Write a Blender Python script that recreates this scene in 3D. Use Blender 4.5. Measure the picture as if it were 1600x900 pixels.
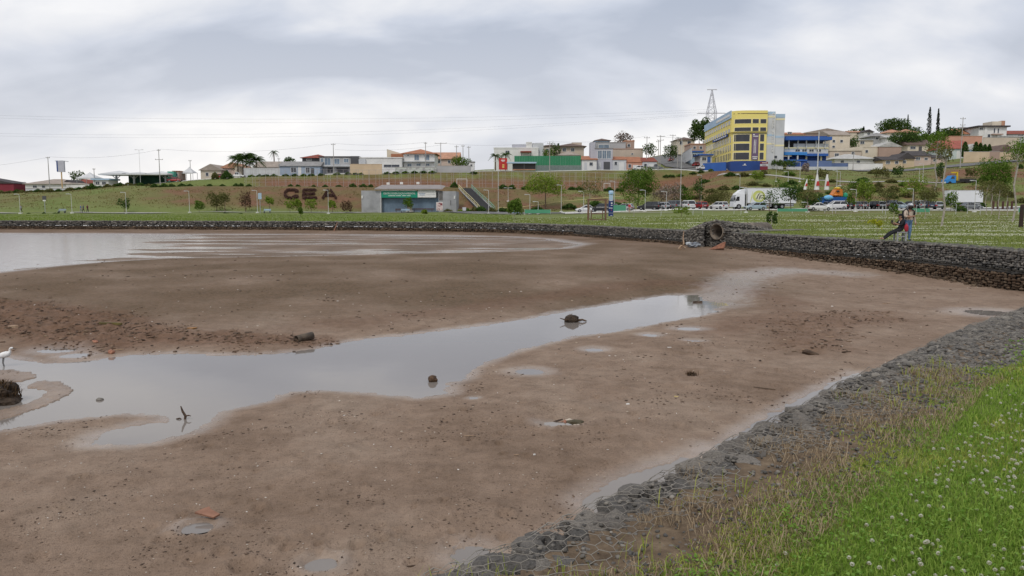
import bpy, bmesh, math, random
import numpy as np
from mathutils import Vector, Matrix

random.seed(7); rng = np.random.default_rng(11)
for o in list(bpy.data.objects): bpy.data.objects.remove(o)
SC = bpy.context.scene
COL = SC.collection
R = math.radians

# ------------------------------------------------------------------ camera
F = 1200.0; HOR = 322.0; CAMZ = 1.7
PITCH = math.atan((450 - HOR) / F)
cam = bpy.data.cameras.new('camera'); camo = bpy.data.objects.new('camera', cam); COL.objects.link(camo)
cam.sensor_width = 36; cam.lens = 36 * F / 1600; cam.clip_start = 0.05; cam.clip_end = 6000
camo.location = (0, 0, CAMZ); camo.rotation_euler = (math.pi / 2 - PITCH, 0, 0)
SC.camera = camo

# ------------------------------------------------------------------ world: overcast sky
W = bpy.data.worlds.new('World'); SC.world = W; W.use_nodes = True
wn = W.node_tree.nodes; wl = W.node_tree.links; wn.clear()
SUN_EL, SUN_AZ = R(52), R(200)
def N(t, **k):
    n = wn.new(t)
    for a, b in k.items(): setattr(n, a, b)
    return n
sky = N('ShaderNodeTexSky', sky_type='NISHITA', sun_disc=False, sun_elevation=SUN_EL, sun_rotation=SUN_AZ)
tc = N('ShaderNodeTexCoord'); sep = N('ShaderNodeSeparateXYZ'); wl.new(tc.outputs['Generated'], sep.inputs[0])
def M(op, a, b=None):
    n = N('ShaderNodeMath', operation=op)
    for i, v in enumerate((a, b)):
        if v is None: continue
        if isinstance(v, (int, float)): n.inputs[i].default_value = v
        else: wl.new(v, n.inputs[i])
    return n.outputs[0]
zc = M('ADD', M('ABSOLUTE', sep.outputs[2]), 0.48)
cmb = N('ShaderNodeCombineXYZ'); wl.new(M('DIVIDE', sep.outputs[0], zc), cmb.inputs[0]); wl.new(M('DIVIDE', sep.outputs[1], zc), cmb.inputs[1])
mp = N('ShaderNodeMapping'); mp.inputs['Location'].default_value = (11.2, 8.4, 0); mp.inputs['Scale'].default_value = (0.6, 1.0, 1); wl.new(cmb.outputs[0], mp.inputs[0])
n1 = N('ShaderNodeTexNoise'); n1.inputs['Scale'].default_value = 3.0; n1.inputs['Detail'].default_value = 7; n1.inputs['Roughness'].default_value = 0.45; n1.inputs['Distortion'].default_value = 0.35
wl.new(mp.outputs[0], n1.inputs['Vector'])
n2 = N('ShaderNodeTexNoise'); n2.inputs['Scale'].default_value = 9.0; n2.inputs['Detail'].default_value = 6; n2.inputs['Distortion'].default_value = 0.5
wl.new(mp.outputs[0], n2.inputs['Vector'])
nn = M('ADD', M('MULTIPLY', n1.outputs[0], 0.84), M('MULTIPLY', n2.outputs[0], 0.16))
rp = N('ShaderNodeValToRGB'); wl.new(nn, rp.inputs[0]); cr = rp.color_ramp
cr.elements[0].position = 0.40; cr.elements[0].color = (0.46, 0.505, 0.60, 1)
cr.elements[1].position = 0.67; cr.elements[1].color = (1.06, 1.04, 1.02, 1)
e = cr.elements.new(0.48); e.color = (0.60, 0.64, 0.73, 1)
e = cr.elements.new(0.565); e.color = (0.81, 0.82, 0.855, 1)
# thinner, paler cloud low down towards the horizon
hz = N('ShaderNodeMapRange'); wl.new(sep.outputs[2], hz.inputs[0]); hz.inputs[1].default_value = 0.0; hz.inputs[2].default_value = 0.24; hz.inputs[3].default_value = 0.55; hz.inputs[4].default_value = 0.0
mx = N('ShaderNodeMix', data_type='RGBA'); wl.new(hz.outputs[0], mx.inputs[0]); wl.new(rp.outputs[0], mx.inputs[6]); mx.inputs[7].default_value = (0.93, 0.89, 0.87, 1)
b1 = N('ShaderNodeBackground'); wl.new(sky.outputs[0], b1.inputs[0]); b1.inputs[1].default_value = 0.09
b2 = N('ShaderNodeBackground'); wl.new(mx.outputs[2], b2.inputs[0]); b2.inputs[1].default_value = 1.0
ms = N('ShaderNodeMixShader'); ms.inputs[0].default_value = 0.93; wl.new(b1.outputs[0], ms.inputs[1]); wl.new(b2.outputs[0], ms.inputs[2])
wo = N('ShaderNodeOutputWorld'); wl.new(ms.outputs[0], wo.inputs[0])

sl = bpy.data.lights.new('sun', 'SUN'); so = bpy.data.objects.new('sun', sl); COL.objects.link(so)
sl.energy = 1.5; sl.angle = R(14); sl.color = (1.0, 0.955, 0.89)
# the sun stands behind the camera, a little to the left
sd = Vector((-0.45 * math.cos(SUN_EL), -0.89 * math.cos(SUN_EL), math.sin(SUN_EL)))
so.rotation_euler = sd.to_track_quat('Z', 'Y').to_euler()
SC.view_settings.view_transform = 'Standard'; SC.view_settings.look = 'None'; SC.view_settings.exposure = 0.1; SC.view_settings.gamma = 1.0
SC.view_settings.use_curve_mapping = False
SC.render.engine = 'CYCLES'
SC.cycles.max_bounces = 6; SC.cycles.transparent_max_bounces = 6

# ------------------------------------------------------------------ pixel <-> place
cp, sp = math.cos(PITCH), math.sin(PITCH)
def ray(px, py):
    a = (px - 800) / F; b = (450 - py) / F
    dy = cp + b * sp; dz = -sp + b * cp
    return a / dy, dz / dy
def P(px, py, Y):
    a, b = ray(px, py); return Vector((a * Y, Y, CAMZ + b * Y))
def G(px, py, z=0.0):
    a, b = ray(px, py); Y = (z - CAMZ) / b; return Vector((a * Y, Y, z))
def zrow(py, Y): return CAMZ + ray(800, py)[1] * Y
def S(Y): return Y * cp / F           # metres per photo pixel at distance Y near the horizon

# ------------------------------------------------------------------ noise
_perm = np.random.default_rng(5).permutation(256); _perm = np.concatenate([_perm, _perm])
_gr = np.array([[math.cos(i * math.pi / 8), math.sin(i * math.pi / 8)] for i in range(16)])
def perlin(x, y):
    x = np.asarray(x, float); y = np.asarray(y, float)
    xi = np.floor(x).astype(int); yi = np.floor(y).astype(int); xf = x - xi; yf = y - yi; xi &= 255; yi &= 255
    u = xf * xf * xf * (xf * (xf * 6 - 15) + 10); v = yf * yf * yf * (yf * (yf * 6 - 15) + 10)
    def g(ix, iy, fx, fy):
        h = _perm[_perm[ix & 255] + (iy & 255)] & 15; q = _gr[h]; return q[..., 0] * fx + q[..., 1] * fy
    a = g(xi, yi, xf, yf); b = g(xi + 1, yi, xf - 1, yf); c = g(xi, yi + 1, xf, yf - 1); d = g(xi + 1, yi + 1, xf - 1, yf - 1)
    return (a + u * (b - a)) + v * ((c + u * (d - c)) - (a + u * (b - a)))
def fbm(x, y, o=4, g=0.5):
    s = 0; a = 1; 
    for i in range(o): s = s + a * perlin(x * 2 ** i + 17.3 * i, y * 2 ** i + 9.1 * i); a *= g
    return s
def sstep(a, b, x): t = np.clip((x - a) / (b - a), 0, 1); return t * t * (3 - 2 * t)

# ------------------------------------------------------------------ materials
MATS = {}
def mat(name, col, rough=0.8, col2=None, scale=3.0, bump=0.0, bscale=None, metal=0.0, spec=0.3, detail=5, coords='Object', lo=0.35, hi=0.65):
    if name in MATS: return MATS[name]
    m = bpy.data.materials.new(name); m.use_nodes = True; nt = m.node_tree; b = nt.nodes['Principled BSDF']
    b.inputs['Roughness'].default_value = rough; b.inputs['Metallic'].default_value = metal; b.inputs['Specular IOR Level'].default_value = spec
    if col2 is None: col2 = tuple(c * 0.82 for c in col)
    t = nt.nodes.new('ShaderNodeTexCoord'); n = nt.nodes.new('ShaderNodeTexNoise'); n.inputs['Scale'].default_value = scale; n.inputs['Detail'].default_value = detail
    nt.links.new(t.outputs[coords], n.inputs['Vector'])
    r = nt.nodes.new('ShaderNodeValToRGB'); r.color_ramp.elements[0].position = lo; r.color_ramp.elements[1].position = hi
    r.color_ramp.elements[0].color = (*col2, 1); r.color_ramp.elements[1].color = (*col, 1)
    nt.links.new(n.outputs[0], r.inputs[0]); nt.links.new(r.outputs[0], b.inputs['Base Color'])
    if bump:
        n3 = nt.nodes.new('ShaderNodeTexNoise'); n3.inputs['Scale'].default_value = bscale or scale * 6; n3.inputs['Detail'].default_value = 6
        nt.links.new(t.outputs[coords], n3.inputs['Vector'])
        bp = nt.nodes.new('ShaderNodeBump'); bp.inputs['Strength'].default_value = bump; bp.inputs['Distance'].default_value = 0.05
        nt.links.new(n3.outputs[0], bp.inputs['Height']); nt.links.new(bp.outputs[0], b.inputs['Normal'])
    MATS[name] = m; return m
def leafmat(name, c1, c2, trans=0.3):
    if name in MATS: return MATS[name]
    m = bpy.data.materials.new(name); m.use_nodes = True; nt = m.node_tree; nt.nodes.clear()
    g = nt.nodes.new('ShaderNodeNewGeometry'); r = nt.nodes.new('ShaderNodeValToRGB')
    r.color_ramp.elements[0].color = (*c1, 1); r.color_ramp.elements[1].color = (*c2, 1)
    nt.links.new(g.outputs['Random Per Island'], r.inputs[0])
    d = nt.nodes.new('ShaderNodeBsdfDiffuse'); t = nt.nodes.new('ShaderNodeBsdfTranslucent'); x = nt.nodes.new('ShaderNodeMixShader'); x.inputs[0].default_value = trans
    nt.links.new(r.outputs[0], d.inputs[0]); nt.links.new(r.outputs[0], t.inputs[0]); nt.links.new(d.outputs[0], x.inputs[1]); nt.links.new(t.outputs[0], x.inputs[2])
    o = nt.nodes.new('ShaderNodeOutputMaterial'); nt.links.new(x.outputs[0], o.inputs[0])
    MATS[name] = m; return m
def islandmat(name, cols, rough=0.85, bump=0.3, bscale=20):
    if name in MATS: return MATS[name]
    m = mat(name, cols[0], rough, bump=bump, bscale=bscale); nt = m.node_tree; b = nt.nodes['Principled BSDF']
    g = nt.nodes.new('ShaderNodeNewGeometry'); r = nt.nodes.new('ShaderNodeValToRGB'); r.color_ramp.elements[0].color = (*cols[0], 1); r.color_ramp.elements[1].color = (*cols[-1], 1)
    for i in range(1, len(cols) - 1): e = r.color_ramp.elements.new(i / (len(cols) - 1)); e.color = (*cols[i], 1)
    nt.links.new(g.outputs['Random Per Island'], r.inputs[0])
    n = nt.nodes.new('ShaderNodeTexNoise'); n.inputs['Scale'].default_value = 9; n.inputs['Detail'].default_value = 5
    t = nt.nodes.new('ShaderNodeTexCoord'); nt.links.new(t.outputs['Object'], n.inputs['Vector'])
    x = nt.nodes.new('ShaderNodeMix'); x.data_type = 'RGBA'; x.blend_type = 'MULTIPLY'; x.inputs[0].default_value = 0.7
    rr = nt.nodes.new('ShaderNodeValToRGB'); rr.color_ramp.elements[0].color = (.55, .53, .5, 1); rr.color_ramp.elements[0].position = .3; rr.color_ramp.elements[1].position = .65; rr.color_ramp.elements[1].color = (1.15, 1.12, 1.1, 1)
    nt.links.new(n.outputs[0], rr.inputs[0]); nt.links.new(r.outputs[0], x.inputs[6]); nt.links.new(rr.outputs[0], x.inputs[7]); nt.links.new(x.outputs[2], b.inputs['Base Color'])
    return m

# ------------------------------------------------------------------ mesh helpers
def np_mesh(name, verts, faces, m, parent=None, smooth=False, loc=None, mi=None):
    me = bpy.data.meshes.new(name); verts = np.asarray(verts, np.float32); faces = np.asarray(faces, np.int32)
    k = faces.shape[1]; me.vertices.add(len(verts)); me.vertices.foreach_set('co', verts.ravel())
    me.loops.add(faces.size); me.loops.foreach_set('vertex_index', faces.ravel())
    me.polygons.add(len(faces)); me.polygons.foreach_set('loop_start', np.arange(0, faces.size, k, dtype=np.int32))
    try: me.polygons.foreach_set('loop_total', np.full(len(faces), k, np.int32))
    except Exception: pass
    for q in (m if isinstance(m, (list, tuple)) else [m]): me.materials.append(q)
    if mi is not None: me.polygons.foreach_set('material_index', np.asarray(mi, np.int32))
    if smooth: me.polygons.foreach_set('use_smooth', np.ones(len(faces), bool))
    me.update(calc_edges=True); me.validate()
    o = bpy.data.objects.new(name, me); COL.objects.link(o)
    if parent: o.parent = parent
    if loc is not None: o.location = loc
    return o
def tag(o, label=None, cat=None, group=None, kind=None):
    if label: o['label'] = label
    if cat: o['category'] = cat
    if group: o['group'] = group
    if kind: o['kind'] = kind
    return o
def thing(name, label, cat, loc=(0, 0, 0), rz=0.0, group=None):
    o = bpy.data.objects.new(name, None); COL.objects.link(o); o.location = loc; o.rotation_euler = (0, 0, rz); o.empty_display_size = 0.2
    return tag(o, label, cat, group, 'thing')
def clone(o, loc=None, rz=None, label=None, parent=None, scale=None):
    c = o.copy(); COL.objects.link(c)
    if parent is not None: c.parent = parent
    if loc is not None: c.location = loc
    if rz is not None: c.rotation_euler = (0, 0, rz)
    if scale is not None: c.scale = scale if hasattr(scale, '__len__') else (scale,) * 3
    if label: c['label'] = label
    for ch in list(o.children): clone(ch, parent=c)
    return c
class MB:
    def __init__(s): s.v = []; s.f = []; s.m = []
    def add(s, vs, fs, mi=0):
        n = len(s.v); s.v += [tuple(v) for v in vs]; s.f += [tuple(i + n for i in f) for f in fs]; s.m += [mi] * len(fs); return s
    def box(s, x0, x1, y0, y1, z0, z1, mi=0, tx=0, ty=0):
        return s.add([(x0, y0, z0), (x1, y0, z0), (x1, y1, z0), (x0, y1, z0), (x0 + tx, y0 + ty, z1), (x1 - tx, y0 + ty, z1), (x1 - tx, y1 - ty, z1), (x0 + tx, y1 - ty, z1)],
              [(3, 2, 1, 0), (4, 5, 6, 7), (0, 1, 5, 4), (1, 2, 6, 5), (2, 3, 7, 6), (3, 0, 4, 7)], mi)
    def prism(s, poly, y0, y1, mi=0):           # poly in x,z, extruded along y
        n = len(poly); vs = [(x, y0, z) for x, z in poly] + [(x, y1, z) for x, z in poly]
        return s.add(vs, [tuple(range(n)), tuple(range(2 * n - 1, n - 1, -1))] + [(i, i + n, (i + 1) % n + n, (i + 1) % n) for i in range(n)], mi)
    def slab(s, poly, z0, z1, mi=0):            # poly in x,y, extruded along z
        n = len(poly); vs = [(x, y, z0) for x, y in poly] + [(x, y, z1) for x, y in poly]
        return s.add(vs, [tuple(range(n - 1, -1, -1)), tuple(range(n, 2 * n))] + [(i, (i + 1) % n, (i + 1) % n + n, i + n) for i in range(n)], mi)
    def tube(s, pts, rad, n=6, mi=0, caps=True):
        pts = [Vector(p) for p in pts]; rad = rad if hasattr(rad, '__len__') else [rad] * len(pts); base = len(s.v); k = len(pts)
        for i, p in enumerate(pts):
            d = (pts[min(i + 1, k - 1)] - pts[max(i - 1, 0)]); d = d.normalized() if d.length > 1e-9 else Vector((0, 0, 1))
            a = d.cross(Vector((0, 0, 1))) if abs(d.z) < 0.95 else d.cross(Vector((1, 0, 0))); a.normalize(); b = d.cross(a)
            for j in range(n):
                t = 2 * math.pi * j / n; s.v.append(tuple(p + (a * math.cos(t) + b * math.sin(t)) * rad[i]))
        for i in range(k - 1):
            for j in range(n):
                q = (base + i * n + j, base + i * n + (j + 1) % n, base + (i + 1) * n + (j + 1) % n, base + (i + 1) * n + j); s.f.append(q); s.m.append(mi)
        if caps:
            s.f.append(tuple(base + j for j in range(n - 1, -1, -1))); s.m.append(mi); s.f.append(tuple(base + (k - 1) * n + j for j in range(n))); s.m.append(mi)
        return s
    def build(s, name, mats, parent=None, smooth=False, loc=None):
        me = bpy.data.meshes.new(name); me.from_pydata(s.v, [], s.f)
        for q in (mats if isinstance(mats, (list, tuple)) else [mats]): me.materials.append(q)
        me.polygons.foreach_set('material_index', s.m)
        if smooth: me.polygons.foreach_set('use_smooth', [True] * len(s.f))
        me.update(); o = bpy.data.objects.new(name, me); COL.objects.link(o)
        if parent: o.parent = parent
        if loc is not None: o.location = loc
        return o
_ph = (1 + 5 ** .5) / 2
ICO_V = np.array([(-1, _ph, 0), (1, _ph, 0), (-1, -_ph, 0), (1, -_ph, 0), (0, -1, _ph), (0, 1, _ph), (0, -1, -_ph), (0, 1, -_ph), (_ph, 0, -1), (_ph, 0, 1), (-_ph, 0, -1), (-_ph, 0, 1)]) / math.hypot(1, _ph)
ICO_F = np.array([(0, 11, 5), (0, 5, 1), (0, 1, 7), (0, 7, 10), (0, 10, 11), (1, 5, 9), (5, 11, 4), (11, 10, 2), (10, 7, 6), (7, 1, 8), (3, 9, 4), (3, 4, 2), (3, 2, 6), (3, 6, 8), (3, 8, 9), (4, 9, 5), (2, 4, 11), (6, 2, 10), (8, 6, 7), (9, 8, 1)])
def rotz_many(v, a):   # v (N,k,3), a (N,)
    c, s = np.cos(a)[:, None], np.sin(a)[:, None]; x = v[..., 0] * c - v[..., 1] * s; y = v[..., 0] * s + v[..., 1] * c
    return np.stack([x, y, v[..., 2]], -1)
def lumps(name, cen, size, m, parent=None, jit=0.25, rot=None, tilt=0.4, smooth=False):
    """many small irregular stones or clods in one mesh; cen (N,3), size (N,3)"""
    n = len(cen); v = ICO_V[None] * (1 + jit * rng.uniform(-1, 1, (n, 12, 1))) * np.asarray(size)[:, None, :]
    a = rng.uniform(-tilt, tilt, n); c, s = np.cos(a)[:, None], np.sin(a)[:, None]
    v = np.stack([v[..., 0], v[..., 1] * c - v[..., 2] * s, v[..., 1] * s + v[..., 2] * c], -1)
    v = rotz_many(v, rng.uniform(0, 6.28, n) if rot is None else rot) + np.asarray(cen)[:, None, :]
    f = ICO_F[None] + (np.arange(n) * 12)[:, None, None]
    return np_mesh(name, v.reshape(-1, 3), f.reshape(-1, 3), m, parent, smooth)
def in_poly(x, y, poly):
    r = np.zeros(np.shape(x), bool); n = len(poly)
    for i in range(n):
        x0, y0 = poly[i][:2]; x1, y1 = poly[(i + 1) % n][:2]
        if y0 == y1: continue
        c = ((y0 > y) != (y1 > y)) & (x < (x1 - x0) * (y - y0) / (y1 - y0) + x0); r ^= c
    return r
def poly_dist(x, y, poly, closed=True):
    d = np.full(np.shape(x), 1e9); n = len(poly)
    for i in range(n if closed else n - 1):
        ax, ay = poly[i][:2]; bx, by = poly[(i + 1) % n][:2]; dx, dy = bx - ax, by - ay
        t = np.clip(((x - ax) * dx + (y - ay) * dy) / (dx * dx + dy * dy + 1e-12), 0, 1)
        d = np.minimum(d, (x - ax - t * dx) ** 2 + (y - ay - t * dy) ** 2)
    return np.sqrt(d)
def sdist(x, y, poly): d = poly_dist(x, y, poly); return np.where(in_poly(x, y, poly), d, -d)

# ------------------------------------------------------------------ terrain of the land round the lake
y_ = lambda D, py: (D, zrow(py, D))
PROF = {
 -300: [(0, 0), (160, 0), (172, .2), y_(200, 307), y_(225, 303), (300, 6.5), (420, 8), (3000, 8)],
 0:    [(0, 0), (160, 0), (172, .2), y_(200, 306), y_(225, 302), (300, 7), (420, 8), (3000, 8)],
 110:  [(0, 0), (160, 0), (172, .2), y_(203, 300), y_(228, 297.5), (300, 8), (420, 9), (3000, 9)],
 200:  [(0, 0), (160, 0), (173, .3), y_(203, 294), y_(232, 290), (300, 9), (3000, 9)],
 300:  [(0, 0), (160, 0), (174, .3), y_(203, 291), (234, 7.0), y_(246, 282), (300, 11.2), (3000, 12)],
 400:  [(0, 0), (160, 0), (176, .3), y_(203, 291), (236, 7.0), y_(248, 277), (300, 12.4), (3000, 13)],
 600:  [(0, 0), (160, 0), (180, .2), y_(203, 291), (238, 7.0), y_(250, 271), (275, 13.4), (320, 15), (3000, 16)],
 800:  [(0, 0), (150, 0), (180, .4), y_(205, 294), (239, 6.6), y_(252, 267.5), (275, 14), (320, 17), (3000, 20)],
 1000: [(0, 0), (58, 0), (120, .2), (145, .6), (178, 1), y_(205, 298), (239, 6), y_(252, 267), (275, 14.5), (330, 20), (400, 26), (3000, 30)],
 1060: [(0, 0), (58, 0), (120, .3), (145, .8), (178, 1.2), y_(205, 298), (236, 6.2), y_(252, 266), y_(270, 260), y_(330, 243), y_(420, 236), (480, 34), (3000, 36)],
 1130: [(0, 0), (58, 0), (100, .3), (145, .8), (176, 1.2), y_(205, 297), y_(230, 275), y_(245, 264), (262, 15.0), y_(330, 248), y_(420, 228), (480, 37), (3000, 38)],
 1200: [(0, 0), (58, 0), (80, .2), (145, .8), (172, 1.3), y_(200, 299), y_(225, 275), y_(238, 264), (262, 14.6), y_(300, 257), y_(400, 226), (460, 38), (3000, 39)],
 1300: [(0, 0), (58, 0), (80, .2), (145, .8), (172, 1.4), y_(198, 293), y_(225, 274), y_(240, 268), (262, 14), y_(300, 257), y_(350, 240), y_(400, 219), (460, 39.5), (3000, 40)],
 1400: [(0, 0), (58, 0), (80, .2), (145, .8), (175, 1.6), y_(195, 290), y_(222, 274), y_(250, 266), y_(300, 256), y_(350, 236), y_(400, 214), (450, 42), (3000, 42)],
 1500: [(0, 0), (58, 0), (80, .2), (145, .8), (175, 1.8), y_(195, 288), y_(222, 274), y_(240, 262), y_(262, 254), y_(300, 243), y_(350, 228), y_(400, 211), (450, 43), (3000, 43)],
 1600: [(0, 0), (58, 0), (80, .2), (145, .8), (175, 2.5), y_(195, 286), y_(222, 270), y_(240, 256), y_(262, 250), y_(300, 237), y_(350, 224), y_(400, 210), (450, 43), (3000, 43)],
 1900: [(0, 0), (58, 0), (80, .2), (145, .8), (175, 2.5), y_(195, 284), y_(222, 268), y_(240, 254), y_(262, 248), y_(300, 235), y_(350, 222), y_(400, 208), (450, 43), (3000, 43)],
}
_DG = np.concatenate([np.arange(0, 520, 1.0), [800, 3000]])
_UC = np.array([(k - 800) / F * cp for k in PROF]); _TT = np.array([np.interp(_DG, [a for a, b in v], [b for a, b in v]) for v in PROF.values()])
def _sm(t):   # soften the kinks of the profiles
    k = np.array([1, 2, 3, 2, 1.]) / 9; q = t.copy()
    for i in range(len(t)): q[i, 2:-4] = np.convolve(t[i], k, 'same')[2:-4]
    return q
_TT = _sm(_TT)
def T(x, y):
    x = np.asarray(x, float); y = np.asarray(y, float); yy = np.clip(y, 0.5, 2999)
    u = np.clip(x / np.maximum(yy, 30.), _UC[0], _UC[-1] - 1e-9); i = np.clip(np.searchsorted(_UC, u, 'right') - 1, 0, len(_UC) - 2)
    fu = (u - _UC[i]) / (_UC[i + 1] - _UC[i]); j = np.clip(np.searchsorted(_DG, yy, 'right') - 1, 0, len(_DG) - 2); fd = (yy - _DG[j]) / (_DG[j + 1] - _DG[j])
    z = (1 - fu) * ((1 - fd) * _TT[i, j] + fd * _TT[i, j + 1]) + fu * ((1 - fd) * _TT[i + 1, j] + fd * _TT[i + 1, j + 1])
    w = sstep(100, 190, yy); return z + w * 0.35 * fbm(x * .05, y * .05, 3) + 0.05 * sstep(40, 60, yy) * fbm(x * .12, y * .12, 2)
def Tz(x, y): return float(T(np.array([x]), np.array([y]))[0])
def onland(px, Y, dz=0.0):
    x = ray(px, 322)[0] * Y; return Vector((x, Y, Tz(x, Y) + dz))

# ------------------------------------------------------------------ shore lines
NEAR = [Vector((-14, -10.2)), Vector((-6, -2.25)), Vector((-3, 0.75)), Vector((-0.18, 3.58)), Vector((1.28, 5.1)), Vector((2.3, 6.25)), Vector((3.4, 7.55)), Vector((4.5, 8.7)), Vector((6.3, 10.6)), Vector((8.8, 13.0)), Vector((13.5, 17.6)), Vector((18.5, 22.4)), Vector((21.2, 24.6))]
NEAR = [v + Vector((.05, -.05)) for v in NEAR]
RT = [G(*q).xy for q in [(1600, 392.5), (1500, 384.5), (1418, 379), (1340, 374.8), (1270, 371), (1190, 366), (1128, 362.5)]]
RIGHT = [Vector((21.2, 24.6))] + RT
LEFT = [G(*q).xy for q in [(1074, 361), (1040, 359), (1000, 357.2), (960, 355), (900, 352), (820, 349.6), (760, 348.2), (600, 346.8), (400, 345.8), (200, 345.3), (0, 345), (-160, 345)]]
LAKE = [tuple(v) for v in NEAR + RIGHT[1:] + LEFT] + [(-160, 60), (-160, -30), (-14, -30)]

# ------------------------------------------------------------------ lake bed
POOL_L, FAR_L = -1.50, -1.00
def trace(pts, z): return [tuple(G(x, y, z).xy) for x, y in pts]
POOL = trace([(-160, 556), (-60, 553), (20, 560), (60, 570), (110, 566), (145, 563), (200, 556), (270, 553), (350, 556), (430, 554), (500, 545), (550, 533), (650, 522), (800, 503), (885, 487), (1000, 468), (1050, 461), (1088, 461), (1098, 470), (1140, 475), (1112, 484), (1122, 486), (1095, 493), (1040, 502), (965, 517), (890, 527), (850, 537), (800, 550), (735, 575), (726, 592), (700, 600), (700, 615), (655, 621), (590, 615), (520, 609), (450, 612), (415, 627), (345, 642), (325, 660), (300, 675), (235, 692), (200, 695), (140, 695), (160, 678), (205, 667), (258, 659), (262, 650), (200, 645), (125, 652), (50, 664), (0, 672), (-160, 690)], POOL_L)
ISLE = [trace(q, POOL_L) for q in [[(-80, 656), (0, 642), (50, 632), (78, 618), (84, 610), (50, 605), (62, 597), (85, 597), (106, 609), (100, 618), (70, 632), (30, 645), (0, 655), (-80, 672)],
                                   [(-80, 600), (0, 598), (30, 596), (52, 590), (40, 583), (10, 580), (-80, 580)]]]
SMALL = [(q, trace(q[0], -1.47)) for q in []]
PUD = [  # centre x, y, half width, half height in photo pixels
 (1015, 524, 13, 2.5), (828, 581, 24, 5), (1076, 514, 19, 2.5), (868, 665, 22, 5), (928, 547, 15, 3), (1084, 533, 12, 1.6), (88, 548, 30, 4), (118, 556, 24, 4), (740, 622, 8, 2), (1545, 489, 36, 5),
 (308, 824, 26, 9), (505, 886, 26, 12), (735, 868, 34, 18)]
def ell(px, py, a, b, z): return trace([(px + a * math.cos(t) * (1 + .15 * math.sin(3 * t + px)), py + b * math.sin(t) * (1 + .2 * math.cos(2 * t + py))) for t in np.linspace(0, 6.283, 15)[:-1]], z)
FAR = trace([(-200, 364), (0, 365), (150, 365.5), (300, 366.5), (500, 367), (700, 368.5), (800, 371), (850, 374), (905, 382), (870, 389), (760, 394), (640, 396), (520, 399), (420, 401), (250, 404), (150, 410), (60, 418), (0, 425), (-200, 446)], FAR_L)
# wet strips right behind the near gabion
STRIP = trace([(905, 784), (960, 752), (1010, 733), (1060, 716), (1105, 700), (1135, 707), (1120, 726), (1060, 756), (1000, 786), (930, 800)], -1.49)
STRIP2 = trace([(1120, 697), (1180, 661), (1235, 631), (1290, 603), (1340, 583), (1352, 590), (1300, 617), (1245, 648), (1190, 678), (1135, 710)], -1.47)
WATERS = [(POOL, POOL_L), (FAR, FAR_L), (STRIP, -1.50), (STRIP2, -1.47)]

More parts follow.
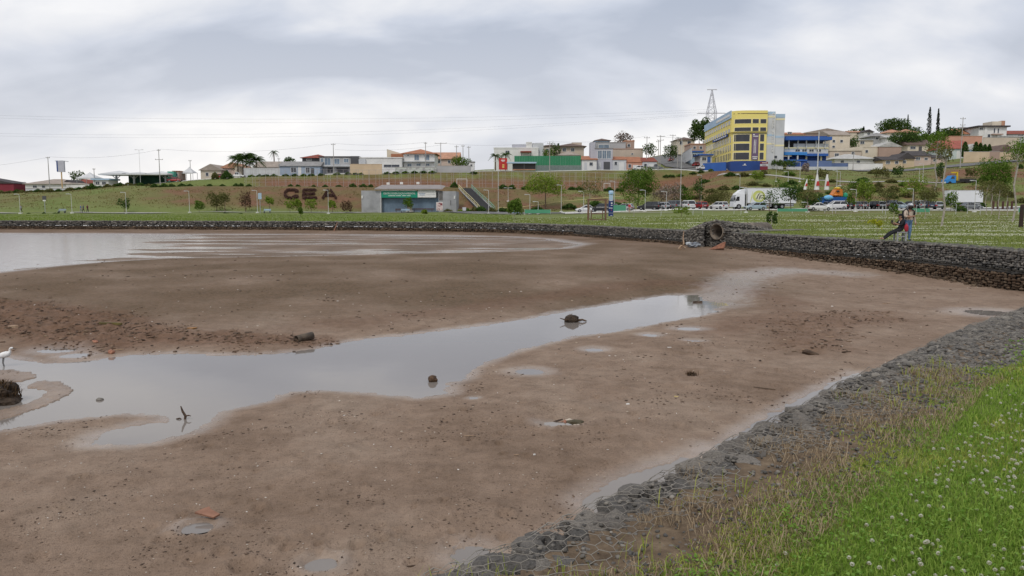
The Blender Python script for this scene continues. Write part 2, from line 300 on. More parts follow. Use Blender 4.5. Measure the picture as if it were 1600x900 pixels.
def bed_base(x, y):
    q = y - 0.6 * x
    z = -1.43 + 0.5 * sstep(17, 40, q) - 0.06 * sstep(24, 30, y) * sstep(8, 14, x)
    return z
NU, NR = 640, 600
ug = np.linspace(-1.02, 1.02, NU); rg = 2.2 * (99 / 2.2) ** np.linspace(0, 1, NR)
UU, YY = np.meshgrid(ug, rg); XX = UU * YY
BX, BY = XX.ravel(), YY.ravel()
def bed_height(x, y):
    sc = np.clip(y / 12, 0.6, 6)
    z = bed_base(x, y) + 0.05 * fbm(x * .22, y * .22, 3) + 0.022 * fbm(x * 1.1 + 5, y * 1.1, 3) 
    fine = 0.016 * fbm(x * 4.5, y * 4.5, 3) - .014 * np.clip(fbm(x * 6.5 + 8, y * 6.5, 2) - .22, 0, 1) * 2 + 0.010 * np.clip(fbm(x * 9 + 3, y * 9, 2) - .15, 0, 1)
    # rough litter zone on the far side of the pool
    zx, zy = x, y
    lit = sstep(-0.2, 1.2, sdist(x, y, LITTER) + .8 * fbm(x * .8, y * .8, 2)); lit2 = sstep(-.5, .8, sdist(x, y, LITTER2) + .6 * fbm(x * .9 + 4, y * .9, 2)); lit = np.maximum(lit, lit2 * .7)
    z = z + lit * (0.09 * fbm(x * 1.7, y * 1.7, 4, .65) + .02) + fine * (1 + 2 * lit)
    wet = np.zeros_like(x); ne = 0.13 * fbm(x * 2.1 + 2, y * 2.1, 5, .65) * np.clip(y / 14, .35, 1.6)
    for poly, L in WATERS:
        s = sdist(x, y, poly) + (ne if L != FAR_L else 1.1 * ne)
        Wd = 2.2 if L == POOL_L else (4.0 if L == FAR_L else .8)
        dep = L - 0.02 - np.minimum(np.abs(s) * .09, .16)
        if L == FAR_L:   # the right part is a film of water with mud showing through in streaks
            xs = x + 24 + .25 * (y - 50); stre = fbm(x * .07, y * .30 + 7, 4, .6) + .6 * fbm(x * .22, y * .9, 3)
            k = sstep(-9, 3, xs + 6 * fbm(x * .1, y * .3, 3)); dep = dep * (1 - k) + k * (L + .014 + .07 * stre); film = np.where(s > 0, k * np.clip(.9 + 1.8 * stre, 0, 1), 0)
        w = sstep(0, Wd, -s); near = L + np.clip(-s, 0, 9) * 0.055 + fine * .6 + .004
        z = np.where(s > 0, dep, near * (1 - w) + z * w)
        wet = np.maximum(wet, np.where(s > 0, 1, .9 * (1 - sstep(0, Wd * (.2 if L == POOL_L else .42), -s + 1.5 * ne))))
    wet = wet * (1 - .86 * film)
    for poly in ISLE:
        s = sdist(x, y, poly) + .35 * ne; wet = np.where(s > -.1, wet * .55, wet); z = np.where(s > -.1, np.maximum(z, POOL_L + .012 + .05 * np.clip(s, -.1, 1) + fine), z)
    for (px, py, a, b) in PUD:
        L = -1.46 if py > 500 else -1.44; c = G(px, py, L); rx = a * c.y / F; ry = b / F * c.y ** 2 / (CAMZ - L)
        q = np.sqrt(((x - c.x) / rx) ** 2 + ((y - c.y) / ry) ** 2) + .5 * ne
        w = sstep(1.9, 1.15, q); z = z * (1 - w) + w * (L + .012); z = np.where(q < 1, L - .03 * (1 - np.clip(q, 0, 1)), z); wet = np.maximum(wet, .75 * sstep(2.6, 1, q))
    dn = poly_dist(x, y, [tuple(v) for v in NEAR], False)
    wet = np.maximum(wet, .72 * sstep(1.5, .3, dn + 1.6 * ne)); wet = np.maximum(wet, .45 * sstep(3.0, .8, dn + 2 * ne))
    ch = poly_dist(x, y, trace([(1110, 475), (1160, 440), (1230, 428), (1330, 432)], -1.45), False); wet = np.maximum(wet, .8 * sstep(1.8, .2, ch + 2.5 * ne))
    for (px, py, a, d) in PITS:
        c = G(px, py, -1.45); rx = a * c.y / F; q = np.hypot(x - c.x, y - c.y) / rx; z = z - d * sstep(1, .3, q) + d * .5 * np.exp(-((q - 1.15) / .3) ** 2)
    for (cx, cy, rx, d) in DENTS:
        m = np.nonzero((np.abs(x - cx) < rx * 1.8) & (np.abs(y - cy) < rx * 1.8))[0]
        if len(m): q = np.hypot(x[m] - cx, (y[m] - cy) * .8) / rx * (1 + .5 * ne[m]); z[m] += -d * sstep(1, .4, q) + d * .55 * np.exp(-((q - 1.2) / .25) ** 2)
    return z, wet, lit
LITTER = trace([(-200, 470), (0, 478), (120, 488), (260, 502), (330, 520), (430, 520), (500, 520), (540, 532), (470, 548), (330, 552), (250, 548), (140, 556), (60, 545), (-200, 540)], -1.42)
LITTER2 = trace([(1180, 490), (1280, 484), (1400, 486), (1420, 500), (1340, 515), (1330, 545), (1280, 556), (1210, 545), (1190, 520)], -1.42)
PITS = [(885, 652, 62, .07), (1085, 585, 26, .05), (1268, 553, 26, .04), (310, 826, 34, .05), (380, 888, 30, .05), (500, 880, 34, .05), (1060, 610, 46, .04), (1078, 548, 24, .03)]
rd = random.Random(12); DENTS = []
for (px, py, sx, sy, n) in [(450, 780, 420, 110, 60), (1000, 640, 240, 70, 60), (1150, 550, 170, 40, 50), (620, 850, 320, 40, 30), (700, 660, 200, 40, 20)]:
    for _ in range(n): c = G(rd.gauss(px, sx * .6), min(895, max(470, rd.gauss(py, sy * .6))), -1.43); DENTS.append((c.x, c.y, rd.uniform(.035, .10), rd.uniform(.012, .035)))
z, wet, lit = bed_height(BX, BY)
keep = sdist(BX, BY, LAKE) > -0.9
idx = np.arange(NU * NR).reshape(NR, NU)
fq = np.stack([idx[:-1, :-1], idx[:-1, 1:], idx[1:, 1:], idx[1:, :-1]], -1).reshape(-1, 4)
fq = fq[keep[fq].all(1)]
used = np.unique(fq); rem = np.full(NU * NR, -1); rem[used] = np.arange(len(used)); fq = rem[fq]
BEDV = np.stack([BX, BY, z], -1)[used]
def bed_material():
    m = bpy.data.materials.new('wet_mud'); m.use_nodes = True; nt = m.node_tree; L = nt.links; b = nt.nodes['Principled BSDF']; nn = nt.nodes.new
    at = nn('ShaderNodeAttribute'); at.attribute_name = 'bed'; se = nn('ShaderNodeSeparateColor'); L.new(at.outputs['Color'], se.inputs[0])
    t = nn('ShaderNodeTexCoord')
    def noise(sc, de=5, ro=.55):
        n = nn('ShaderNodeTexNoise'); n.inputs['Scale'].default_value = sc; n.inputs['Detail'].default_value = de; n.inputs['Roughness'].default_value = ro; L.new(t.outputs['Object'], n.inputs['Vector']); return n.outputs[0]
    def ramp(f, *st):
        r = nn('ShaderNodeValToRGB'); L.new(f, r.inputs[0]); e = r.color_ramp.elements
        e[0].position, e[0].color = st[0][0], (*st[0][1], 1); e[1].position, e[1].color = st[-1][0], (*st[-1][1], 1)
        for p, c in st[1:-1]: q = e.new(p); q.color = (*c, 1)
        return r.outputs[0]
    def mix(f, a, c, bl='MIX'):
        x = nn('ShaderNodeMix'); x.data_type = 'RGBA'; x.blend_type = bl
        if isinstance(f, float): x.inputs[0].default_value = f
        else: L.new(f, x.inputs[0])
        for i, v in ((6, a), (7, c)):
            if isinstance(v, tuple): x.inputs[i].default_value = (*v, 1)
            else: L.new(v, x.inputs[i])
        return x.outputs[2]
    base = ramp(noise(.55, 6), (.3, (.212, .147, .103)), (.5, (.270, .193, .140)), (.7, (.308, .232, .174)))
    base = mix(.8, base, ramp(noise(3.2, 6, .65), (.3, (.72, .7, .68)), (.62, (1.12, 1.12, 1.12))), 'MULTIPLY')
    base = mix(.75, base, ramp(noise(26, 5, .7), (.32, (.5, .47, .45)), (.44, (1, 1, 1)), (.72, (1.12, 1.12, 1.12))), 'MULTIPLY')  # dark specks put into the colour for the shade of small pits
    base = mix(ramp(noise(1.3, 5, .65), (.47, (0, 0, 0)), (.62, (1, 1, 1))), base, mix(.9, base, ramp(noise(38, 3, .6), (.33, (.42, .38, .36)), (.44, (1, 1, 1))), 'MULTIPLY'))  # more of the painted pit shade, gathered in clusters
    alg = mix(.6, ramp(noise(.9, 5), (.35, (.105, .069, .040)), (.65, (.158, .102, .063))), ramp(noise(9, 5, .7), (.35, (.075, .058, .029)), (.6, (.19, .124, .080))))
    base = mix(se.outputs[1], base, alg)                       # algae on the far mud bank
    red = mix(.7, base, ramp(noise(5, 6, .7), (.3, (.05, .028, .018)), (.5, (.15, .078, .046)), (.7, (.23, .135, .09))))
    base = mix(se.outputs[2], base, red)
    silt = mix(.32, base, (.262, .213, .172))
    base = mix(se.outputs[0], base, silt)
    L.new(base, b.inputs['Base Color'])
    mr = nn('ShaderNodeMapRange'); L.new(se.outputs[0], mr.inputs[0]); mr.inputs[3].default_value = .68; mr.inputs[4].default_value = .2
    ad = nn('ShaderNodeMath'); ad.operation = 'MULTIPLY_ADD'; L.new(noise(7, 4), ad.inputs[0]); ad.inputs[1].default_value = .34; ad.inputs[2].default_value = -.17
    a2 = nn('ShaderNodeMath'); a2.operation = 'ADD'; a2.use_clamp = True; L.new(mr.outputs[0], a2.inputs[0]); L.new(ad.outputs[0], a2.inputs[1]); L.new(a2.outputs[0], b.inputs['Roughness'])
    sm = nn('ShaderNodeMapRange'); L.new(se.outputs[0], sm.inputs[0]); sm.inputs[3].default_value = .06; sm.inputs[4].default_value = .5; L.new(sm.outputs[0], b.inputs['Specular IOR Level'])
    bh = nn('ShaderNodeMath'); bh.operation = 'ADD'; L.new(noise(14, 7, .65), bh.inputs[0]); L.new(noise(60, 4, .6), bh.inputs[1])
    bp = nn('ShaderNodeBump'); bp.inputs['Distance'].default_value = .035
    st = nn('ShaderNodeMapRange'); L.new(se.outputs[0], st.inputs[0]); st.inputs[3].default_value = .75; st.inputs[4].default_value = .12; L.new(st.outputs[0], bp.inputs['Strength'])
    L.new(bh.outputs[0], bp.inputs['Height']); L.new(bp.outputs[0], b.inputs['Normal'])
    return m
bed = np_mesh('lake_bed', BEDV, fq, bed_material(), smooth=True); tag(bed, kind='structure')
# painted by what lies there: r = wetness, g = algae film, b = red silt and litter
gx, gy = BX[used], BY[used]
alg = sstep(19, 25, gy - .25 * gx) * sstep(9, 1, gx - .18 * gy) * np.clip(.75 + .8 * fbm(gx * .25, gy * .25, 3), 0, 1)
redz = np.clip(np.maximum(lit[used] * .9, sstep(1.2, .2, np.abs(sdist(gx, gy, POOL) + 2.0 + .5 * fbm(gx * .4, gy * .4, 2))) * sstep(17, 20, gy) * .6 * sstep(-14, 0, gx)) + .25 * sstep(40, 60, gy), 0, 1)
ca = bed.data.color_attributes.new('bed', 'FLOAT_COLOR', 'POINT')
ca.data.foreach_set('color', np.stack([np.clip(wet[used], 0, 1), alg, redz, np.ones_like(alg)], -1).astype(np.float32).ravel())
# interpolator used to lay things on the bed
def bedz(x, y):
    x = np.atleast_1d(np.asarray(x, float)); y = np.atleast_1d(np.asarray(y, float))
    return bed_height(x, y)[0]
def onbed(px, py):
    z0 = -1.45
    for _ in range(4): c = G(px, py, z0); z0 = float(bedz(c.x, c.y)[0])
    return G(px, py, z0)

# water
def water_material():
    m = bpy.data.materials.new('muddy_water'); m.use_nodes = True; nt = m.node_tree; b = nt.nodes['Principled BSDF']
    b.inputs['Base Color'].default_value = (.20, .175, .155, 1); b.inputs['Roughness'].default_value = .035; b.inputs['IOR'].default_value = 1.33; b.inputs['Specular IOR Level'].default_value = .5
    t = nt.nodes.new('ShaderNodeTexCoord'); n = nt.nodes.new('ShaderNodeTexNoise'); n.inputs['Scale'].default_value = 2.2; n.inputs['Detail'].default_value = 3; nt.links.new(t.outputs['Object'], n.inputs['Vector'])
    r = nt.nodes.new('ShaderNodeMapRange'); nt.links.new(n.outputs[0], r.inputs[0]); r.inputs[3].default_value = .015; r.inputs[4].default_value = .07; nt.links.new(r.outputs[0], b.inputs['Roughness'])
    bp = nt.nodes.new('ShaderNodeBump'); bp.inputs['Strength'].default_value = .05; bp.inputs['Distance'].default_value = .02; nt.links.new(n.outputs[0], bp.inputs['Height']); nt.links.new(bp.outputs[0], b.inputs['Normal'])
    return m
WM = water_material()
WL = water_material(); WL.name = 'rippled_water'
for q in WL.node_tree.nodes:
    if q.type == 'BUMP': q.inputs['Strength'].default_value = .5
    if q.type == 'MAP_RANGE': q.inputs[3].default_value = .10; q.inputs[4].default_value = .2
    if q.type == 'BSDF_PRINCIPLED': q.inputs['Base Color'].default_value = (.27, .225, .19, 1)
def water(name, poly, L, step, grow, m=None):
    a = np.array(poly); xs = np.arange(a[:, 0].min() - grow, a[:, 0].max() + grow + step, step); ys = np.arange(a[:, 1].min() - grow, a[:, 1].max() + grow + step, step)
    X, Y = np.meshgrid(xs, ys); s = (sdist(X.ravel(), Y.ravel(), poly) > -grow) & (sdist(X.ravel(), Y.ravel(), LAKE) > -.5)
    i = np.arange(X.size).reshape(X.shape); f = np.stack([i[:-1, :-1], i[:-1, 1:], i[1:, 1:], i[1:, :-1]], -1).reshape(-1, 4); f = f[s[f].all(1)]
    u = np.unique(f); r = np.full(X.size, -1); r[u] = np.arange(len(u))
    return tag(np_mesh(name, np.stack([X.ravel(), Y.ravel(), np.full(X.size, L)], -1)[u], r[f], m or WM), kind='structure')
water('pool_water', POOL, POOL_L, .2, .5); water('lake_water', FAR, FAR_L, .6, 2.0, WL); water('edge_puddle', STRIP, -1.50, .08, .3); water('edge_puddle', STRIP2, -1.47, .06, .2)
for (px, py, a, b) in PUD:
    L = -1.46 if py > 500 else -1.44; c = G(px, py, L); k = 1.25; rx = k * a * c.y / F; ry = k * b / F * c.y ** 2 / (CAMZ - L)
    mb = MB(); mb.add([(c.x, c.y, L)] + [(c.x + rx * math.cos(t), c.y + ry * math.sin(t), L) for t in np.linspace(0, 6.2832, 25)[:-1]], [(0, i + 1, (i + 1) % 24 + 1) for i in range(24)])
    tag(mb.build('puddle_water', WM), kind='structure')

# ------------------------------------------------------------------ land
def land_material():
    m = bpy.data.materials.new('park_turf'); m.use_nodes = True; nt = m.node_tree; L = nt.links; b = nt.nodes['Principled BSDF']; nn = nt.nodes.new
    b.inputs['Roughness'].default_value = .9; b.inputs['Specular IOR Level'].default_value = .15
    at = nn('ShaderNodeAttribute'); at.attribute_name = 'land'; se = nn('ShaderNodeSeparateColor'); L.new(at.outputs['Color'], se.inputs[0]); t = nn('ShaderNodeTexCoord')
    def noise(sc, de=5, ro=.6):
        n = nn('ShaderNodeTexNoise'); n.inputs['Scale'].default_value = sc; n.inputs['Detail'].default_value = de; n.inputs['Roughness'].default_value = ro; L.new(t.outputs['Object'], n.inputs['Vector']); return n.outputs[0]
    def ramp(f, *st):
        r = nn('ShaderNodeValToRGB'); L.new(f, r.inputs[0]); e = r.color_ramp.elements
        e[0].position, e[0].color = st[0][0], (*st[0][1], 1); e[1].position, e[1].color = st[-1][0], (*st[-1][1], 1)
        for p, c in st[1:-1]: q = e.new(p); q.color = (*c, 1)
        return r.outputs[0]
    def mix(f, a, c, bl='MIX'):
        x = nn('ShaderNodeMix'); x.data_type = 'RGBA'; x.blend_type = bl
        if isinstance(f, float): x.inputs[0].default_value = f
        else: L.new(f, x.inputs[0])
        L.new(a, x.inputs[6]); L.new(c, x.inputs[7]); return x.outputs[2]
    turf = mix(.5, ramp(noise(.16), (.32, (.115, .150, .034)), (.52, (.162, .190, .056)), (.7, (.205, .215, .072))), ramp(noise(2.5, 6), (.3, (.07, .1, .022)), (.65, (.165, .19, .06))))
    dry = mix(.5, ramp(noise(.12), (.3, (.105, .085, .032)), (.5, (.155, .108, .048)), (.7, (.115, .115, .032))), ramp(noise(1.2, 6), (.3, (.08, .058, .024)), (.65, (.185, .13, .062))))
    red = mix(.5, ramp(noise(.2), (.3, (.145, .068, .042)), (.7, (.21, .098, .060))), ramp(noise(1.5, 6), (.3, (.11, .06, .035)), (.65, (.23, .115, .072))))
    c = mix(se.outputs[0], turf, dry); c = mix(se.outputs[1], c, red)
    soil = ramp(noise(6, 6, .7), (.3, (.075, .052, .034)), (.55, (.16, .115, .075)), (.75, (.25, .19, .125)))
    c = mix(se.outputs[2], c, soil); L.new(c, b.inputs['Base Color'])
    bp = nn('ShaderNodeBump'); bp.inputs['Strength'].default_value = .5; bp.inputs['Distance'].default_value = .08; L.new(noise(5, 8, .7), bp.inputs['Height']); L.new(bp.outputs[0], b.inputs['Normal'])
    return m
LM = land_material()
def land(name, X, Y, drop):
    x, y = X.ravel(), Y.ravel(); z = T(x, y); s = sdist(x, y, LAKE); k = s < drop
    i = np.arange(X.size).reshape(X.shape); f = np.stack([i[:-1, :-1], i[:-1, 1:], i[1:, 1:], i[1:, :-1]], -1).reshape(-1, 4); f = f[k[f].all(1)]
    u = np.unique(f); r = np.full(X.size, -1); r[u] = np.arange(len(u)); x, y, z = x[u], y[u], z[u]
    o = tag(np_mesh(name, np.stack([x, y, z], -1), r[f], LM, smooth=True), kind='structure')
    px = 800 + x / np.maximum(y, 1) * F / cp; n = fbm(x * .06, y * .06, 4)
    n2 = fbm(x * .15 + 40, y * .15, 4)
    dry = sstep(176, 186, y) * sstep(206, 202, y) * sstep(140, 330, px) * sstep(960, 800, px) * np.clip(1.2 + .6 * n, .5, 1)
    dry = np.maximum(dry, sstep(120, 150, y) * sstep(820, 950, px) * np.clip(.25 + 1.2 * n2, 0, .8)); dry = np.maximum(dry, sstep(36, 70, y) * sstep(1150, 1300, px) * np.clip(.35 + 1.1 * n2, 0, .75) * sstep(170, 140, y))
    dry = np.maximum(dry, sstep(210, 200, px) * sstep(178, 184, y) * np.clip(.35 + n, 0, .6))
    dry = np.maximum(dry, sstep(238, 244, y) * sstep(258, 254, y) * sstep(360, 430, px) * sstep(1180, 1080, px) * np.clip(.6 + n2, .2, .9))
    red = sstep(233, 236, y) * sstep(248, 243, y + 2 * n) * sstep(385, 430, px) * sstep(1175, 1120, px) * np.clip(.95 + .5 * n, 0, .95)
    red = np.maximum(red, sstep(178, 184, y) * sstep(205, 200, y) * sstep(200, 260, px) * np.clip(1.8 * n2 + .15, 0, .8))
    red = np.maximum(red, sstep(205, 212, y) * sstep(240, 232, y) * sstep(1430, 1480, px) * np.clip(.7 + 1.0 * n, 0, 1)); red = np.maximum(red, sstep(178, 190, y) * sstep(236, 225, y) * sstep(1000, 1050, px) * sstep(1190, 1110, px) * np.clip(.75 + n, 0, 1) * .8)
    red = np.maximum(red, sstep(203, 206, y) * sstep(238, 234, y) * .85 * sstep(300, 420, px) * sstep(1040, 1000, px))
    dn = poly_dist(x, y, [tuple(v) for v in NEAR], False) + .35 * fbm(x * 1.1, y * 1.1, 3)
    soil = sstep(1.1, .7, dn) * (y < 30)
    ca = o.data.color_attributes.new('land', 'FLOAT_COLOR', 'POINT'); ca.data.foreach_set('color', np.stack([dry, red, soil, np.ones_like(dry)], -1).astype(np.float32).ravel())
    return o
gy_ = np.concatenate([np.linspace(26, 60, 60), np.linspace(60.7, 170, 110), np.arange(171, 262, .8), np.linspace(263, 470, 100), np.geomspace(480, 3000, 20)])
uu_ = np.linspace(-1.15, 1.15, 560); X = uu_[None, :] * gy_[:, None]; Y = np.repeat(gy_[:, None], 560, 1)
land('park_ground', X, Y, -.05)
X, Y = np.meshgrid(np.arange(-14, 34, .12), np.arange(-14, 26, .12)); land('near_bank', X, Y, -.12)

# ------------------------------------------------------------------ gabion walls
GREYS = [(.06, .058, .056), (.115, .109, .101), (.19, .176, .157), (.088, .083, .076), (.28, .258, .225)]
ST_UP = islandmat('gabion_stone', GREYS, .9); 
ST_LOW = islandmat('silted_stone', [(.05, .032, .02), (.085, .055, .035), (.13, .09, .058), (.065, .045, .03), (.17, .125, .085)], .9)
ST_WET = islandmat('waterline_stone', [(.018, .016, .014), (.04, .034, .026), (.03, .028, .024)], .8)
CORE = mat('gabion_core', (.035, .032, .03), .95)
WIRE = mat('galvanised_wire', (.16, .16, .16), .7)
def wall_geo(path, tops, side, y_scale=1.0):
    """arc-length samples along a path of (x, y)"""
    pts = [Vector(p) for p in path]; seg = [(pts[i + 1] - pts[i]).length for i in range(len(pts) - 1)]; cum = np.concatenate([[0], np.cumsum(seg)])
    def at(s):
        x = np.interp(s, cum, [p.x for p in pts]); y = np.interp(s, cum, [p.y for p in pts]); z = np.interp(s, cum, tops)
        e = .4; dx = np.interp(np.clip(s + e, 0, cum[-1]), cum, [p.x for p in pts]) - np.interp(np.clip(s - e, 0, cum[-1]), cum, [p.x for p in pts]); dy = np.interp(np.clip(s + e, 0, cum[-1]), cum, [p.y for p in pts]) - np.interp(np.clip(s - e, 0, cum[-1]), cum, [p.y for p in pts])
        l = np.hypot(dx, dy) + 1e-9; return x, y, z, side * dy / l, -side * dx / l
    return at, cum[-1]
def gabion(name, label, path, tops, side, hup, hlow, step, depth=1.25, stone=(.105, .066), low=True):
    """front faces the lake; side = +1 when the lake is to the right of the path"""
    at, Ln = wall_geo(path, tops, side); t = thing(name, label, 'retaining wall', (path[0][0], path[0][1], 0)); o = Vector((path[0][0], path[0][1], 0))
    def strip(nm, z0, z1, f, b, m):
        s = np.arange(0, Ln + .5, .5); s = np.clip(s, 0, Ln); x, y, z, nx, ny = at(s); r = []
        for (off, zz) in ((f, z0), (f, z1), (b, z1), (b, z0)): r.append(np.stack([x + nx * off - o.x, y + ny * off - o.y, z + zz], -1))
        v = np.stack(r, 1).reshape(-1, 3); n = len(s); fs = []
        for i in range(n - 1):
            for k in range(4): fs.append((i * 4 + k, i * 4 + (k + 1) % 4, (i + 1) * 4 + (k + 1) % 4, (i + 1) * 4 + k))
        fs += [(0, 1, 2, 3), ((n - 1) * 4 + 3, (n - 1) * 4 + 2, (n - 1) * 4 + 1, (n - 1) * 4)]
        return np_mesh(nm, v, fs, m, t)
    strip('basket_core', -hup, -.05, -.06, -depth, CORE)
    if low: strip('footing_core', -hup - hlow, -hup - .06, step - .06, -depth * .5, CORE)
    def scatter(nm, z0, z1, off, m, top=False, w=None, sx=1.0):
        a, h = stone; a *= sx; C = []; 
        s0 = 0
        rows = int(max(1, round((w if top else (z1 - z0)) / (h * 1.45))))
        for r in range(rows):
            s = np.arange(0, Ln, a * 1.55); s = s + rng.uniform(-.35, .35, len(s)) * a; s = np.clip(s, 0, Ln); x, y, z, nx, ny = at(s); q = (r + .5 + rng.uniform(-.25, .25, len(s))) / rows
            if top: d = off - q * w; zz = z + z1 + rng.uniform(-.03, .025, len(s))
            else: d = off + rng.uniform(-.045, .03, len(s)); zz = z + z0 + q * (z1 - z0)
            C.append(np.stack([x + nx * d - o.x, y + ny * d - o.y, zz, np.arctan2(-nx, ny)], -1))
        C = np.concatenate(C); n = len(C); sz = np.stack([a * rng.uniform(.7, 1.25, n), a * rng.uniform(.5, .8, n), h * rng.uniform(.75, 1.2, n)], -1)
        if top: sz = sz[:, [0, 1, 2]] * np.array([1, 1.2, .55])
        ob = lumps(nm, C[:, :3], sz, m, t, rot=C[:, 3] + rng.uniform(-.4, .4, n)); tag(ob, kind='stuff'); return ob
    scatter('upper_stones', -hup, 0, 0, ST_UP); scatter('cap_stones', 0, -.03, 0, ST_UP, True, depth)
    if low:
        scatter('waterline_stones', -hup - .14, -hup + .02, step * .5, ST_WET); scatter('ledge_stones', 0, -hup - .1, step, ST_WET, True, step + .2)
        scatter('footing_stones', -hup - hlow, -hup - .12, step, ST_LOW, sx=.95)
    # basket wires: every metre a vertical, and the two selvedges
    mb = MB(); ss = np.arange(0, Ln, 1.0); x, y, z, nx, ny = at(ss)
    for i in range(len(ss)): mb.tube([(x[i] + nx[i] * .1 - o.x, y[i] + ny[i] * .1 - o.y, z[i] - hup), (x[i] + nx[i] * .1 - o.x, y[i] + ny[i] * .1 - o.y, z[i] + .02), (x[i] - nx[i] * depth - o.x, y[i] - ny[i] * depth - o.y, z[i] + .03)], .008, 3)
    tag(mb.build('basket_wires', WIRE, t), kind='stuff'); return t
gabion('gabion_wall', 'dark stone gabion wall on a silted footing, running right from the pipe', [tuple(v) for v in RIGHT], [0] * len(RIGHT), -1, .74, 1.0, .45)
gabion('gabion_wall', 'long low gabion wall curving left from the pipe along the far shore', [tuple(v) for v in LEFT[:5]], [0] * 5, -1, .62, .8, .4)
gabion('gabion_wall', 'distant stretch of stone gabion wall below the far grass strip', [tuple(v) for v in LEFT[4:]], [0] * len(LEFT[4:]), -1, .5, .7, .4, stone=(.17, .085))
# ------------------------------------------------------------------ near gabion under wire netting
nat, NLn = wall_geo([tuple(v) for v in NEAR], [0] * len(NEAR), -1)
NSEG = np.cumsum([0] + [(NEAR[i + 1] - NEAR[i]).length for i in range(len(NEAR) - 1)])
S0, S1 = NSEG[2] + .5, NSEG[9] + 3.5           # the stretch worth detailing
def nst(s, t):
    x, y, z, nx, ny = nat(np.asarray(s, float)); return x - nx * t, y - ny * t
gb = thing('gabion_mattress', 'grey rock gabion under hexagonal wire at the near shore edge', 'gabion', (0, 0, 0))
def ico2():
    bm = bmesh.new(); bmesh.ops.create_icosphere(bm, subdivisions=2, radius=1); return bm
NEARROCK = islandmat('near_rock', [(.10, .095, .088), (.15, .14, .128), (.22, .20, .175), (.125, .113, .10)], .88, .55, 14)
nt_ = NEARROCK.node_tree; oi = nt_.nodes.new('ShaderNodeObjectInfo')
for l in list(nt_.links):
    if l.from_node.type == 'NEW_GEOMETRY': ts = l.to_socket; nt_.links.remove(l); nt_.links.new(oi.outputs['Random'], ts)
variants = []
for k in range(14):
    bm = bmesh.new(); bmesh.ops.create_icosphere(bm, subdivisions=2, radius=1)
    pl = [(Vector((random.gauss(0, 1), random.gauss(0, 1), random.gauss(0, 1))).normalized(), random.uniform(.5, .82)) for _ in range(9)]
    for v in bm.verts:
        for n, d in pl:
            q = v.co.dot(n)
            if q > d: v.co -= n * (q - d) * .93
        v.co += Vector((random.uniform(-.03, .03), random.uniform(-.03, .03), random.uniform(-.03, .03)))
    me = bpy.data.meshes.new('stone'); bm.to_mesh(me); bm.free(); me.materials.append(NEARROCK); variants.append(me)
cand = []
s = S0
while s < S1:
    yy = float(nat(np.array([s]))[1][0]); a = (.088 if yy < 7.3 else .06); tmax = (.66 if yy < 7.3 else 1.0)
    t = -.02
    while t < tmax:
        cand.append((s + random.uniform(-.4, .4) * a, t + random.uniform(-.3, .3) * a, a * random.uniform(.75, 1.5) * (1.3 if random.random() < .07 else 1) * (1.15 if t < .25 else .9), t)); t += a * 1.35
    s += a * 1.35
rest = []; parts = []
for (s, t, a, t0) in cand:
    x, y = nst(s, t); x = float(x); y = float(y); pxx = 800 + x / max(y, .1) * F / cp
    if fbm(np.array([x * 1.6]), np.array([y * 1.6]), 2)[0] > .2 + (.5 - t0) * .9 and y < 7.5: continue   # soil and straw have covered these
    (parts if (-30 < pxx < 1640 and y > 2.6) else rest).append((x, y, a, t0))
parts.sort(key=lambda q: q[1] / q[2]); rest += parts[300:]; parts = parts[:300]
for (x, y, a, t0) in parts:
    o = bpy.data.objects.new('stone', random.choice(variants)); COL.objects.link(o); o.parent = gb
    o.location = (x, y, -.058 - .035 * sstep(.15, .6, t0) + random.uniform(-.015, .03) * (1 if y < 7 else .6)); o.rotation_euler = (random.uniform(-.25, .25), random.uniform(-.25, .25), random.uniform(0, 6.28)); o.scale = (a * random.uniform(.75, 1.05), a * random.uniform(.6, .85), a * random.uniform(.42, .62))
rs = np.array(rest); n = len(rs)
tag(lumps('more_stones', np.stack([rs[:, 0], rs[:, 1], -.03 + rng.uniform(-.02, .01, n)], -1), np.stack([rs[:, 2] * .95, rs[:, 2] * .8, rs[:, 2] * .6], -1), ST_UP, gb), kind='stuff')
# grit between the rocks
n = 9000; s = rng.uniform(S0, S1, n); t = rng.uniform(-.02, .95, n); x, y = nst(s, t); a = rng.uniform(.008, .03, n) * np.clip(y / 7, .6, 1.4)
tag(lumps('rock_chips', np.stack([x, y, rng.uniform(-.01, .012, n)], -1), np.stack([a, a * .8, a * .6], -1), ST_UP, gb), kind='stuff')
# basket body and the stones of its face
def face_core():
    s = np.arange(0, NLn, .4); x, y, z, nx, ny = nat(s); v = []; f = []
    for i in range(len(s)):
        v += [(x[i] - nx[i] * .05, y[i] - ny[i] * .05, -1.7), (x[i] - nx[i] * .05, y[i] - ny[i] * .05, -.10), (x[i] - nx[i] * .6, y[i] - ny[i] * .6, -.10), (x[i] - nx[i] * .6, y[i] - ny[i] * .6, -1.7)]
        if i: b = (i - 1) * 4; f += [(b + k, b + (k + 1) % 4, b + 4 + (k + 1) % 4, b + 4 + k) for k in range(4)]
    return np_mesh('basket_core', v, f, CORE, gb)
face_core()
s = np.repeat(np.arange(S0, NLn, .2), 9); n = len(s); s = s + rng.uniform(-.08, .08, n); zz = np.tile(np.linspace(-1.5, -.16, 9), n // 9) + rng.uniform(-.05, .05, n); x, y = nst(s, rng.uniform(-.03, .05, n)); a = rng.uniform(.08, .13, n)
tag(lumps('face_stones', np.stack([x, y, zz], -1), np.stack([a, a, a * .8], -1), ST_UP, gb), kind='stuff')
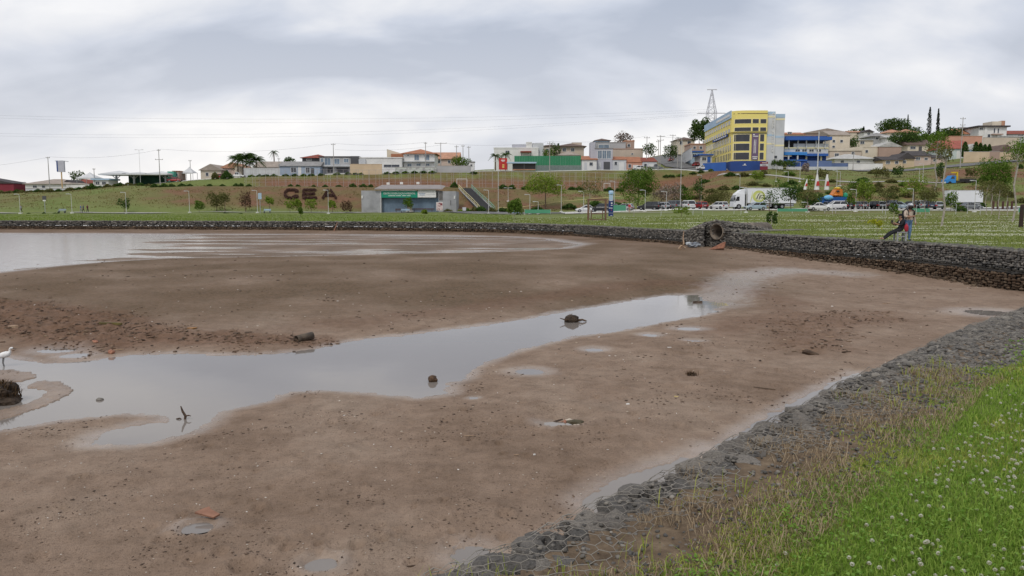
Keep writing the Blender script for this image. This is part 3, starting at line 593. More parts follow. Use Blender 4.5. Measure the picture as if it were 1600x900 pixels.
# hexagonal netting
hx = .105; hy = .088
def netz(s, t):
    x, y = nst(s, t); w = .046 + .045 * fbm(x * 3.1, y * 3.1, 2) + .02 * fbm(x * 8, y * 8, 2); w = np.clip(w, .012, .1) * sstep(.85, .45, t) + .012
    return np.where(t < 0, w + t * .9, w)
seg = []
for i, s in enumerate(np.arange(S0, S1, hx * .75 * 1.0)):
    for j, t in enumerate(np.arange(-.14, .74, hy)):
        tt = t + (hy / 2 if i % 2 else 0); c = (s, tt)
        # three edges per cell: one along s (twist), two diagonals
        p0 = (s - hx * .25, tt + hy / 2); p1 = (s + hx * .25, tt + hy / 2); p2 = (s + hx * .5, tt); p3 = (s + hx * .25, tt - hy / 2)
        seg += [(p0, p1, .0029), (p1, p2, .002), (p2, p3, .002)]
A = np.array([q[0] for q in seg]); B = np.array([q[1] for q in seg]); rad = np.array([q[2] for q in seg])
def warp(Q): return Q + np.stack([.028 * fbm(Q[:, 0] * 3, Q[:, 1] * 3, 2), .03 * fbm(Q[:, 0] * 3 + 9, Q[:, 1] * 3, 2)], -1)
A, B = warp(A), warp(B); ax, ay = nst(A[:, 0], A[:, 1]); bx, by = nst(B[:, 0], B[:, 1])
pa = np.stack([ax, ay, netz(A[:, 0], A[:, 1])], -1); pb = np.stack([bx, by, netz(B[:, 0], B[:, 1])], -1)
ok = fbm(ax * .9 + 3, ay * .9, 2) < .34 - .4 * (A[:, 1] > .48); pa, pb, rad = pa[ok], pb[ok], rad[ok]
d = pb - pa; d /= np.linalg.norm(d, axis=1)[:, None]; sd1 = np.cross(d, np.array([0, 0, 1.])); sd1 /= np.linalg.norm(sd1, axis=1)[:, None]; up = np.cross(sd1, d)
ring = [(sd1 * math.cos(q) + up * math.sin(q)) * rad[:, None] for q in (math.pi / 2, math.pi * 7 / 6, math.pi * 11 / 6)]
v = np.stack([pa + r for r in ring] + [pb + r for r in ring], 1); f0 = np.array([(0, 1, 4, 3), (1, 2, 5, 4), (2, 0, 3, 5)]); f = f0[None] + (np.arange(len(pa)) * 6)[:, None, None]
tag(np_mesh('wire_netting', v.reshape(-1, 3), f.reshape(-1, 4), mat('dull_wire', (.31, .285, .25), .7, (.21, .185, .155), 2, metal=.25), gb), kind='stuff')

# ------------------------------------------------------------------ near grass
def blades(name, x, y, z, h, w, lean, m, parent=None, curl=.5):
    n = len(x); a = rng.uniform(0, 6.283, n); b = a + rng.uniform(-.9, .9, n) + math.pi / 2; dx, dy = np.cos(a), np.sin(a); wx, wy = np.cos(b) * w / 2, np.sin(b) * w / 2
    l1 = lean * h * .35; l2 = lean * h; z1 = h * .6 * np.sqrt(np.clip(1 - (.5 * lean) ** 2, .05, 1)); z2 = h * np.sqrt(np.clip(1 - lean ** 2, .02, 1))
    V = np.stack([np.stack([x - wx, y - wy, z - .01], -1), np.stack([x + wx, y + wy, z - .01], -1), np.stack([x + dx * l1 + wx * .85, y + dy * l1 + wy * .85, z + z1], -1), np.stack([x + dx * l1 - wx * .85, y + dy * l1 - wy * .85, z + z1], -1), np.stack([x + dx * l2, y + dy * l2, z + z2], -1)], 1)
    f = np.array([(0, 1, 2), (0, 2, 3), (3, 2, 4)])[None] + (np.arange(n) * 5)[:, None, None]
    return np_mesh(name, V.reshape(-1, 3), f.reshape(-1, 3), m, parent)
GR1 = leafmat('grass_blade', (.14, .25, .03), (.35, .47, .10), .45); GR2 = leafmat('straw_blade', (.22, .15, .085), (.44, .35, .23), .2); GR3 = leafmat('yellowing_blade', (.22, .28, .035), (.46, .48, .13), .45)
def near_pts(n, dens, seed):
    r = np.random.default_rng(seed); y = 2.4 * (17 / 2.4) ** r.uniform(0, 1, n) ; u = r.uniform(-.25, .95, n); x = u * y
    dn = poly_dist(x, y, [tuple(v) for v in NEAR], False); land_ = ~in_poly(x, y, LAKE); return x, y, dn, land_, r
x, y, dn, ld, r = near_pts(460000, 1, 3)
edge = .55 + .25 * (y > 8) + .34 * fbm(x * 1.0, y * 1.0, 3)
k = ld & (dn > edge) & (r.uniform(0, 1, len(x)) < sstep(0, .35, dn - edge) * .9 + .1) & (x / y < .86)
k &= r.uniform(0, 1, len(x)) < np.clip(.55 + .0 * y, 0, 1) * np.where(x / y > .72, .5, 1)
x, y, dn = x[k], y[k], dn[k]; n = len(x); print('near grass blades', n)
hh = rng.uniform(.032, .085, n) * (1 + .45 * fbm(x * 1.5, y * 1.5, 2)) * np.clip(.4 + .55 * (dn - .5), .4, 1.05); yl = fbm(x * .7 + 9, y * .7, 3) + rng.uniform(-.3, .3, n) + .45 * sstep(1.1, .5, dn) > .40
ww = rng.uniform(.0035, .0075, n) * np.clip(y / 5, 1, 2.2)
for nm, kk, mm, lab in (('green_grass', ~yl, GR1, 'short green grass of the near bank'), ('yellowing_grass', yl, GR3, 'yellowish grass along the worn edge of the near bank')):
    q = kk; tag(blades(nm, x[q], y[q], np.zeros(q.sum()), hh[q], ww[q], np.where(dn[q] < 1.05, rng.uniform(.7, .98, q.sum()), rng.uniform(.3, .95, q.sum())), mm), lab, 'grass', kind='stuff')
# broad clover leaves low in the sward
x, y, dn, ld, r = near_pts(26000, 1, 5); k = ld & (dn > .75 + .3 * fbm(x * .8, y * .8, 2)) & (x / y < .86) & (fbm(x * .9 + 30, y * .9, 2) > -.12); x, y = x[k], y[k]; n = len(x)
a = rng.uniform(.006, .010, n) * np.clip(y / 6, 1, 1.7); hz_ = rng.uniform(.025, .065, n); tl = rng.uniform(-.5, .5, (n, 2)); ang = rng.uniform(0, 6.28, n)
V = np.stack([np.stack([x + a * np.cos(ang + q) * rr, y + a * np.sin(ang + q) * rr, hz_ + a * (tl[:, 0] * np.cos(q) + tl[:, 1] * np.sin(q))], -1) for q, rr in ((0, 1.3), (1.05, .75), (2.1, 1.3), (3.14, .75), (4.2, 1.3), (5.24, .75))], 1)
tag(np_mesh('clover_leaves', V.reshape(-1, 3), np.arange(n * 6).reshape(-1, 6), leafmat('clover_leaf', (.10, .20, .028), (.23, .35, .08), .3)), 'low clover leaves among the grass of the near bank', 'clover', kind='stuff')
# dry straw on the gabion edge
n = 24000; s = rng.uniform(S0, S1, n); t = rng.uniform(.02, 1.1, n) ** .8; x, y = nst(s, t); k = (fbm(x * 1.3 + 50, y * 1.3, 3) + .35 * t > .22) & (y < 7.8) & (y > 2.2); x, y = x[k], y[k]; n = len(x)
tag(blades('dry_straw', x, y, np.full(n, .015), rng.uniform(.04, .12, n), rng.uniform(.002, .0045, n), rng.uniform(.9, .992, n), GR2), 'dry straw lying on the gabion edge', 'straw', kind='stuff')
n = 3600; s = rng.uniform(S0, S1, n); t = rng.uniform(.0, .8, n); x, y = nst(s, t); k = (fbm(x * 1.1 + 20, y * 1.1, 2) > .16) & (y < 9); x, y = x[k], y[k]; n = len(x)
tag(blades('edge_tufts', x, y, np.full(n, .0), rng.uniform(.05, .15, n), rng.uniform(.004, .007, n), rng.uniform(.2, .8, n), GR3), 'green and yellow tufts growing through the wire netting', 'grass', kind='stuff')
# clover flower heads: individuals
def clover_mesh(k):
    mb = MB(); rr = random.Random(k)
    mb.tube([(0, 0, 0), (.004, .002, .05), (.003, 0, .085)], [.0016, .0014, .0012], 4, 1)
    for i in range(34):
        z = 1 - 2 * (i + .5) / 34 * .86; q = i * 2.4; r0 = math.sqrt(max(0, 1 - z * z)); c = Vector((r0 * math.cos(q), r0 * math.sin(q), z * .85)); t = c.cross(Vector((0, 0, 1.01))).normalized() * .26; w = c * .012; p = c * .0075 + Vector((.003, 0, .088))
        mb.add([p - t * .0075, p + t * .0075, p + w * .62 + t * .011 + Vector((0, 0, .002)), p + w * .75, p + w * .62 - t * .011 + Vector((0, 0, .002))], [(0, 1, 2, 3, 4)], 2 if (z < -.25 and rr.random() < .7) else 0)
    o = mb.build('clover_flower', [leafmat('clover_petal', (.52, .50, .41), (.76, .74, .65), .25), GR1, leafmat('clover_faded', (.30, .20, .13), (.5, .38, .28), .2)]); me = o.data; bpy.data.objects.remove(o); return me
cms = [clover_mesh(k) for k in range(4)]
r = np.random.default_rng(21); cnt = 0; tries = 0
while cnt < 270 and tries < 20000:
    tries += 1; px = r.uniform(1180, 1640); py = r.uniform(520, 905); c = G(px, py, .07); dn = float(poly_dist(np.array([c.x]), np.array([c.y]), [tuple(v) for v in NEAR], False)[0])
    if in_poly(np.array([c.x]), np.array([c.y]), LAKE)[0] or dn < 1.0: continue
    w = sstep(.95, 1.9, dn) * (.25 + .75 * (fbm(np.array([c.x * .8]), np.array([c.y * .8]), 2)[0] > -.05)) * (1.0 if 520 < py < 760 else .22) * (1 if px > 1330 else .3)
    if r.uniform() > w: continue
    o = bpy.data.objects.new('clover_flower', cms[cnt % 4]); COL.objects.link(o); o.location = (c.x, c.y, -.005); o.rotation_euler = (r.uniform(-.25, .25), r.uniform(-.25, .25), r.uniform(0, 6.28)); o.scale = (r.uniform(.48, .74),) * 3
    tag(o, 'small white clover flower standing in the near grass', 'flower', 'white clover flowers in the near grass', 'thing'); cnt += 1

# ------------------------------------------------------------------ small stuff on the mud
def mud_pts(n, y0=430, y1=900, x0=-60, x1=1660, gate=None, seed=1):
    r = np.random.default_rng(seed); px = r.uniform(x0, x1, n); py = r.uniform(y0, y1, n); a = (px - 800) / F; b = (450 - py) / F; dy = cp + b * sp; dz = -sp + b * cp
    Y = (-1.43 - CAMZ) / (dz / dy); X = a / dy * Y; k = (sdist(X, Y, LAKE) > .25) & (Y < 60)
    X, Y = X[k], Y[k]; z, w, l = bed_height(X, Y); return X, Y, z, w, l, r
CLOD = islandmat('mud_clod', [(.05, .033, .023), (.09, .06, .042), (.15, .10, .07), (.07, .048, .034)], .8, .3)
X_, Y_, z_, w_, l_, r = mud_pts(60000, 400, 900, seed=2)
k = (w_ < .85) & (r.uniform(0, 1, len(X_)) < np.clip(-.05 + 1.5 * fbm(X_ * .6, Y_ * .6, 4, .65) + .5 * l_, .015, .8)); X_, Y_, z_ = X_[k], Y_[k], z_[k]; n = len(X_); a = (.003 + .012 * r.uniform(0, 1, n) ** 4) * np.clip(Y_ / 9, .8, 3.2); print('clods', n)
tag(lumps('mud_clods', np.stack([X_, Y_, z_ + a * .15], -1), np.stack([a * 1.8, a * 1.1, a * .4], -1), CLOD), 'small dark clods scattered over the lake mud', 'clods', kind='stuff')
# shreds of twig and leaf in the drift lines
LIT = islandmat('drift_litter', [(.03, .02, .014), (.09, .05, .03), (.20, .13, .08), (.06, .04, .028), (.34, .25, .16)], .85, .2)
X_, Y_, z_, w_, l_, r = mud_pts(60000, 462, 640, seed=4); k = (r.uniform(0, 1, len(X_)) < np.clip(l_ * 1.0 - .05 + .012, 0, 1) * np.clip(.5 + 1.5 * fbm(X_ * .9, Y_ * .9, 3), .06, 1)) & (w_ < .9); X_, Y_, z_ = X_[k], Y_[k], z_[k]; n = len(X_); a = .012 + .05 * r.uniform(0, 1, n) ** 2; print('litter', n)
tag(lumps('drift_litter', np.stack([X_, Y_, z_ + .008], -1), np.stack([a * r.uniform(.6, 1.9, n), a * r.uniform(.15, .5, n), a * .2], -1), LIT, tilt=.5), 'twigs and leaf shreds washed up along the pool', 'litter', kind='stuff')
k = (l_[k] > .4) if False else (np.random.default_rng(8).uniform(0, 1, n) < .12) & (X_ < 2); nk = int(k.sum()); a = np.random.default_rng(9).uniform(.012, .055, nk); tag(lumps('drift_lumps', np.stack([X_[k], Y_[k], z_[k] + a * .1], -1), np.stack([a * 1.3, a, a * .5], -1), CLOD, jit=.4), 'dark mud lumps in the drift line beyond the pool', 'mud lumps', kind='stuff')
# pale shells and bits
X_, Y_, z_, w_, l_, r = mud_pts(900, 440, 900, seed=6); k = w_ < .8; X_, Y_, z_ = X_[k], Y_[k], z_[k]; n = len(X_); a = r.uniform(.006, .014, n) * np.clip(Y_ / 9, .8, 2.6)
tag(lumps('pale_fragments', np.stack([X_, Y_, z_ + .004], -1), np.stack([a * 1.4, a * .7, a * .35], -1), islandmat('pale_bits', [(.62, .58, .52), (.42, .33, .24), (.75, .72, .68)], .7, .1)), 'tiny pale shell and leaf fragments on the mud', 'fragments', kind='stuff')

# ------------------------------------------------------------------ larger things lying on the mud
WOOD = mat('wet_driftwood', (.13, .085, .055), .75, (.05, .032, .022), 9, .5, 40); WOODP = mat('pale_wood', (.42, .30, .20), .8, (.26, .17, .11), 7, .4, 40); DARKM = mat('dark_mud_lump', (.07, .048, .032), .85, (.03, .02, .014), 9, .8, 22)
REDB = mat('brick_red_board', (.33, .17, .11), .8, (.22, .11, .07), 6, .3, 30); TERR = mat('terracotta', (.40, .19, .12), .8, (.26, .12, .08), 6, .3, 30)
def lump_part(name, parent, c, sz, m, seed=0, sub=2, jit=.22):
    bm = bmesh.new(); bmesh.ops.create_icosphere(bm, subdivisions=sub, radius=1)
    for v in bm.verts:
        q = 1 + jit * (perlin(np.array([v.co.x * 1.7 + seed]), np.array([v.co.y * 1.7 + v.co.z * 2.3]))[0] * 2); v.co = Vector((v.co.x * sz[0] * q + c[0], v.co.y * sz[1] * q + c[1], v.co.z * sz[2] * q + c[2]))
    me = bpy.data.meshes.new(name); bm.to_mesh(me); bm.free(); me.materials.append(m); o = bpy.data.objects.new(name, me); COL.objects.link(o); o.parent = parent; return o
def sticks(name, parent, n, R0, H, rad, m, seed, flat=.5):
    rr = random.Random(seed)
    for i in range(n):
        a = rr.uniform(0, 6.28); l = R0 * rr.uniform(.6, 1.3); p = Vector((rr.uniform(-.3, .3) * R0, rr.uniform(-.3, .3) * R0, rr.uniform(.0, .4) * H)); d = Vector((math.cos(a), math.sin(a), rr.uniform(-.1, flat))) * l
        mb = MB(); mb.tube([p, p + d * .5 + Vector((rr.uniform(-.1, .1), rr.uniform(-.1, .1), rr.uniform(-.03, .1))) * l, p + d], [rad, rad * .8, rad * .35], 5); mb.build(name, m, parent)
def bedthing(name, label, cat, px, py, group=None): c = onbed(px, py); return thing(name, label, cat, c, 0, group)
t = bedthing('root_clump', 'tangled brown root clump standing in the middle of the pool', 'driftwood', 893, 503); t.location = G(893, 503, POOL_L)
lump_part('root_mass', t, (0, 0, .07), (.2, .16, .15), DARKM, 3); sticks('root', t, 13, .24, .26, .026, WOOD, 4, .5); mb = MB(); mb.tube([(.15, 0, .02), (.3, .03, .06), (.42, .02, .02)], [.03, .03, .02], 6); mb.build('branch', WOOD, t)
t = bedthing('mud_lump', 'round brown lump poking out of the pool near its lower shore', 'mud lump', 676, 596); t.location = G(676, 596, POOL_L); lump_part('lump', t, (0, 0, .04), (.09, .08, .085), mat('brown_lump', (.13, .075, .04), .7, (.05, .03, .02), 20, .6, 60), 5)
t = bedthing('stick', 'forked dark stick standing upright in the pool water', 'stick', 288, 655); t.location = G(288, 655, POOL_L)
mb = MB(); mb.tube([(.0, 0, -.05), (.02, 0, .05), (-.02, 0, .12), (-.05, .01, .2)], [.018, .02, .017, .008], 6); mb.build('stem', WOOD, t); mb = MB(); mb.tube([(.015, 0, .05), (.07, .0, .06), (.1, 0, .05)], [.012, .01, .006], 5); mb.build('twig', WOOD, t); mb = MB(); mb.tube([(-.12, .0, .005), (-.07, 0, .015), (-.04, 0, 0)], [.01, .012, .006], 5); mb.build('twig', WOOD, t)
t = bedthing('flat_stone', 'flat grey stone breaking the surface at the pool\'s wide end', 'stone', 156, 625); t.location = G(156, 625, POOL_L); lump_part('stone_slab', t, (0, 0, .01), (.06, .05, .03), NEARROCK, 8)
t = bedthing('root_stump', 'large shaggy dark root stump in the water beside the white bird', 'stump', -2, 628); t.location = G(-2, 628, POOL_L)
lump_part('stump_mass', t, (0, 0, .06), (.34, .3, .26), DARKM, 9, 3, .3); rr = np.random.default_rng(2); n = 420; th = rr.uniform(0, 6.28, n); el = rr.uniform(.05, 1.4, n); x = .33 * np.cos(th) * np.cos(el); y = .29 * np.sin(th) * np.cos(el); zz = .08 + .26 * np.sin(el)
tag(blades('root_fibres', x, y, zz - .05, rr.uniform(.05, .16, n), rr.uniform(.008, .018, n), rr.uniform(.5, .98, n), leafmat('root_fibre', (.03, .02, .012), (.12, .075, .04), .1), t), kind='stuff')
t = bedthing('board', 'pale reddish board propped over a muddy hole in the foreground mud', 'board', 325, 808); t.rotation_euler = (R(12), R(5), R(-14)); t.location.z += .03
mb = MB(); mb.slab([(-.13, -.03), (.1, -.045), (.125, .02), (-.02, .07), (-.05, .10), (-.09, .05)], 0, .018); mb.build('plank', REDB, t)
t = bedthing('drain_pipe', 'short broken dark pipe half buried at the pool\'s far bank', 'pipe', 466, 532); t.rotation_euler = (0, 0, R(-38))
def pipe_mesh(mb, L0, L1, ro, ri, n=20, mi=0, ax='y'):
    v = []; f = []
    for (l, rr_) in ((L0, ro), (L1, ro), (L1, ri), (L0, ri)):
        v += [(rr_ * math.cos(6.2832 * k / n), l, rr_ * math.sin(6.2832 * k / n)) for k in range(n)]
    for j in range(4): f += [(j * n + k, j * n + (k + 1) % n, ((j + 1) % 4) * n + (k + 1) % n, ((j + 1) % 4) * n + k) for k in range(n)]
    mb.add(v, f, mi); return mb
o = pipe_mesh(MB(), -.05, .40, .09, .078).build('barrel', mat('old_pipe', (.11, .085, .06), .7, (.06, .045, .035), 8, .3), t, True); o.location = (0, 0, .035); o.rotation_euler = (R(4), 0, 0)
mb = MB(); mb.slab([(.077 * math.cos(a), .077 * math.sin(a)) for a in np.linspace(0, 6.283, 17)[:-1]], -.01, .01); o = mb.build('dark_disc', CORE, t); o.rotation_euler = (R(90), 0, 0); o.location = (0, .3, .035)  # near-black disc closes the bore so the hole reads dark
sticks('twig', t, 7, .4, .1, .012, WOOD, 8, .3)
for (px, py, l, w, h, rz, m, lab) in [
  (172, 507, .62, .12, .05, .05, mat('mossy_wood', (.16, .13, .04), .8, (.09, .07, .025), 8, .4), 'mossy yellow-green plank lying in the drift litter'),
  (300, 513, .22, .16, .02, .4, mat('orange_leaf', (.45, .24, .09), .7, (.32, .16, .06), 8, .2), 'curled orange-brown bark sheet in the drift litter'),
  (20, 513, .30, .16, .07, -.3, WOODP, 'pale bark slab at the edge of the drift litter'),
  (180, 547, .36, .025, .02, .1, WOODP, 'thin pale lath lying by the pool\'s far bank'),
  (732, 681, .16, .018, .008, -.15, WOODP, 'thin pale straw on the bare mud below the pool'),
  (835, 711, .035, .02, .015, .3, mat('white_scrap', (.8, .78, .74), .6), 'tiny bright white scrap beside a thin straw on the mud'),
  (807, 711, .075, .015, .01, -.2, WOODP, 'thin pale straw beside a tiny white scrap on the mud'),
  (640, 886, .2, .014, .012, .35, WOOD, 'long dark twig lying on mud near the bottom edge'),
  (1296, 527, .24, .05, .02, .2, WOODP, 'pale flat stick in the litter patch facing the gabion'),
  (1384, 475, .38, .10, .03, .5, WOODP, 'pale wood sliver on mud below the right wall'),
  (1322, 551, .3, .03, .03, .5, WOOD, 'dark curved stick lying right of the log chunk'),
  (1195, 608, .42, .022, .02, -.7, WOOD, 'long thin brown stick near the wet edge strip'),
  (1057, 620, .075, .02, .012, -.2, mat('yellow_scrap', (.72, .58, .25), .6), 'small yellowish scrap on the open mud'),
  (936, 527, .09, .02, .012, .8, mat('white_scrap', (.8, .78, .74)), 'white sliver at the pool shore near the root clump'),
  (981, 632, .06, .035, .015, .1, mat('white_scrap', (.8, .78, .74)), 'crumpled white paper bit on the open mud'),
  (1046, 543, .10, .03, .012, 0, mat('white_scrap', (.8, .78, .74)), 'small white strip on mud between the puddles'),
  (1090, 476, .34, .08, .05, .1, WOOD, 'dark waterlogged branch at the narrow end of the pool')]:
    t = bedthing('debris_piece', lab, 'debris', px, py); t.rotation_euler = (random.uniform(-.08, .08), random.uniform(-.08, .08), rz); mb = MB(); k = 7; poly = [(l / 2 * math.cos(a) * random.uniform(.85, 1.1), w / 2 * math.sin(a) * random.uniform(.75, 1.2)) for a in np.linspace(.2, 6.48, 9)[:-1]]
    if py < 480 and px > 1000 and px < 1200: t.location.z = POOL_L
    mb.slab(poly, .0, h); mb.build('slab_piece', m, t)
t = bedthing('debris_heap', 'heap of sticks and rags around a small water hole in the mud', 'debris', 885, 664)
lump_part('rag', t, (.12, .02, .03), (.15, .06, .05), mat('olive_rag', (.12, .10, .06), .8, (.05, .045, .03), 12, .5), 12); lump_part('paper', t, (.16, -.07, .015), (.07, .035, .02), mat('dirty_paper', (.55, .47, .38), .8, (.3, .24, .19), 14, .4), 14); lump_part('foam', t, (.05, .10, .03), (.07, .04, .04), mat('dirty_paper', (.55, .47, .38)), 15)
lump_part('bark', t, (-.02, .0, .03), (.03, .05, .05), TERR, 16); mb = MB(); mb.tube([(-.25, -.02, .01), (-.15, .03, .05), (-.05, .06, .07)], [.012, .016, .01], 5); mb.build('branch', WOOD, t); mb = MB(); mb.tube([(-.22, .03, .02), (-.1, .02, .03), (.0, .05, .05)], [.008, .01, .006], 5); mb.build('branch', REDB, t)
t = bedthing('log_chunk', 'short dark log chunk half sunk in the mud beyond the gabion bend', 'log', 1266, 555); t.rotation_euler = (0, R(8), R(-25)); mb = MB(); mb.tube([(-.17, 0, .05), (-.05, .01, .055), (.17, 0, .03)], [.05, .06, .035], 8); mb.build('log_body', WOOD, t); lump_part('torn_end', t, (-.15, 0, .08), (.05, .03, .03), WOODP, 3, 1)
t = bedthing('grass_clump', 'tuft of dark dead roots in a dip of the open mud', 'root tuft', 1080, 586); rr = np.random.default_rng(5); n = 130; tag(blades('dead_roots', rr.normal(0, .055, n), rr.normal(0, .05, n), np.zeros(n), rr.uniform(.03, .10, n), rr.uniform(.006, .012, n), rr.uniform(.3, .95, n), MATS['root_fibre'], t), kind='stuff'); lump_part('root_base', t, (0, 0, .0), (.09, .07, .03), DARKM, 2)
for (px, py, lab, q) in [(148, 536, 'round orange fruit husk on the far bank of the pool', (.08, .07, .05)), (174, 552, 'orange fruit husk nearest the water on the far bank', (.07, .06, .05))]:
    t = bedthing('fruit_husk', lab, 'husk', px, py); lump_part('shell', t, (0, 0, .03), q, TERR, px, 2); lump_part('stalk', t, (.03, 0, .07), (.012, .012, .02), WOOD, px, 1)

# egret
WHITE = mat('egret_white', (.80, .79, .77), .7, (.70, .69, .68), 20, .2, 90)
def skin_mesh(name, joints, edges, m, parent=None, sub=2, root=0):
    me = bpy.data.meshes.new(name); me.from_pydata([j[:3] for j in joints], edges, []); o = bpy.data.objects.new(name, me); COL.objects.link(o)
    o.modifiers.new('skin', 'SKIN'); sv = me.skin_vertices[0].data
    for i, j in enumerate(joints): rr = j[3]; sv[i].radius = (rr if not isinstance(rr, tuple) else rr[0], rr if not isinstance(rr, tuple) else rr[1]); sv[i].use_root = (i == root)
    sb = o.modifiers.new('sub', 'SUBSURF'); sb.levels = sub; sb.render_levels = sub
    dg = bpy.context.evaluated_depsgraph_get(); nm = bpy.data.meshes.new_from_object(o.evaluated_get(dg)); bpy.data.objects.remove(o); nm.materials.clear()
    for q in (m if isinstance(m, (list, tuple)) else [m]): nm.materials.append(q)
    nm.polygons.foreach_set('use_smooth', [True] * len(nm.polygons)); o = bpy.data.objects.new(name, nm); COL.objects.link(o)
    if parent: o.parent = parent
    return o
c = onbed(8, 577); t = thing('egret', 'white egret wading at the pool edge', 'bird', (c.x, c.y, c.z))
skin_mesh('bird_body', [(-.16, 0, .22, .02), (-.08, 0, .27, .05), (.02, 0, .30, .068), (.09, 0, .32, .05), (.125, 0, .355, .026), (.115, 0, .395, .02), (.135, 0, .43, .02), (.165, 0, .435, .026), (.19, 0, .43, .014)], [(i, i + 1) for i in range(8)], WHITE, t, 2, 2)
DK = mat('egret_leg', (.05, .045, .04), .6)
for yo, xo in ((-.02, .0), (.025, -.05)):
    mb = MB(); mb.tube([(xo + .01, yo, .25), (xo - .01, yo, .13), (xo + .02, yo, 0), (xo + .07, yo, 0)], [.009, .006, .006, .004], 5); mb.build('leg', DK, t)
mb = MB(); mb.tube([(.185, 0, .432), (.27, 0, .418)], [.010, .002], 6); mb.build('beak', DK, t)
mb = MB(); mb.tube([(-.1, -.03, .29), (-.17, -.01, .22), (-.22, 0, .18)], [.03, .025, .005], 6); mb.build('tail', WHITE, t)
# ------------------------------------------------------------------ paths and streets laid on the land
ASPH = mat('asphalt', (.17, .165, .16), .9, (.12, .118, .115), .8, .3, 30); CONC = mat('concrete', (.42, .40, .37), .85, (.30, .285, .26), 1.5, .25, 20); WPAINT = mat('white_paint', (.78, .77, .74), .7, (.62, .61, .58), 2)
def ribbon(name, pts, width, m, dz=.06, n=None, curb=None, cross=5):
    pts = [Vector(p) for p in pts]; cum = np.cumsum([0] + [(pts[i + 1] - pts[i]).length for i in range(len(pts) - 1)]); n = n or max(8, int(cum[-1] / 1.5)); s = np.linspace(0, cum[-1], n)
    x = np.interp(s, cum, [p.x for p in pts]); y = np.interp(s, cum, [p.y for p in pts]); dx = np.gradient(x); dy = np.gradient(y); l = np.hypot(dx, dy); nx, ny = -dy / l, dx / l
    o = np.linspace(-width / 2, width / 2, cross); X = x[:, None] + nx[:, None] * o; Y = y[:, None] + ny[:, None] * o; Z = T(X, Y) + dz; i = np.arange(n * cross).reshape(n, cross)
    f = np.stack([i[:-1, :-1], i[:-1, 1:], i[1:, 1:], i[1:, :-1]], -1).reshape(-1, 4)
    ob = tag(np_mesh(name, np.stack([X, Y, Z], -1).reshape(-1, 3), f, m, smooth=True), kind='structure')
    if curb:
        for sgn in curb:
            oo = sgn * width / 2; v = []
            for a, h in ((0, -.1), (0, .13), (.16 * sgn, .13), (.16 * sgn, -.1)): xx = x + nx * (oo + a); yy = y + ny * (oo + a); v.append(np.stack([xx, yy, T(xx, yy) + dz + h], -1))
            v = np.stack(v, 1).reshape(-1, 3); f = [(k * 4 + q, k * 4 + (q + 1) % 4, k * 4 + 4 + (q + 1) % 4, k * 4 + 4 + q) for k in range(n - 1) for q in range(4)]
            np_mesh('kerb', v, f, WPAINT, ob)
    return ob
L2 = lambda px, Y: (ray(px, 322)[0] * Y, Y)
ribbon('promenade_path', [L2(-300, 168), L2(0, 168), L2(400, 170), L2(560, 172), L2(720, 172)], 3.0, CONC, .16)
ribbon('plaza_path', [L2(715, 170), L2(760, 163), L2(800, 160), L2(880, 158)], 9, ASPH, .14)
ribbon('promenade_path', [L2(715, 158), L2(800, 152), L2(900, 146), L2(1000, 135), L2(1100, 130)], 1.6, CONC, .14)
ribbon('parking_road', [L2(880, 152), L2(1000, 152), L2(1100, 151), L2(1200, 150), L2(1300, 150), L2(1450, 150), L2(1700, 150)], 11, ASPH, .12, curb=(1, -1))
ribbon('hill_street', [L2(250, 256), L2(400, 258), L2(600, 259), L2(800, 261), L2(950, 261), L2(1040, 262), L2(1100, 252), L2(1180, 243)], 8, ASPH, .12, curb=(-1,))
ribbon('climbing_street', [L2(1090, 258), L2(1066, 275), L2(1052, 300), L2(1043, 330), L2(1036, 380)], 12, ASPH, .3)
ribbon('hillside_street', [L2(1330, 243), L2(1400, 244), L2(1460, 246), L2(1500, 250), L2(1540, 256), L2(1700, 262)], 7, ASPH, .2)
ribbon('embankment_path', [L2(1120, 236), L2(1200, 226), L2(1290, 212), L2(1340, 205), L2(1420, 203), L2(1480, 200)], 1.8, CONC, .12)

# ------------------------------------------------------------------ builders for houses
GLASS = mat('dark_glass', (.05, .06, .075), .15, (.03, .035, .045), 1, spec=.6); GLASSB = mat('blue_glass', (.16, .22, .28), .12, (.10, .14, .19), .6, spec=.6); FRAME = mat('white_frame', (.72, .72, .70), .6)
def paint(n, c, d=.82): return mat(n, c, .85, tuple(q * d for q in c), .35, .08, 6, lo=.3, hi=.7)
C_WH = paint('white_render', (.74, .73, .70)); C_CR = paint('cream_render', (.66, .58, .46)); C_BE = paint('beige_render', (.56, .47, .38)); C_GY = paint('grey_render', (.42, .42, .42)); C_LG = paint('light_grey_render', (.57, .58, .59)); C_PK = paint('pinkish_render', (.60, .47, .40)); C_BL = paint('blue_grey_render', (.36, .43, .52)); C_BR = paint('brown_render', (.42, .30, .24)); C_SA = paint('salmon_render', (.58, .31, .22)); C_DK = paint('dark_render', (.10, .10, .105)); C_YE = paint('yellow_render', (.78, .66, .21), .94); C_BLU = paint('royal_blue_paint', (.045, .13, .42)); C_NAV = paint('navy_paint', (.03, .07, .24)); C_SKY = paint('pale_blue_paint', (.42, .55, .68)); C_GRN = paint('green_sheet', (.05, .24, .12)); C_RED = paint('red_paint', (.50, .05, .045)); C_TAN = paint('sand_wall', (.60, .47, .32)); C_MAR = paint('maroon_paint', (.22, .035, .05)); C_PUR = paint('purple_banner', (.17, .12, .20)); C_LIL = paint('lilac_grey', (.48, .48, .53))
def rooftile(n, c): return mat(n, c, .85, tuple(q * .66 for q in c), .9, .35, 12, lo=.3, hi=.7)
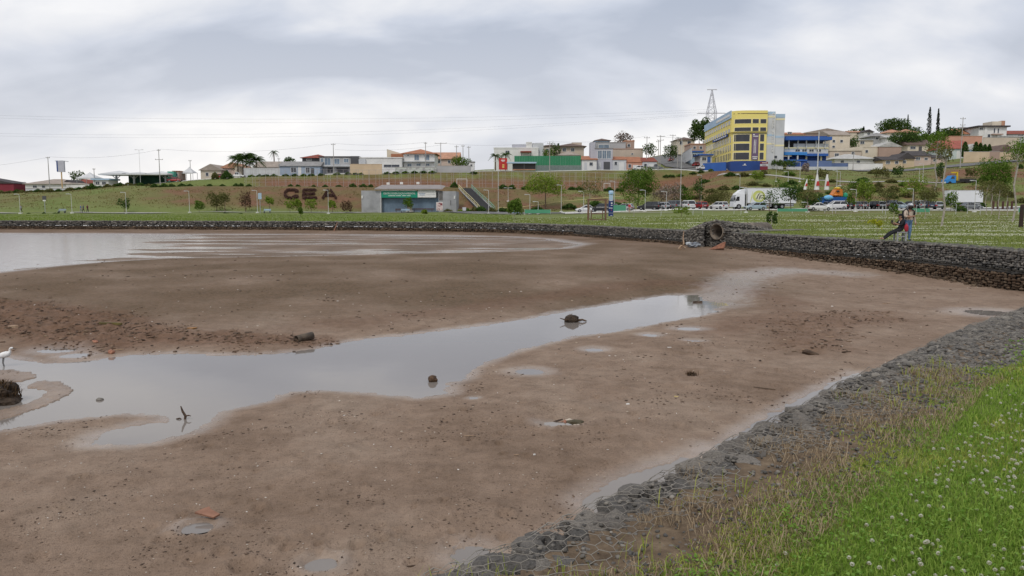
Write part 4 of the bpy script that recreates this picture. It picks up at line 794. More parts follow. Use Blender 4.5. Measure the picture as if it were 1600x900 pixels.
R_OR = rooftile('orange_tile', (.42, .18, .10)); R_RD = rooftile('red_tile', (.27, .075, .05)); R_BR = rooftile('brown_tile', (.16, .11, .09)); R_GY = rooftile('grey_sheet_roof', (.30, .29, .28)); R_LT = rooftile('pale_sheet_roof', (.50, .49, .46)); R_DK = rooftile('dark_tile', (.075, .065, .065)); R_PK = rooftile('pale_orange_tile', (.52, .28, .18)); R_TN = rooftile('tan_sheet_roof', (.38, .32, .27))
def win(par, x0, x1, z0, z1, yf=0.0, fm=FRAME, gm=GLASS, name='window'):
    b = min(.12, (x1 - x0) * .12); mb = MB(); y0, y1 = yf - .07, yf + .05
    mb.box(x0 - b, x0, y0, y1, z0 - b, z1 + b); mb.box(x1, x1 + b, y0, y1, z0 - b, z1 + b); mb.box(x0, x1, y0, y1, z1, z1 + b); mb.box(x0, x1, y0 - .04, y1, z0 - b, z0)
    if x1 - x0 > 1.2: c = (x0 + x1) / 2; mb.box(c - .03, c + .03, y0 + .02, y1, z0, z1)
    w = mb.build(name, fm, par); MB().box(x0, x1, yf - .025, yf + .04, z0, z1).build('pane', gm, w); return w
def roof(par, x0, x1, y0, y1, z, h, kind, m, ov=.5, name='roof'):
    mb = MB(); x0 -= ov; x1 += ov; y0 -= ov; y1 += ov; e = .14
    if kind == 'hip':
        d = min((x1 - x0), (y1 - y0)) / 2 * .98; ym = (y0 + y1) / 2
        if x1 - x0 >= y1 - y0: r0, r1 = (x0 + d, ym), (x1 - d, ym)
        else: xm = (x0 + x1) / 2; r0, r1 = (xm, y0 + d), (xm, y1 - d)
        v = [(x0, y0, z), (x1, y0, z), (x1, y1, z), (x0, y1, z), (x0, y0, z + e), (x1, y0, z + e), (x1, y1, z + e), (x0, y1, z + e), (*r0, z + h), (*r1, z + h)]
        f = [(3, 2, 1, 0), (0, 1, 5, 4), (1, 2, 6, 5), (2, 3, 7, 6), (3, 0, 4, 7)]
        f += [(4, 5, 9, 8), (5, 6, 9), (6, 7, 8, 9), (7, 4, 8)] if x1 - x0 >= y1 - y0 else [(4, 5, 8), (5, 6, 9, 8), (6, 7, 9), (7, 4, 8, 9)]
        mb.add(v, f)
    elif kind == 'gy':  mb.prism([(x0, z), (x1, z), (x1, z + e), ((x0 + x1) / 2, z + h), (x0, z + e)], y0, y1)
    elif kind == 'gx':
        ym = (y0 + y1) / 2; v = [(x, y, q) for x in (x0, x1) for (y, q) in ((y0, z), (y1, z), (y1, z + e), (ym, z + h), (y0, z + e))]; mb.add(v, [(0, 1, 2, 3, 4), (9, 8, 7, 6, 5)] + [(i, (i + 1) % 5 + 0, (i + 1) % 5 + 5, i + 5)[::-1] for i in range(5)])
    elif kind == 'flat': mb.box(x0, x1, y0, y1, z, z + h)
    elif kind == 'ml': mb.prism([(x0, z), (x1, z), (x1, z + e), (x0, z + h)], y0, y1)       # high to the left
    elif kind == 'mr': mb.prism([(x0, z), (x1, z), (x1, z + h), (x0, z + e)], y0, y1)
    elif kind == 'mf': v = [(x, y, q) for x in (x0, x1) for (y, q) in ((y0, z), (y1, z), (y1, z + h), (y0, z + e))]; mb.add(v, [(0, 1, 2, 3), (7, 6, 5, 4)] + [(i, (i + 1) % 4, (i + 1) % 4 + 4, i + 4)[::-1] for i in range(4)])
    return mb.build(name, m, par)
def house(label, Y, x0, x1, yb, yt, wall, rf=None, wins=(), doors=(), depth=9, name='house', cat='house', rz=0, sub=(), gm=GLASS, sink=2.5):
    s = S(Y); cx = (x0 + x1) / 2; t = thing(name, label, cat, P(cx, yb, Y), rz); lx = lambda p: (p - cx) * s; lz = lambda q: (yb - q) * s
    MB().box(lx(x0), lx(x1), 0, depth, -sink, lz(yt)).build('wall', wall, t)
    if rf: kind, yr, m = rf[:3]; roof(t, lx(x0), lx(x1), 0, depth, lz(yt) + .003, (yt - yr) * s, kind, m, rf[3] if len(rf) > 3 else .5)
    for w in wins: win(t, lx(w[0]), lx(w[1]), lz(w[3]), lz(w[2]), 0, gm=gm)
    for d in doors:
        o = MB().box(lx(d[0]), lx(d[1]), -.06, .06, lz(d[3]), lz(d[2])).build('door', d[4] if len(d) > 4 else C_DK, t)
    for q in sub:    # further volumes: name, x0, x1, yb, yt, y0, y1, material
        MB().box(lx(q[1]), lx(q[2]), q[5], q[6], lz(q[3]), lz(q[4])).build(q[0], q[7], t)
    return t
def fence_wall(label, Y, x0, x1, yb, yt, m, name='boundary_wall', Y2=None, cap=None, sink=1.5, posts=0):
    a = P(x0, yb, Y); b = P(x1, yb, Y2 or Y); t = thing(name, label, 'wall', a, math.atan2(b.y - a.y, b.x - a.x)); L = (b - a).xy.length; h = (yb - yt) * S(Y)
    MB().box(0, L, 0, .2, -sink, h).build('wall_body', m, t); MB().box(-.03, L + .03, -.04, .24, h + .002, h + .12).build('coping', cap or CONC, t)
    for i in range(posts): xx = L * i / max(1, posts - 1); MB().box(xx - .14, xx + .14, -.08, .05, -sink, h).build('pier', cap or m, t)
    return t
def text_part(s, par, size, loc, m, name='lettering', rot=(math.pi / 2, 0, 0), ext=.02, fit=None):
    cu = bpy.data.curves.new(name, 'FONT'); cu.body = s; cu.size = size; cu.extrude = ext; cu.align_x = 'CENTER'; cu.align_y = 'CENTER'; cu.resolution_u = 2; o = bpy.data.objects.new(name, cu); COL.objects.link(o)
    me = bpy.data.meshes.new_from_object(o.evaluated_get(bpy.context.evaluated_depsgraph_get())); bpy.data.objects.remove(o); me.materials.clear(); me.materials.append(m)
    o = bpy.data.objects.new(name, me); COL.objects.link(o); o.parent = par; o.rotation_euler = rot; o.location = loc
    if fit:
        w = max(v.co.x for v in me.vertices) - min(v.co.x for v in me.vertices); o.scale = (fit / w, 1, 1)
    return o

# ------------------------------------------------------------------ the environmental centre
YC = 176; s = S(YC); t = thing('education_centre', 'low grey building with green sign band at the foot of the slope', 'building', P(639, 334, YC)); lx = lambda p: (p - 639) * s; lz = lambda q: (334 - q) * s
CEAW = mat('stained_grey_render', (.36, .36, .37), .85, (.24, .24, .245), .55, .1, 8, lo=.28, hi=.6)
for (a, b, yt, nm) in ((565, 596.5, 298, 'side_wing'), (685.5, 713, 299, 'side_wing')): MB().box(lx(a), lx(b), 0, 9, -1, lz(yt)).build(nm, CEAW, t)
MB().box(lx(596.5), lx(685.5), 1.2, 9, -1, lz(297.5)).build('rear_wall', CEAW, t)
MB().add([(lx(586), -.6, lz(296.5)), (lx(691), -.6, lz(296.5)), (lx(691), 10, lz(289)), (lx(586), 10, lz(289)), (lx(586), -.6, lz(295.2)), (lx(691), -.6, lz(295.2)), (lx(682), 10, lz(287.3)), (lx(586), 10, lz(287.3))], [(3, 2, 1, 0), (4, 5, 6, 7), (0, 1, 5, 4), (1, 2, 6, 5), (2, 3, 7, 6), (3, 0, 4, 7)]).build('roof', mat('fibre_cement', (.30, .27, .255), .9, (.23, .205, .195), .8, .2, 9), t)
DOORB = mat('blue_grey_sheet', (.17, .23, .30), .55, (.12, .165, .22), .5, .05, metal=.2)
sh = MB().box(lx(596.6), lx(685.4), .9, 1.1, 0, lz(309.5)).build('shutter_wall', DOORB, t)
for i in range(19):
    x = lx(599 + i * 4.65); MB().box(x - .05, x + .05, .82, .92, .02, lz(310)).build('rib', DOORB, t)
sg = MB().box(lx(596.3), lx(653), -.05, .25, lz(309), lz(299)).build('green_sign', mat('sign_green', (.012, .26, .16), .5, (.012, .22, .14), 1), t); text_part('CENTRO DE EDUCAÇÃO AMBIENTAL', sg, .62, (lx(624.5), -.075, lz(302.6)), WPAINT, 'lettering', fit=50 * s)
for i, (a, b) in enumerate([(607, 618), (619, 627), (629, 635), (636, 642)]): MB().box(lx(a), lx(b), -.08, -.05, lz(306.4), lz(305.6)).build('small_print', WPAINT, sg)
sw = MB().box(lx(653.1), lx(681.5), -.05, .25, lz(308.6), lz(299)).build('white_sign', WPAINT, t)
for (a, b, c, d, m) in [(655, 665, 302, 303, C_BL), (656, 664, 304, 305.5, C_BL), (667, 680, 303.6, 304.3, C_LG)]: MB().box(lx(a), lx(b), -.08, -.05, lz(d), lz(c)).build('small_print', m, sw)
for (a, b) in ((596.5, 624.5), (626, 651), (653.5, 681)): MB().box(lx(a), lx(b), -.02, .25, lz(298.6), lz(297.0)).build('transom', FRAME, t)
pb = MB().box(lx(681.8), lx(692), -.06, -.002, lz(329), lz(316)).build('poster', WPAINT, t); MB().box(lx(682.3), lx(691.5), -.075, -.06, lz(328.4), lz(316.6)).build('poster_print', mat('poster_maroon', (.20, .04, .05), .7, (.62, .50, .48), 1.6, lo=.52, hi=.6), pb)
for x, y in ((566.5, 308), (710.5, 308.5)): MB().box(lx(x - 1), lx(x + 1), -.2, 0, lz(y + 2.2), lz(y - 2.2)).build('wall_lamp', WPAINT, t)
MB().box(lx(594.5), lx(595.2), -.12, -.01, 0, lz(299)).build('downpipe', FRAME, t); MB().box(lx(704), lx(705), -.05, -.004, lz(321), lz(313)).build('vent_slot', C_DK, t)
for (x0, x1, z0, z1) in ((686.5, 692, 313, 298.5),): MB().box(lx(x0), lx(x1), -.04, -.004, lz(z0), lz(z1)).build('stained_pilaster', mat('dark_stain', (.16, .15, .145), .9, (.10, .095, .09), 2), t)
# planter, bench and a sign stand in front
def small(name, label, cat, px, Y): return thing(name, label, cat, onland(px, Y))
t = small('planter', 'stone planter drum before the blue-grey shutters of the centre', 'planter', 640, 173.5); MB().slab([(.85 * math.cos(a), .85 * math.sin(a)) for a in np.linspace(0, 6.283, 13)[:-1]], -.2, .5).build('drum', CONC, t); MB().slab([(.55 * math.cos(a), .55 * math.sin(a)) for a in np.linspace(0, 6.283, 13)[:-1]], .5, 1.7).build('post', mat('planter_tan', (.42, .36, .28), .9), t)
def bench(label, px, Y, m, w=1.9, rz=0, cat='bench', back=True):
    t = small('park_bench', label, cat, px, Y); t.rotation_euler[2] = rz
    for k in range(3): MB().box(-w / 2, w / 2, -.25 + k * .17, -.11 + k * .17, .42, .47).build('seat_slat', m, t)
    for sx in (-1, 1): MB().box(sx * w * .4 - .05, sx * w * .4 + .05, -.22, .26, -.1, .42).build('leg', C_DK, t)
    if back:
        for k in range(2): MB().box(-w / 2, w / 2, .27, .31, .58 + k * .17, .70 + k * .17).build('back_slat', m, t)
        for sx in (-1, 1): MB().box(sx * w * .4 - .03, sx * w * .4 + .03, .31, .35, .3, .9).build('back_post', C_DK, t)
    return t
DKW = mat('dark_red_wood', (.10, .045, .035), .7, (.06, .03, .025), 5)
bench('long dark bench left of the planter at the centre', 625, 174, DKW, 2.2); bench('long dark bench right of the planter at the centre', 661, 174, DKW, 5.0); bench('pale blue bench in front of the centre\'s planter', 633, 169.5, C_SKY, 1.9)
bench('pale blue bench beside the promenade below the shrub letters', 417, 166, C_SKY, 1.5); bench('blue bench on the promenade by the walking group', 96, 166, C_BL, 1.6)

# ------------------------------------------------------------------ clipped shrub letters on the slope
PURL = leafmat('purple_leaf', (.055, .032, .028), (.15, .085, .068), .15)
def leafcloud(name, pts, size, m, parent=None, loc=None, seed=0):
    r = np.random.default_rng(seed); n = len(pts); a = r.normal(size=(n, 3)); a /= np.linalg.norm(a, axis=1)[:, None]; b = np.cross(a, r.normal(size=(n, 3))); b /= np.linalg.norm(b, axis=1)[:, None]; sz = size * r.uniform(.6, 1.3, n)[:, None]
    v = np.stack([pts - a * sz - b * sz * .2, pts + b * sz * .6, pts + a * sz - b * sz * .2, pts - b * sz * .65], 1)
    return np_mesh(name, v.reshape(-1, 3), np.arange(n * 4).reshape(-1, 4), m, parent, loc=loc)
def hedge_letter(ch, label, px0, px1, strokes):
    # strokes in photo pixels (x, y) polylines on the slope plane
    pts = []; r = np.random.default_rng(ord(ch)); base = None
    for st in strokes:
        for (x0, y0), (x1, y1) in zip(st[:-1], st[1:]):
            n = int(80 * math.hypot(x1 - x0, y1 - y0)) + 60; q = r.uniform(0, 1, n)
            xx = x0 + (x1 - x0) * q + r.normal(0, .7, n); yy = y0 + (y1 - y0) * q + r.normal(0, .55, n)
            for a, b in zip(xx, yy):
                # the slope rises towards the crest: find where the ray meets it
                lo, hi = 170., 206.
                for _ in range(12):
                    mid = (lo + hi) / 2; p = P(a, b, mid)
                    if p.z > Tz_fast(p.x, mid): lo = mid
                    else: hi = mid
                p = P(a, b, lo); pts.append((p.x, p.y - r.uniform(0, .5), p.z + r.uniform(0, .45)))
    pts = np.array(pts); c = pts.mean(0); c[2] = pts[:, 2].min(); t = thing('shrub_letter', label, 'hedge', tuple(c)); leafcloud('foliage', pts - c, .14, PURL, t, seed=3); return t
_tzc = {}
def Tz_fast(x, y):
    k = (round(x * 2), round(y * 2))
    if k not in _tzc: _tzc[k] = Tz(x, y)
    return _tzc[k]
hedge_letter('C', 'dark purple clipped shrubs forming the letter C on the slope', 443, 467, [[(466, 299.5), (460, 298), (450, 298), (446, 302), (446, 307), (450, 310.5), (460, 310.5), (466, 308.5)], [(466, 300.5), (461, 300)], [(466, 307.5), (460, 308)]])
hedge_letter('E', 'dark purple clipped shrubs forming the letter E on the slope', 473, 496, [[(474.5, 298), (474.5, 310.5)], [(476, 298), (494, 298)], [(476, 304), (492, 304)], [(476, 310.5), (495, 310.5)]])
hedge_letter('A', 'dark purple clipped shrubs forming the letter A on the slope', 504, 527, [[(505, 311), (513, 298)], [(517, 298), (525.5, 311)], [(510, 306.5), (520, 306.5)]])

# ------------------------------------------------------------------ left group of buildings
house('maroon shed with dark grey roof at the far edge of the slope', 250, -30, 22, 303, 287, C_MAR, ('ml', 277, R_DK, .3), depth=10, name='shed', cat='shed')
house('white bungalow with wide grey-brown hip roof beside the advertising totem', 250, 40, 112, 297, 288, C_WH, ('hip', 279, R_TN, .6), [(52, 58, 290, 293.5), (66, 71, 290, 293.5)], depth=12)
house('small grey gable-fronted house behind the advertising totem', 252, 99, 114, 297, 288.5, C_GY, ('gy', 281, R_DK, .4), depth=8)
house('low house with red-brown roof beside the pyramid tent', 262, 112, 139, 292, 287, C_WH, ('hip', 279.5, R_RD, .5), depth=10)
house('small white kiosk with blue-white flat roof near the canopies', 246, 146, 170, 294, 281.5, C_WH, ('flat', 279, C_SKY, .5), [(150, 156, 284, 289), (160, 166, 284, 289)], depth=6, name='kiosk', cat='kiosk')
fence_wall('white low wall below the red-brown roof on the left street', 240, 104, 190, 296, 289, C_WH, Y2=240)
fence_wall('pale concrete ramp wall left of the orange totem pole', 236, 40, 104, 298.5, 294.5, C_LG)
CANV = mat('white_canvas', (.60, .60, .59), .6, (.52, .52, .52), .5); GSTEEL = mat('grey_steel', (.40, .41, .42), .5, (.33, .34, .35), 2, metal=.4); POLEC = mat('pole_concrete', (.40, .385, .36), .9, (.31, .30, .28), 3, .1); LAMPM = mat('lamp_white', (.62, .62, .60), .5, metal=.2)
def tent(label, Y, x0, x1, yb, ye, ya, name='canopy_tent', legs=True):
    s = S(Y); cx = (x0 + x1) / 2; t = thing(name, label, 'tent', P(cx, yb, Y)); w = (x1 - x0) * s / 2; ze = (yb - ye) * s; za = (yb - ya) * s; n = 6; mb = MB()
    rings = []
    for k in range(n + 1):
        q = k / n; rr = w * (1 - q) ** 1.25 + .05; rings.append([(sx * rr, w + sy * rr, ze + (za - ze) * q) for sx, sy in ((-1, -1), (1, -1), (1, 1), (-1, 1))])
    v = [p for r_ in rings for p in r_]; f = [(k * 4 + j, k * 4 + (j + 1) % 4, k * 4 + 4 + (j + 1) % 4, k * 4 + 4 + j) for k in range(n) for j in range(4)]; mb.add(v, f); mb.build('canvas_top', CANV, t, False)
    mb = MB(); mb.box(-w, w, -.02, 0, ze - .35, ze); mb.build('valance', CANV, t)
    if legs:
        for sx in (-1, 1):
            for yy in (.1, 2 * w - .1): MB().box(sx * (w - .1) - .05, sx * (w - .1) + .05, yy - .05, yy + .05, -1.5, ze).build('leg', GSTEEL, t)
    return t
tent('white pyramid tent behind the left street', 250, 120, 148, 293, 278, 269); tent('small white peaked tent beside the green container', 256, 284, 302, 282, 270, 260.5)
s = S(248); t = thing('station_canopy', 'long white filling-station canopy over a dark green back wall', 'canopy', P(208, 287, 248)); lx = lambda p: (p - 208) * s; lz = lambda q: (287 - q) * s
MB().box(lx(154), lx(262), 0, 9, lz(273.4), lz(271.6)).build('roof_slab', CANV, t)
for a, b, c in ((156, 196, 266), (190, 228, 268), (226, 262, 267)): roof(t, lx(a), lx(b), .6, 8.6, lz(271.6) + .01, (271.6 - c) * s, 'hip', CANV, 0, 'membrane_peak')
MB().box(lx(182), lx(262), 8, 8.3, -2, lz(273.5)).build('back_wall', mat('station_green', (.03, .10, .06), .8, (.02, .05, .035), .4), t)
for x in (172, 200, 250): MB().box(lx(x) - .25, lx(x) + .25, 4, 4.5, -2, lz(273.5)).build('column', C_LG, t); MB().prism([(lx(x), lz(279)), (lx(x), lz(280)), (lx(x + 7), lz(273.5)), (lx(x + 6), lz(273.5))], 4.1, 4.4).build('brace', C_LG, t); MB().prism([(lx(x), lz(280)), (lx(x), lz(279)), (lx(x - 6), lz(273.5)), (lx(x - 7), lz(273.5))], 4.1, 4.4).build('brace', C_LG, t)
house('teal green container left of the white peaked tent', 252, 262, 272, 281, 268, paint('teal', (.10, .36, .27)), None, [(264, 269, 272, 276)], depth=5, name='container', cat='container')
house('brown-orange kiosk behind the red car', 254, 271, 280.5, 281, 268, C_BR, ('flat', 267, R_OR, .2), [(273, 278, 271, 275)], depth=5, name='kiosk', cat='kiosk')
house('cream gable-fronted house left of the big palm clump', 258, 314, 346, 281, 266.5, C_CR, ('gy', 256.5, R_TN, .5), [(322, 326, 270, 275), (334, 339, 270, 275)], depth=12)
house('cream house with stepped gables just left of the big palm', 262, 346, 380, 277, 263, C_PK, ('gy', 254, R_PK, .5), [(352, 357, 266, 271), (368, 374, 265, 270)], depth=12, sub=[('gable_wing', 370, 380, 277, 260.5, -1.5, 0, C_CR)])
house('long low house under a pale grey-tan roof between the palms', 262, 398, 448, 276, 262, C_LG, ('gx', 251.5, R_TN, .4), [(403, 408, 266, 272), (426, 431, 266, 272)], depth=9)
t = fence_wall('white panelled street fence below the big palm', 250.5, 382, 437, 277.5, 263, C_LG, posts=7); 
house('blue-grey bungalow with grey sheet roof on the hill street', 258, 437, 500, 274, 260, C_BL, ('gx', 251.5, R_GY, .4), [(455, 463, 262, 269), (478, 484, 262, 270)], [(466, 471, 261, 273, C_WH), (486, 491, 263, 273)], depth=9)
house('two-storey house with dark red hip roof behind the blue bungalow', 275, 473, 513, 274, 247.5, C_DK, ('hip', 240.5, R_RD, .7), [(480, 487, 249, 251)], depth=10)
house('modern grey two-storey house with flat roof and balcony', 262, 500, 560, 272, 246, C_GY, ('flat', 244.6, R_DK, .3), [(508, 517, 247.5, 259), (523, 531, 248.5, 256.5), (538, 545, 248.5, 254), (502, 506, 248, 258)], [(512, 520, 262, 270, C_DK), (526, 545, 262, 270, C_DK)], depth=10, gm=GLASSB, sub=[('balcony', 497, 548, 260.6, 258.2, -1.2, 0, C_LG), ('side_block', 549, 561, 272, 244.5, -.6, 0, C_DK)])
fence_wall('plain beige street wall below the grey modern house', 250, 547, 597, 272.5, 257, C_TAN, cap=C_TAN)
house('white flat-roofed house behind the beige wall', 262, 560, 628, 272, 247.5, C_WH, ('flat', 246, C_WH, .2), [(577, 582, 256.5, 260.5), (591, 596, 256.5, 260.5), (600, 624, 257.5, 261.2)], depth=11, sub=[('annex', 560, 572, 272, 249, -.5, 0, C_LG)])
house('cream block with slanting roof edge behind the white flat house', 285, 605, 632, 262, 242, C_CR, ('ml', 233.5, C_CR, .0), depth=8, sub=[('tile_lean_to', 613, 632, 248, 241.5, -2.5, 0, R_OR)])
house('white two-storey house under an orange hip roof', 265, 631, 679, 270, 241, C_WH, ('hip', 232, R_OR, .9), [(648, 655, 242.5, 250.5), (664, 671, 242.5, 250.5), (637, 639, 242.5, 244), (637, 643, 256, 260), (651, 657, 256, 259), (665, 671, 256, 259)], depth=13, gm=GLASSB, sub=[('canopy_slab', 629, 680, 253.4, 252.2, -1.2, 0, C_LG), ('side_tower', 626.5, 631, 270, 248, 2, 8, C_BR)])
house('terrace of orange-brown roofs right of the white two-storey house', 285, 676, 716, 268, 249, C_PK, ('gx', 237, R_PK, .6), [(684, 688, 251, 255), (700, 704, 251, 255)], depth=11)
gw = fence_wall('graffiti-covered grey wall below the orange-roofed white house', 251, 617, 682, 269, 262, mat('graffiti_wall', (.34, .34, .33), .9, (.52, .55, .50), .9, lo=.5, hi=.58)); fence_wall('bare grey block wall right of the graffiti wall', 251.5, 682, 736, 269, 259.5, C_GY)
house('white transformer kiosk at the roadside right of the tree', 260, 733, 741, 268, 254, C_WH, ('flat', 252.5, R_GY, .2), [(735, 738, 257, 260)], depth=3, name='kiosk', cat='kiosk')
# middle group
house('white modern house with grey upper block behind the red street sign', 285, 772, 841, 264, 233, C_WH, ('flat', 231, C_WH, .1), [(790, 796, 236, 241)], depth=12, sub=[('upper_storey', 800, 832, 233, 226, 1, 9, C_LIL), ('grey_block', 832, 849, 264, 224, 1, 10, C_LG), ('stair_head', 822, 831, 233, 222.5, .5, 4, C_WH), ('pergola', 813, 830, 239, 237, -2, 0, R_RD), ('pergola_post', 814, 815, 256, 239, -1.9, -1.7, C_DK), ('pergola_post', 828, 829, 256, 239, -1.9, -1.7, C_DK)])
t = thing('green_hoarding', 'long dark green sheet hoarding along the hill street', 'hoarding', P(855, 267, 262)); s = S(262)
for i in range(26): a = (804 + i * 3.98 - 855) * s; MB().box(a, a + 3.9 * s, (i % 2) * .04, .08 + (i % 2) * .04, -1, (267 - 244) * s).build('sheet', C_GRN, t)
MB().box((838 - 855) * s, (907 - 855) * s, -.35, -.25, -1, (267 - 258.5) * s).build('lower_mesh_screen', mat('grey_mesh', (.20, .24, .22), .9, (.15, .19, .17), 2), t)
t = thing('street_sign', 'tall red roadside sign panel with white and yellow lettering', 'sign', P(786, 266, 256)); s = S(256); MB().box(-6.5 * s, 6.5 * s, -.2, .2, .2, 18.5 * s).build('panel', C_RED, t)
for (a, b, c, d, m) in [(-3, 3, 14.6, 16, WPAINT), (-2, 2.2, 13.2, 13.9, WPAINT), (-1.2, 2, 7.6, 8.8, C_YE), (-1.2, 2, 5.6, 6.8, C_YE), (-1.2, 2, 3.8, 4.9, C_YE)]: MB().box(a * s, b * s, -.24, -.2, c * s, d * s).build('lettering', m, t)
for a in (-4, 4): MB().box(a * s - .08, a * s + .08, -.08, .08, -1.5, .2).build('post', GSTEEL, t)
t = thing('bus_shelter', 'bus shelter with pale blue roof in front of the green hoarding', 'bus shelter', P(815, 267, 256)); MB().box(-23 * s, 23 * s, -.8, 1.4, 11.4 * s, 13.6 * s).build('roof', C_SKY, t); MB().box(-14 * s, 22 * s, 1.2, 1.3, .4, 11.4 * s).build('back_panel', C_DK, t); MB().box(-14 * s, 22 * s, .4, .9, .2, .6).build('bench_seat', R_PK, t)
for a in (-22, -14, 4, 22): MB().box(a * s - .07, a * s + .07, 1.0, 1.15, -1, 11.4 * s).build('post', GSTEEL, t)
house('beige house with flat roof behind the green hoarding', 295, 848, 873, 262, 229, C_BE, ('hip', 225.5, R_BR, .4), [(853, 857, 233, 238)], depth=9)
house('house with dark brown hip roof rising behind the hoarding', 300, 872, 912, 262, 229.8, C_BE, ('hip', 223.2, R_BR, 1.0), [(879, 884, 232, 237), (892, 897, 232, 237)], depth=12, sub=[('chimney', 872, 874.5, 230, 223.5, 3, 4, R_DK), ('rear_block', 897, 913, 262, 219.5, 12, 18, C_BE)])
house('low house with pale grey sheet roof close behind the hoarding', 278, 872, 906, 262, 243, C_WH, ('hip', 235.5, R_TN, .3), depth=9)
house('small white house with orange tile roof at the hoarding\'s end', 262, 909, 932, 268, 250, C_WH, ('mf', 242, R_OR, .4), [(921, 926, 254, 259)], [(913, 917, 254, 267, C_LG)], depth=7)
house('tall modern house with glazed front and small pitched roof', 264, 930, 957, 267, 233, C_LIL, ('flat', 232, R_GY, .2), [(934, 940, 236, 248), (941, 947, 236, 248), (948, 954, 236, 248), (935, 951, 227, 232)], [(943, 953, 253, 266, C_DK), (934, 939, 254, 265, C_LG)], depth=10, gm=GLASSB, sub=[('upper_storey', 930, 952, 233, 222.5, .6, 9, C_GY), ('blue_band', 930, 951.5, 222.5, 220.8, .5, 8, C_SKY), ('white_tower', 922.5, 930, 267, 223, 0, 5, C_LIL)])
roof(bpy.data.objects[[o.name for o in bpy.data.objects if o.get('label', '').startswith('tall modern house')][0]], (930.5 - 943.5) * S(264), (952 - 943.5) * S(264), .6, 8, (267 - 220.7) * S(264), 4.4 * S(264), 'hip', R_BR, .5, 'upper_roof')
house('grey side-walled building behind the glazed house', 285, 952, 977, 262, 224, C_GY, ('flat', 222.8, R_GY, .1), depth=10); house('orange-brown block with flat roof beside the bare round tree', 287, 976, 990.5, 262, 222, C_BR, ('flat', 220, R_PK, .1), [(980, 984, 226, 230)], depth=8)
house('brown plastered building above the row of orange roofs', 276, 957, 1004, 264, 234, C_BE, ('flat', 232.4, C_BR, .1), [(986, 989, 240, 242)], depth=8)
for (a, b, yr, ye, w, lab) in [(957, 978.5, 243, 250, C_LG, 'row house with orange roof and open carport beside the glazed house'), (978.8, 1003, 243.5, 254, C_SA, 'salmon row house with a steep orange roof'), (1003.3, 1026, 244.5, 253, C_LG, 'end row house with orange roof sloping toward the climbing street')]:
    house(lab, 264, a, b, 267, ye, w, ('mf', yr, R_OR if a < 1000 else R_RD, .2), [(a + 3, a + 7, ye + 3, ye + 8)], [(a + 10, a + 18, ye + 4, 267, C_WH)], depth=7)
# ------------------------------------------------------------------ yellow office block on the corner
YB = 238.; s = S(YB); base = P(1145, 262, YB); t = thing('office_block', 'yellow five-storey office block with curved corner and long side front', 'building', base); lz = lambda q: (262 - q) * s; lx = lambda p: (p - 1145) * s
far_ = P(1102, 230, 284) - base; fx, fy = far_.x, far_.y
front = [(0.0, 2.6), (.3, 1.6), (.9, .9), (1.9, .38), (3.2, .1), (5.0, -.02), (7.5, .0), (lx(1196), .05)]
def plan(off, pts=front):   # the front outline pushed outwards
    out = []
    for i, (x, y) in enumerate(pts):
        a = pts[max(i - 1, 0)]; b = pts[min(i + 1, len(pts) - 1)]; dx, dy = b[0] - a[0], b[1] - a[1]; l = math.hypot(dx, dy); out.append((x + dy / l * off, y - dx / l * off))
    return out
body = front + [(lx(1196), 46), (fx + .2, fy)]
MB().slab(body, lz(251.5), lz(207.2)).build('lower_storeys', C_YE, t)
up = [(fx - .3, fy)] + [(-.3, 1.8)] + plan(.35)[1:] + [(lx(1196) + .05, 46.2), (fx + .2, fy + .2)]
MB().slab(up, lz(207.0), lz(174.8)).build('upper_storeys', C_YE, t)
MB().slab([(-.2, 1.9)] + plan(.15)[1:] + [(lx(1197), 46), (fx - .2, fy)], -3.5, lz(251.6)).build('blue_plinth', C_NAV, t)
def band(x0, x1, z0, z1, off, m, name, par=t, n=9):
    xs = np.linspace(x0, x1, n); pl = plan(off); px_, py_ = zip(*pl); yy = np.interp(xs, px_, py_); poly = [(a, b) for a, b in zip(xs, yy)] + [(a, b + .25) for a, b in list(zip(xs, yy))[::-1]]
    return MB().slab(poly, z0, z1).build(name, m, par)
CRM = paint('cream_trim', (.78, .70, .42), .95); OFFG = mat('office_glass', (.035, .037, .045), .18, (.02, .022, .028), .5, spec=.6)
for (y0, y1) in ((188, 194.2), (200.6, 206)):
    for (a, b) in ((1146.8, 1170.5), (1173, 1182.3), (1185, 1194)):
        w = band(lx(a) - .12 if a > 1147 else .25, lx(b) + .12, lz(y1) - .12, lz(y0) + .12, .40, CRM, 'window'); band(lx(a) if a > 1147 else .45, lx(b), lz(y1), lz(y0), .44, OFFG, 'pane', w)
for (y0, y1) in ((211, 221.5), (225, 235.5), (238.8, 249.5)):
    for (a, b) in ((1147.2, 1169.5), (1186, 1192)):
        w = band(lx(a) - .15 if a > 1148 else .25, lx(b) + .15, lz(y1) - .15, lz(y0) + .15, .05, CRM, 'window'); band(lx(a) if a > 1148 else .5, lx(b), lz(y1), lz(y0), .1, OFFG, 'pane', w)
for y in (179, 209): band(.1, lx(1196), lz(y + .7), lz(y - .1), .42 if y < 200 else .2, C_DK if y > 200 else R_BR, 'dark_joint')  # thin dark bands along the front, near the roof and below the brow
bn = band(lx(1173), lx(1183.4), lz(250), lz(209.5), .24, C_PUR, 'banner')
for (a, b, y0, y1) in ((1174.5, 1177, 210.8, 212.5), (1174.6, 1182.6, 213.4, 214.6), (1176.2, 1177.2, 219, 240), (1178.6, 1179.4, 219, 240), (1174.4, 1182.4, 244.8, 246.2), (1175, 1181.6, 247.6, 248.8)): band(lx(a), lx(b), lz(y1), lz(y0), .30, WPAINT, 'lettering', bn)
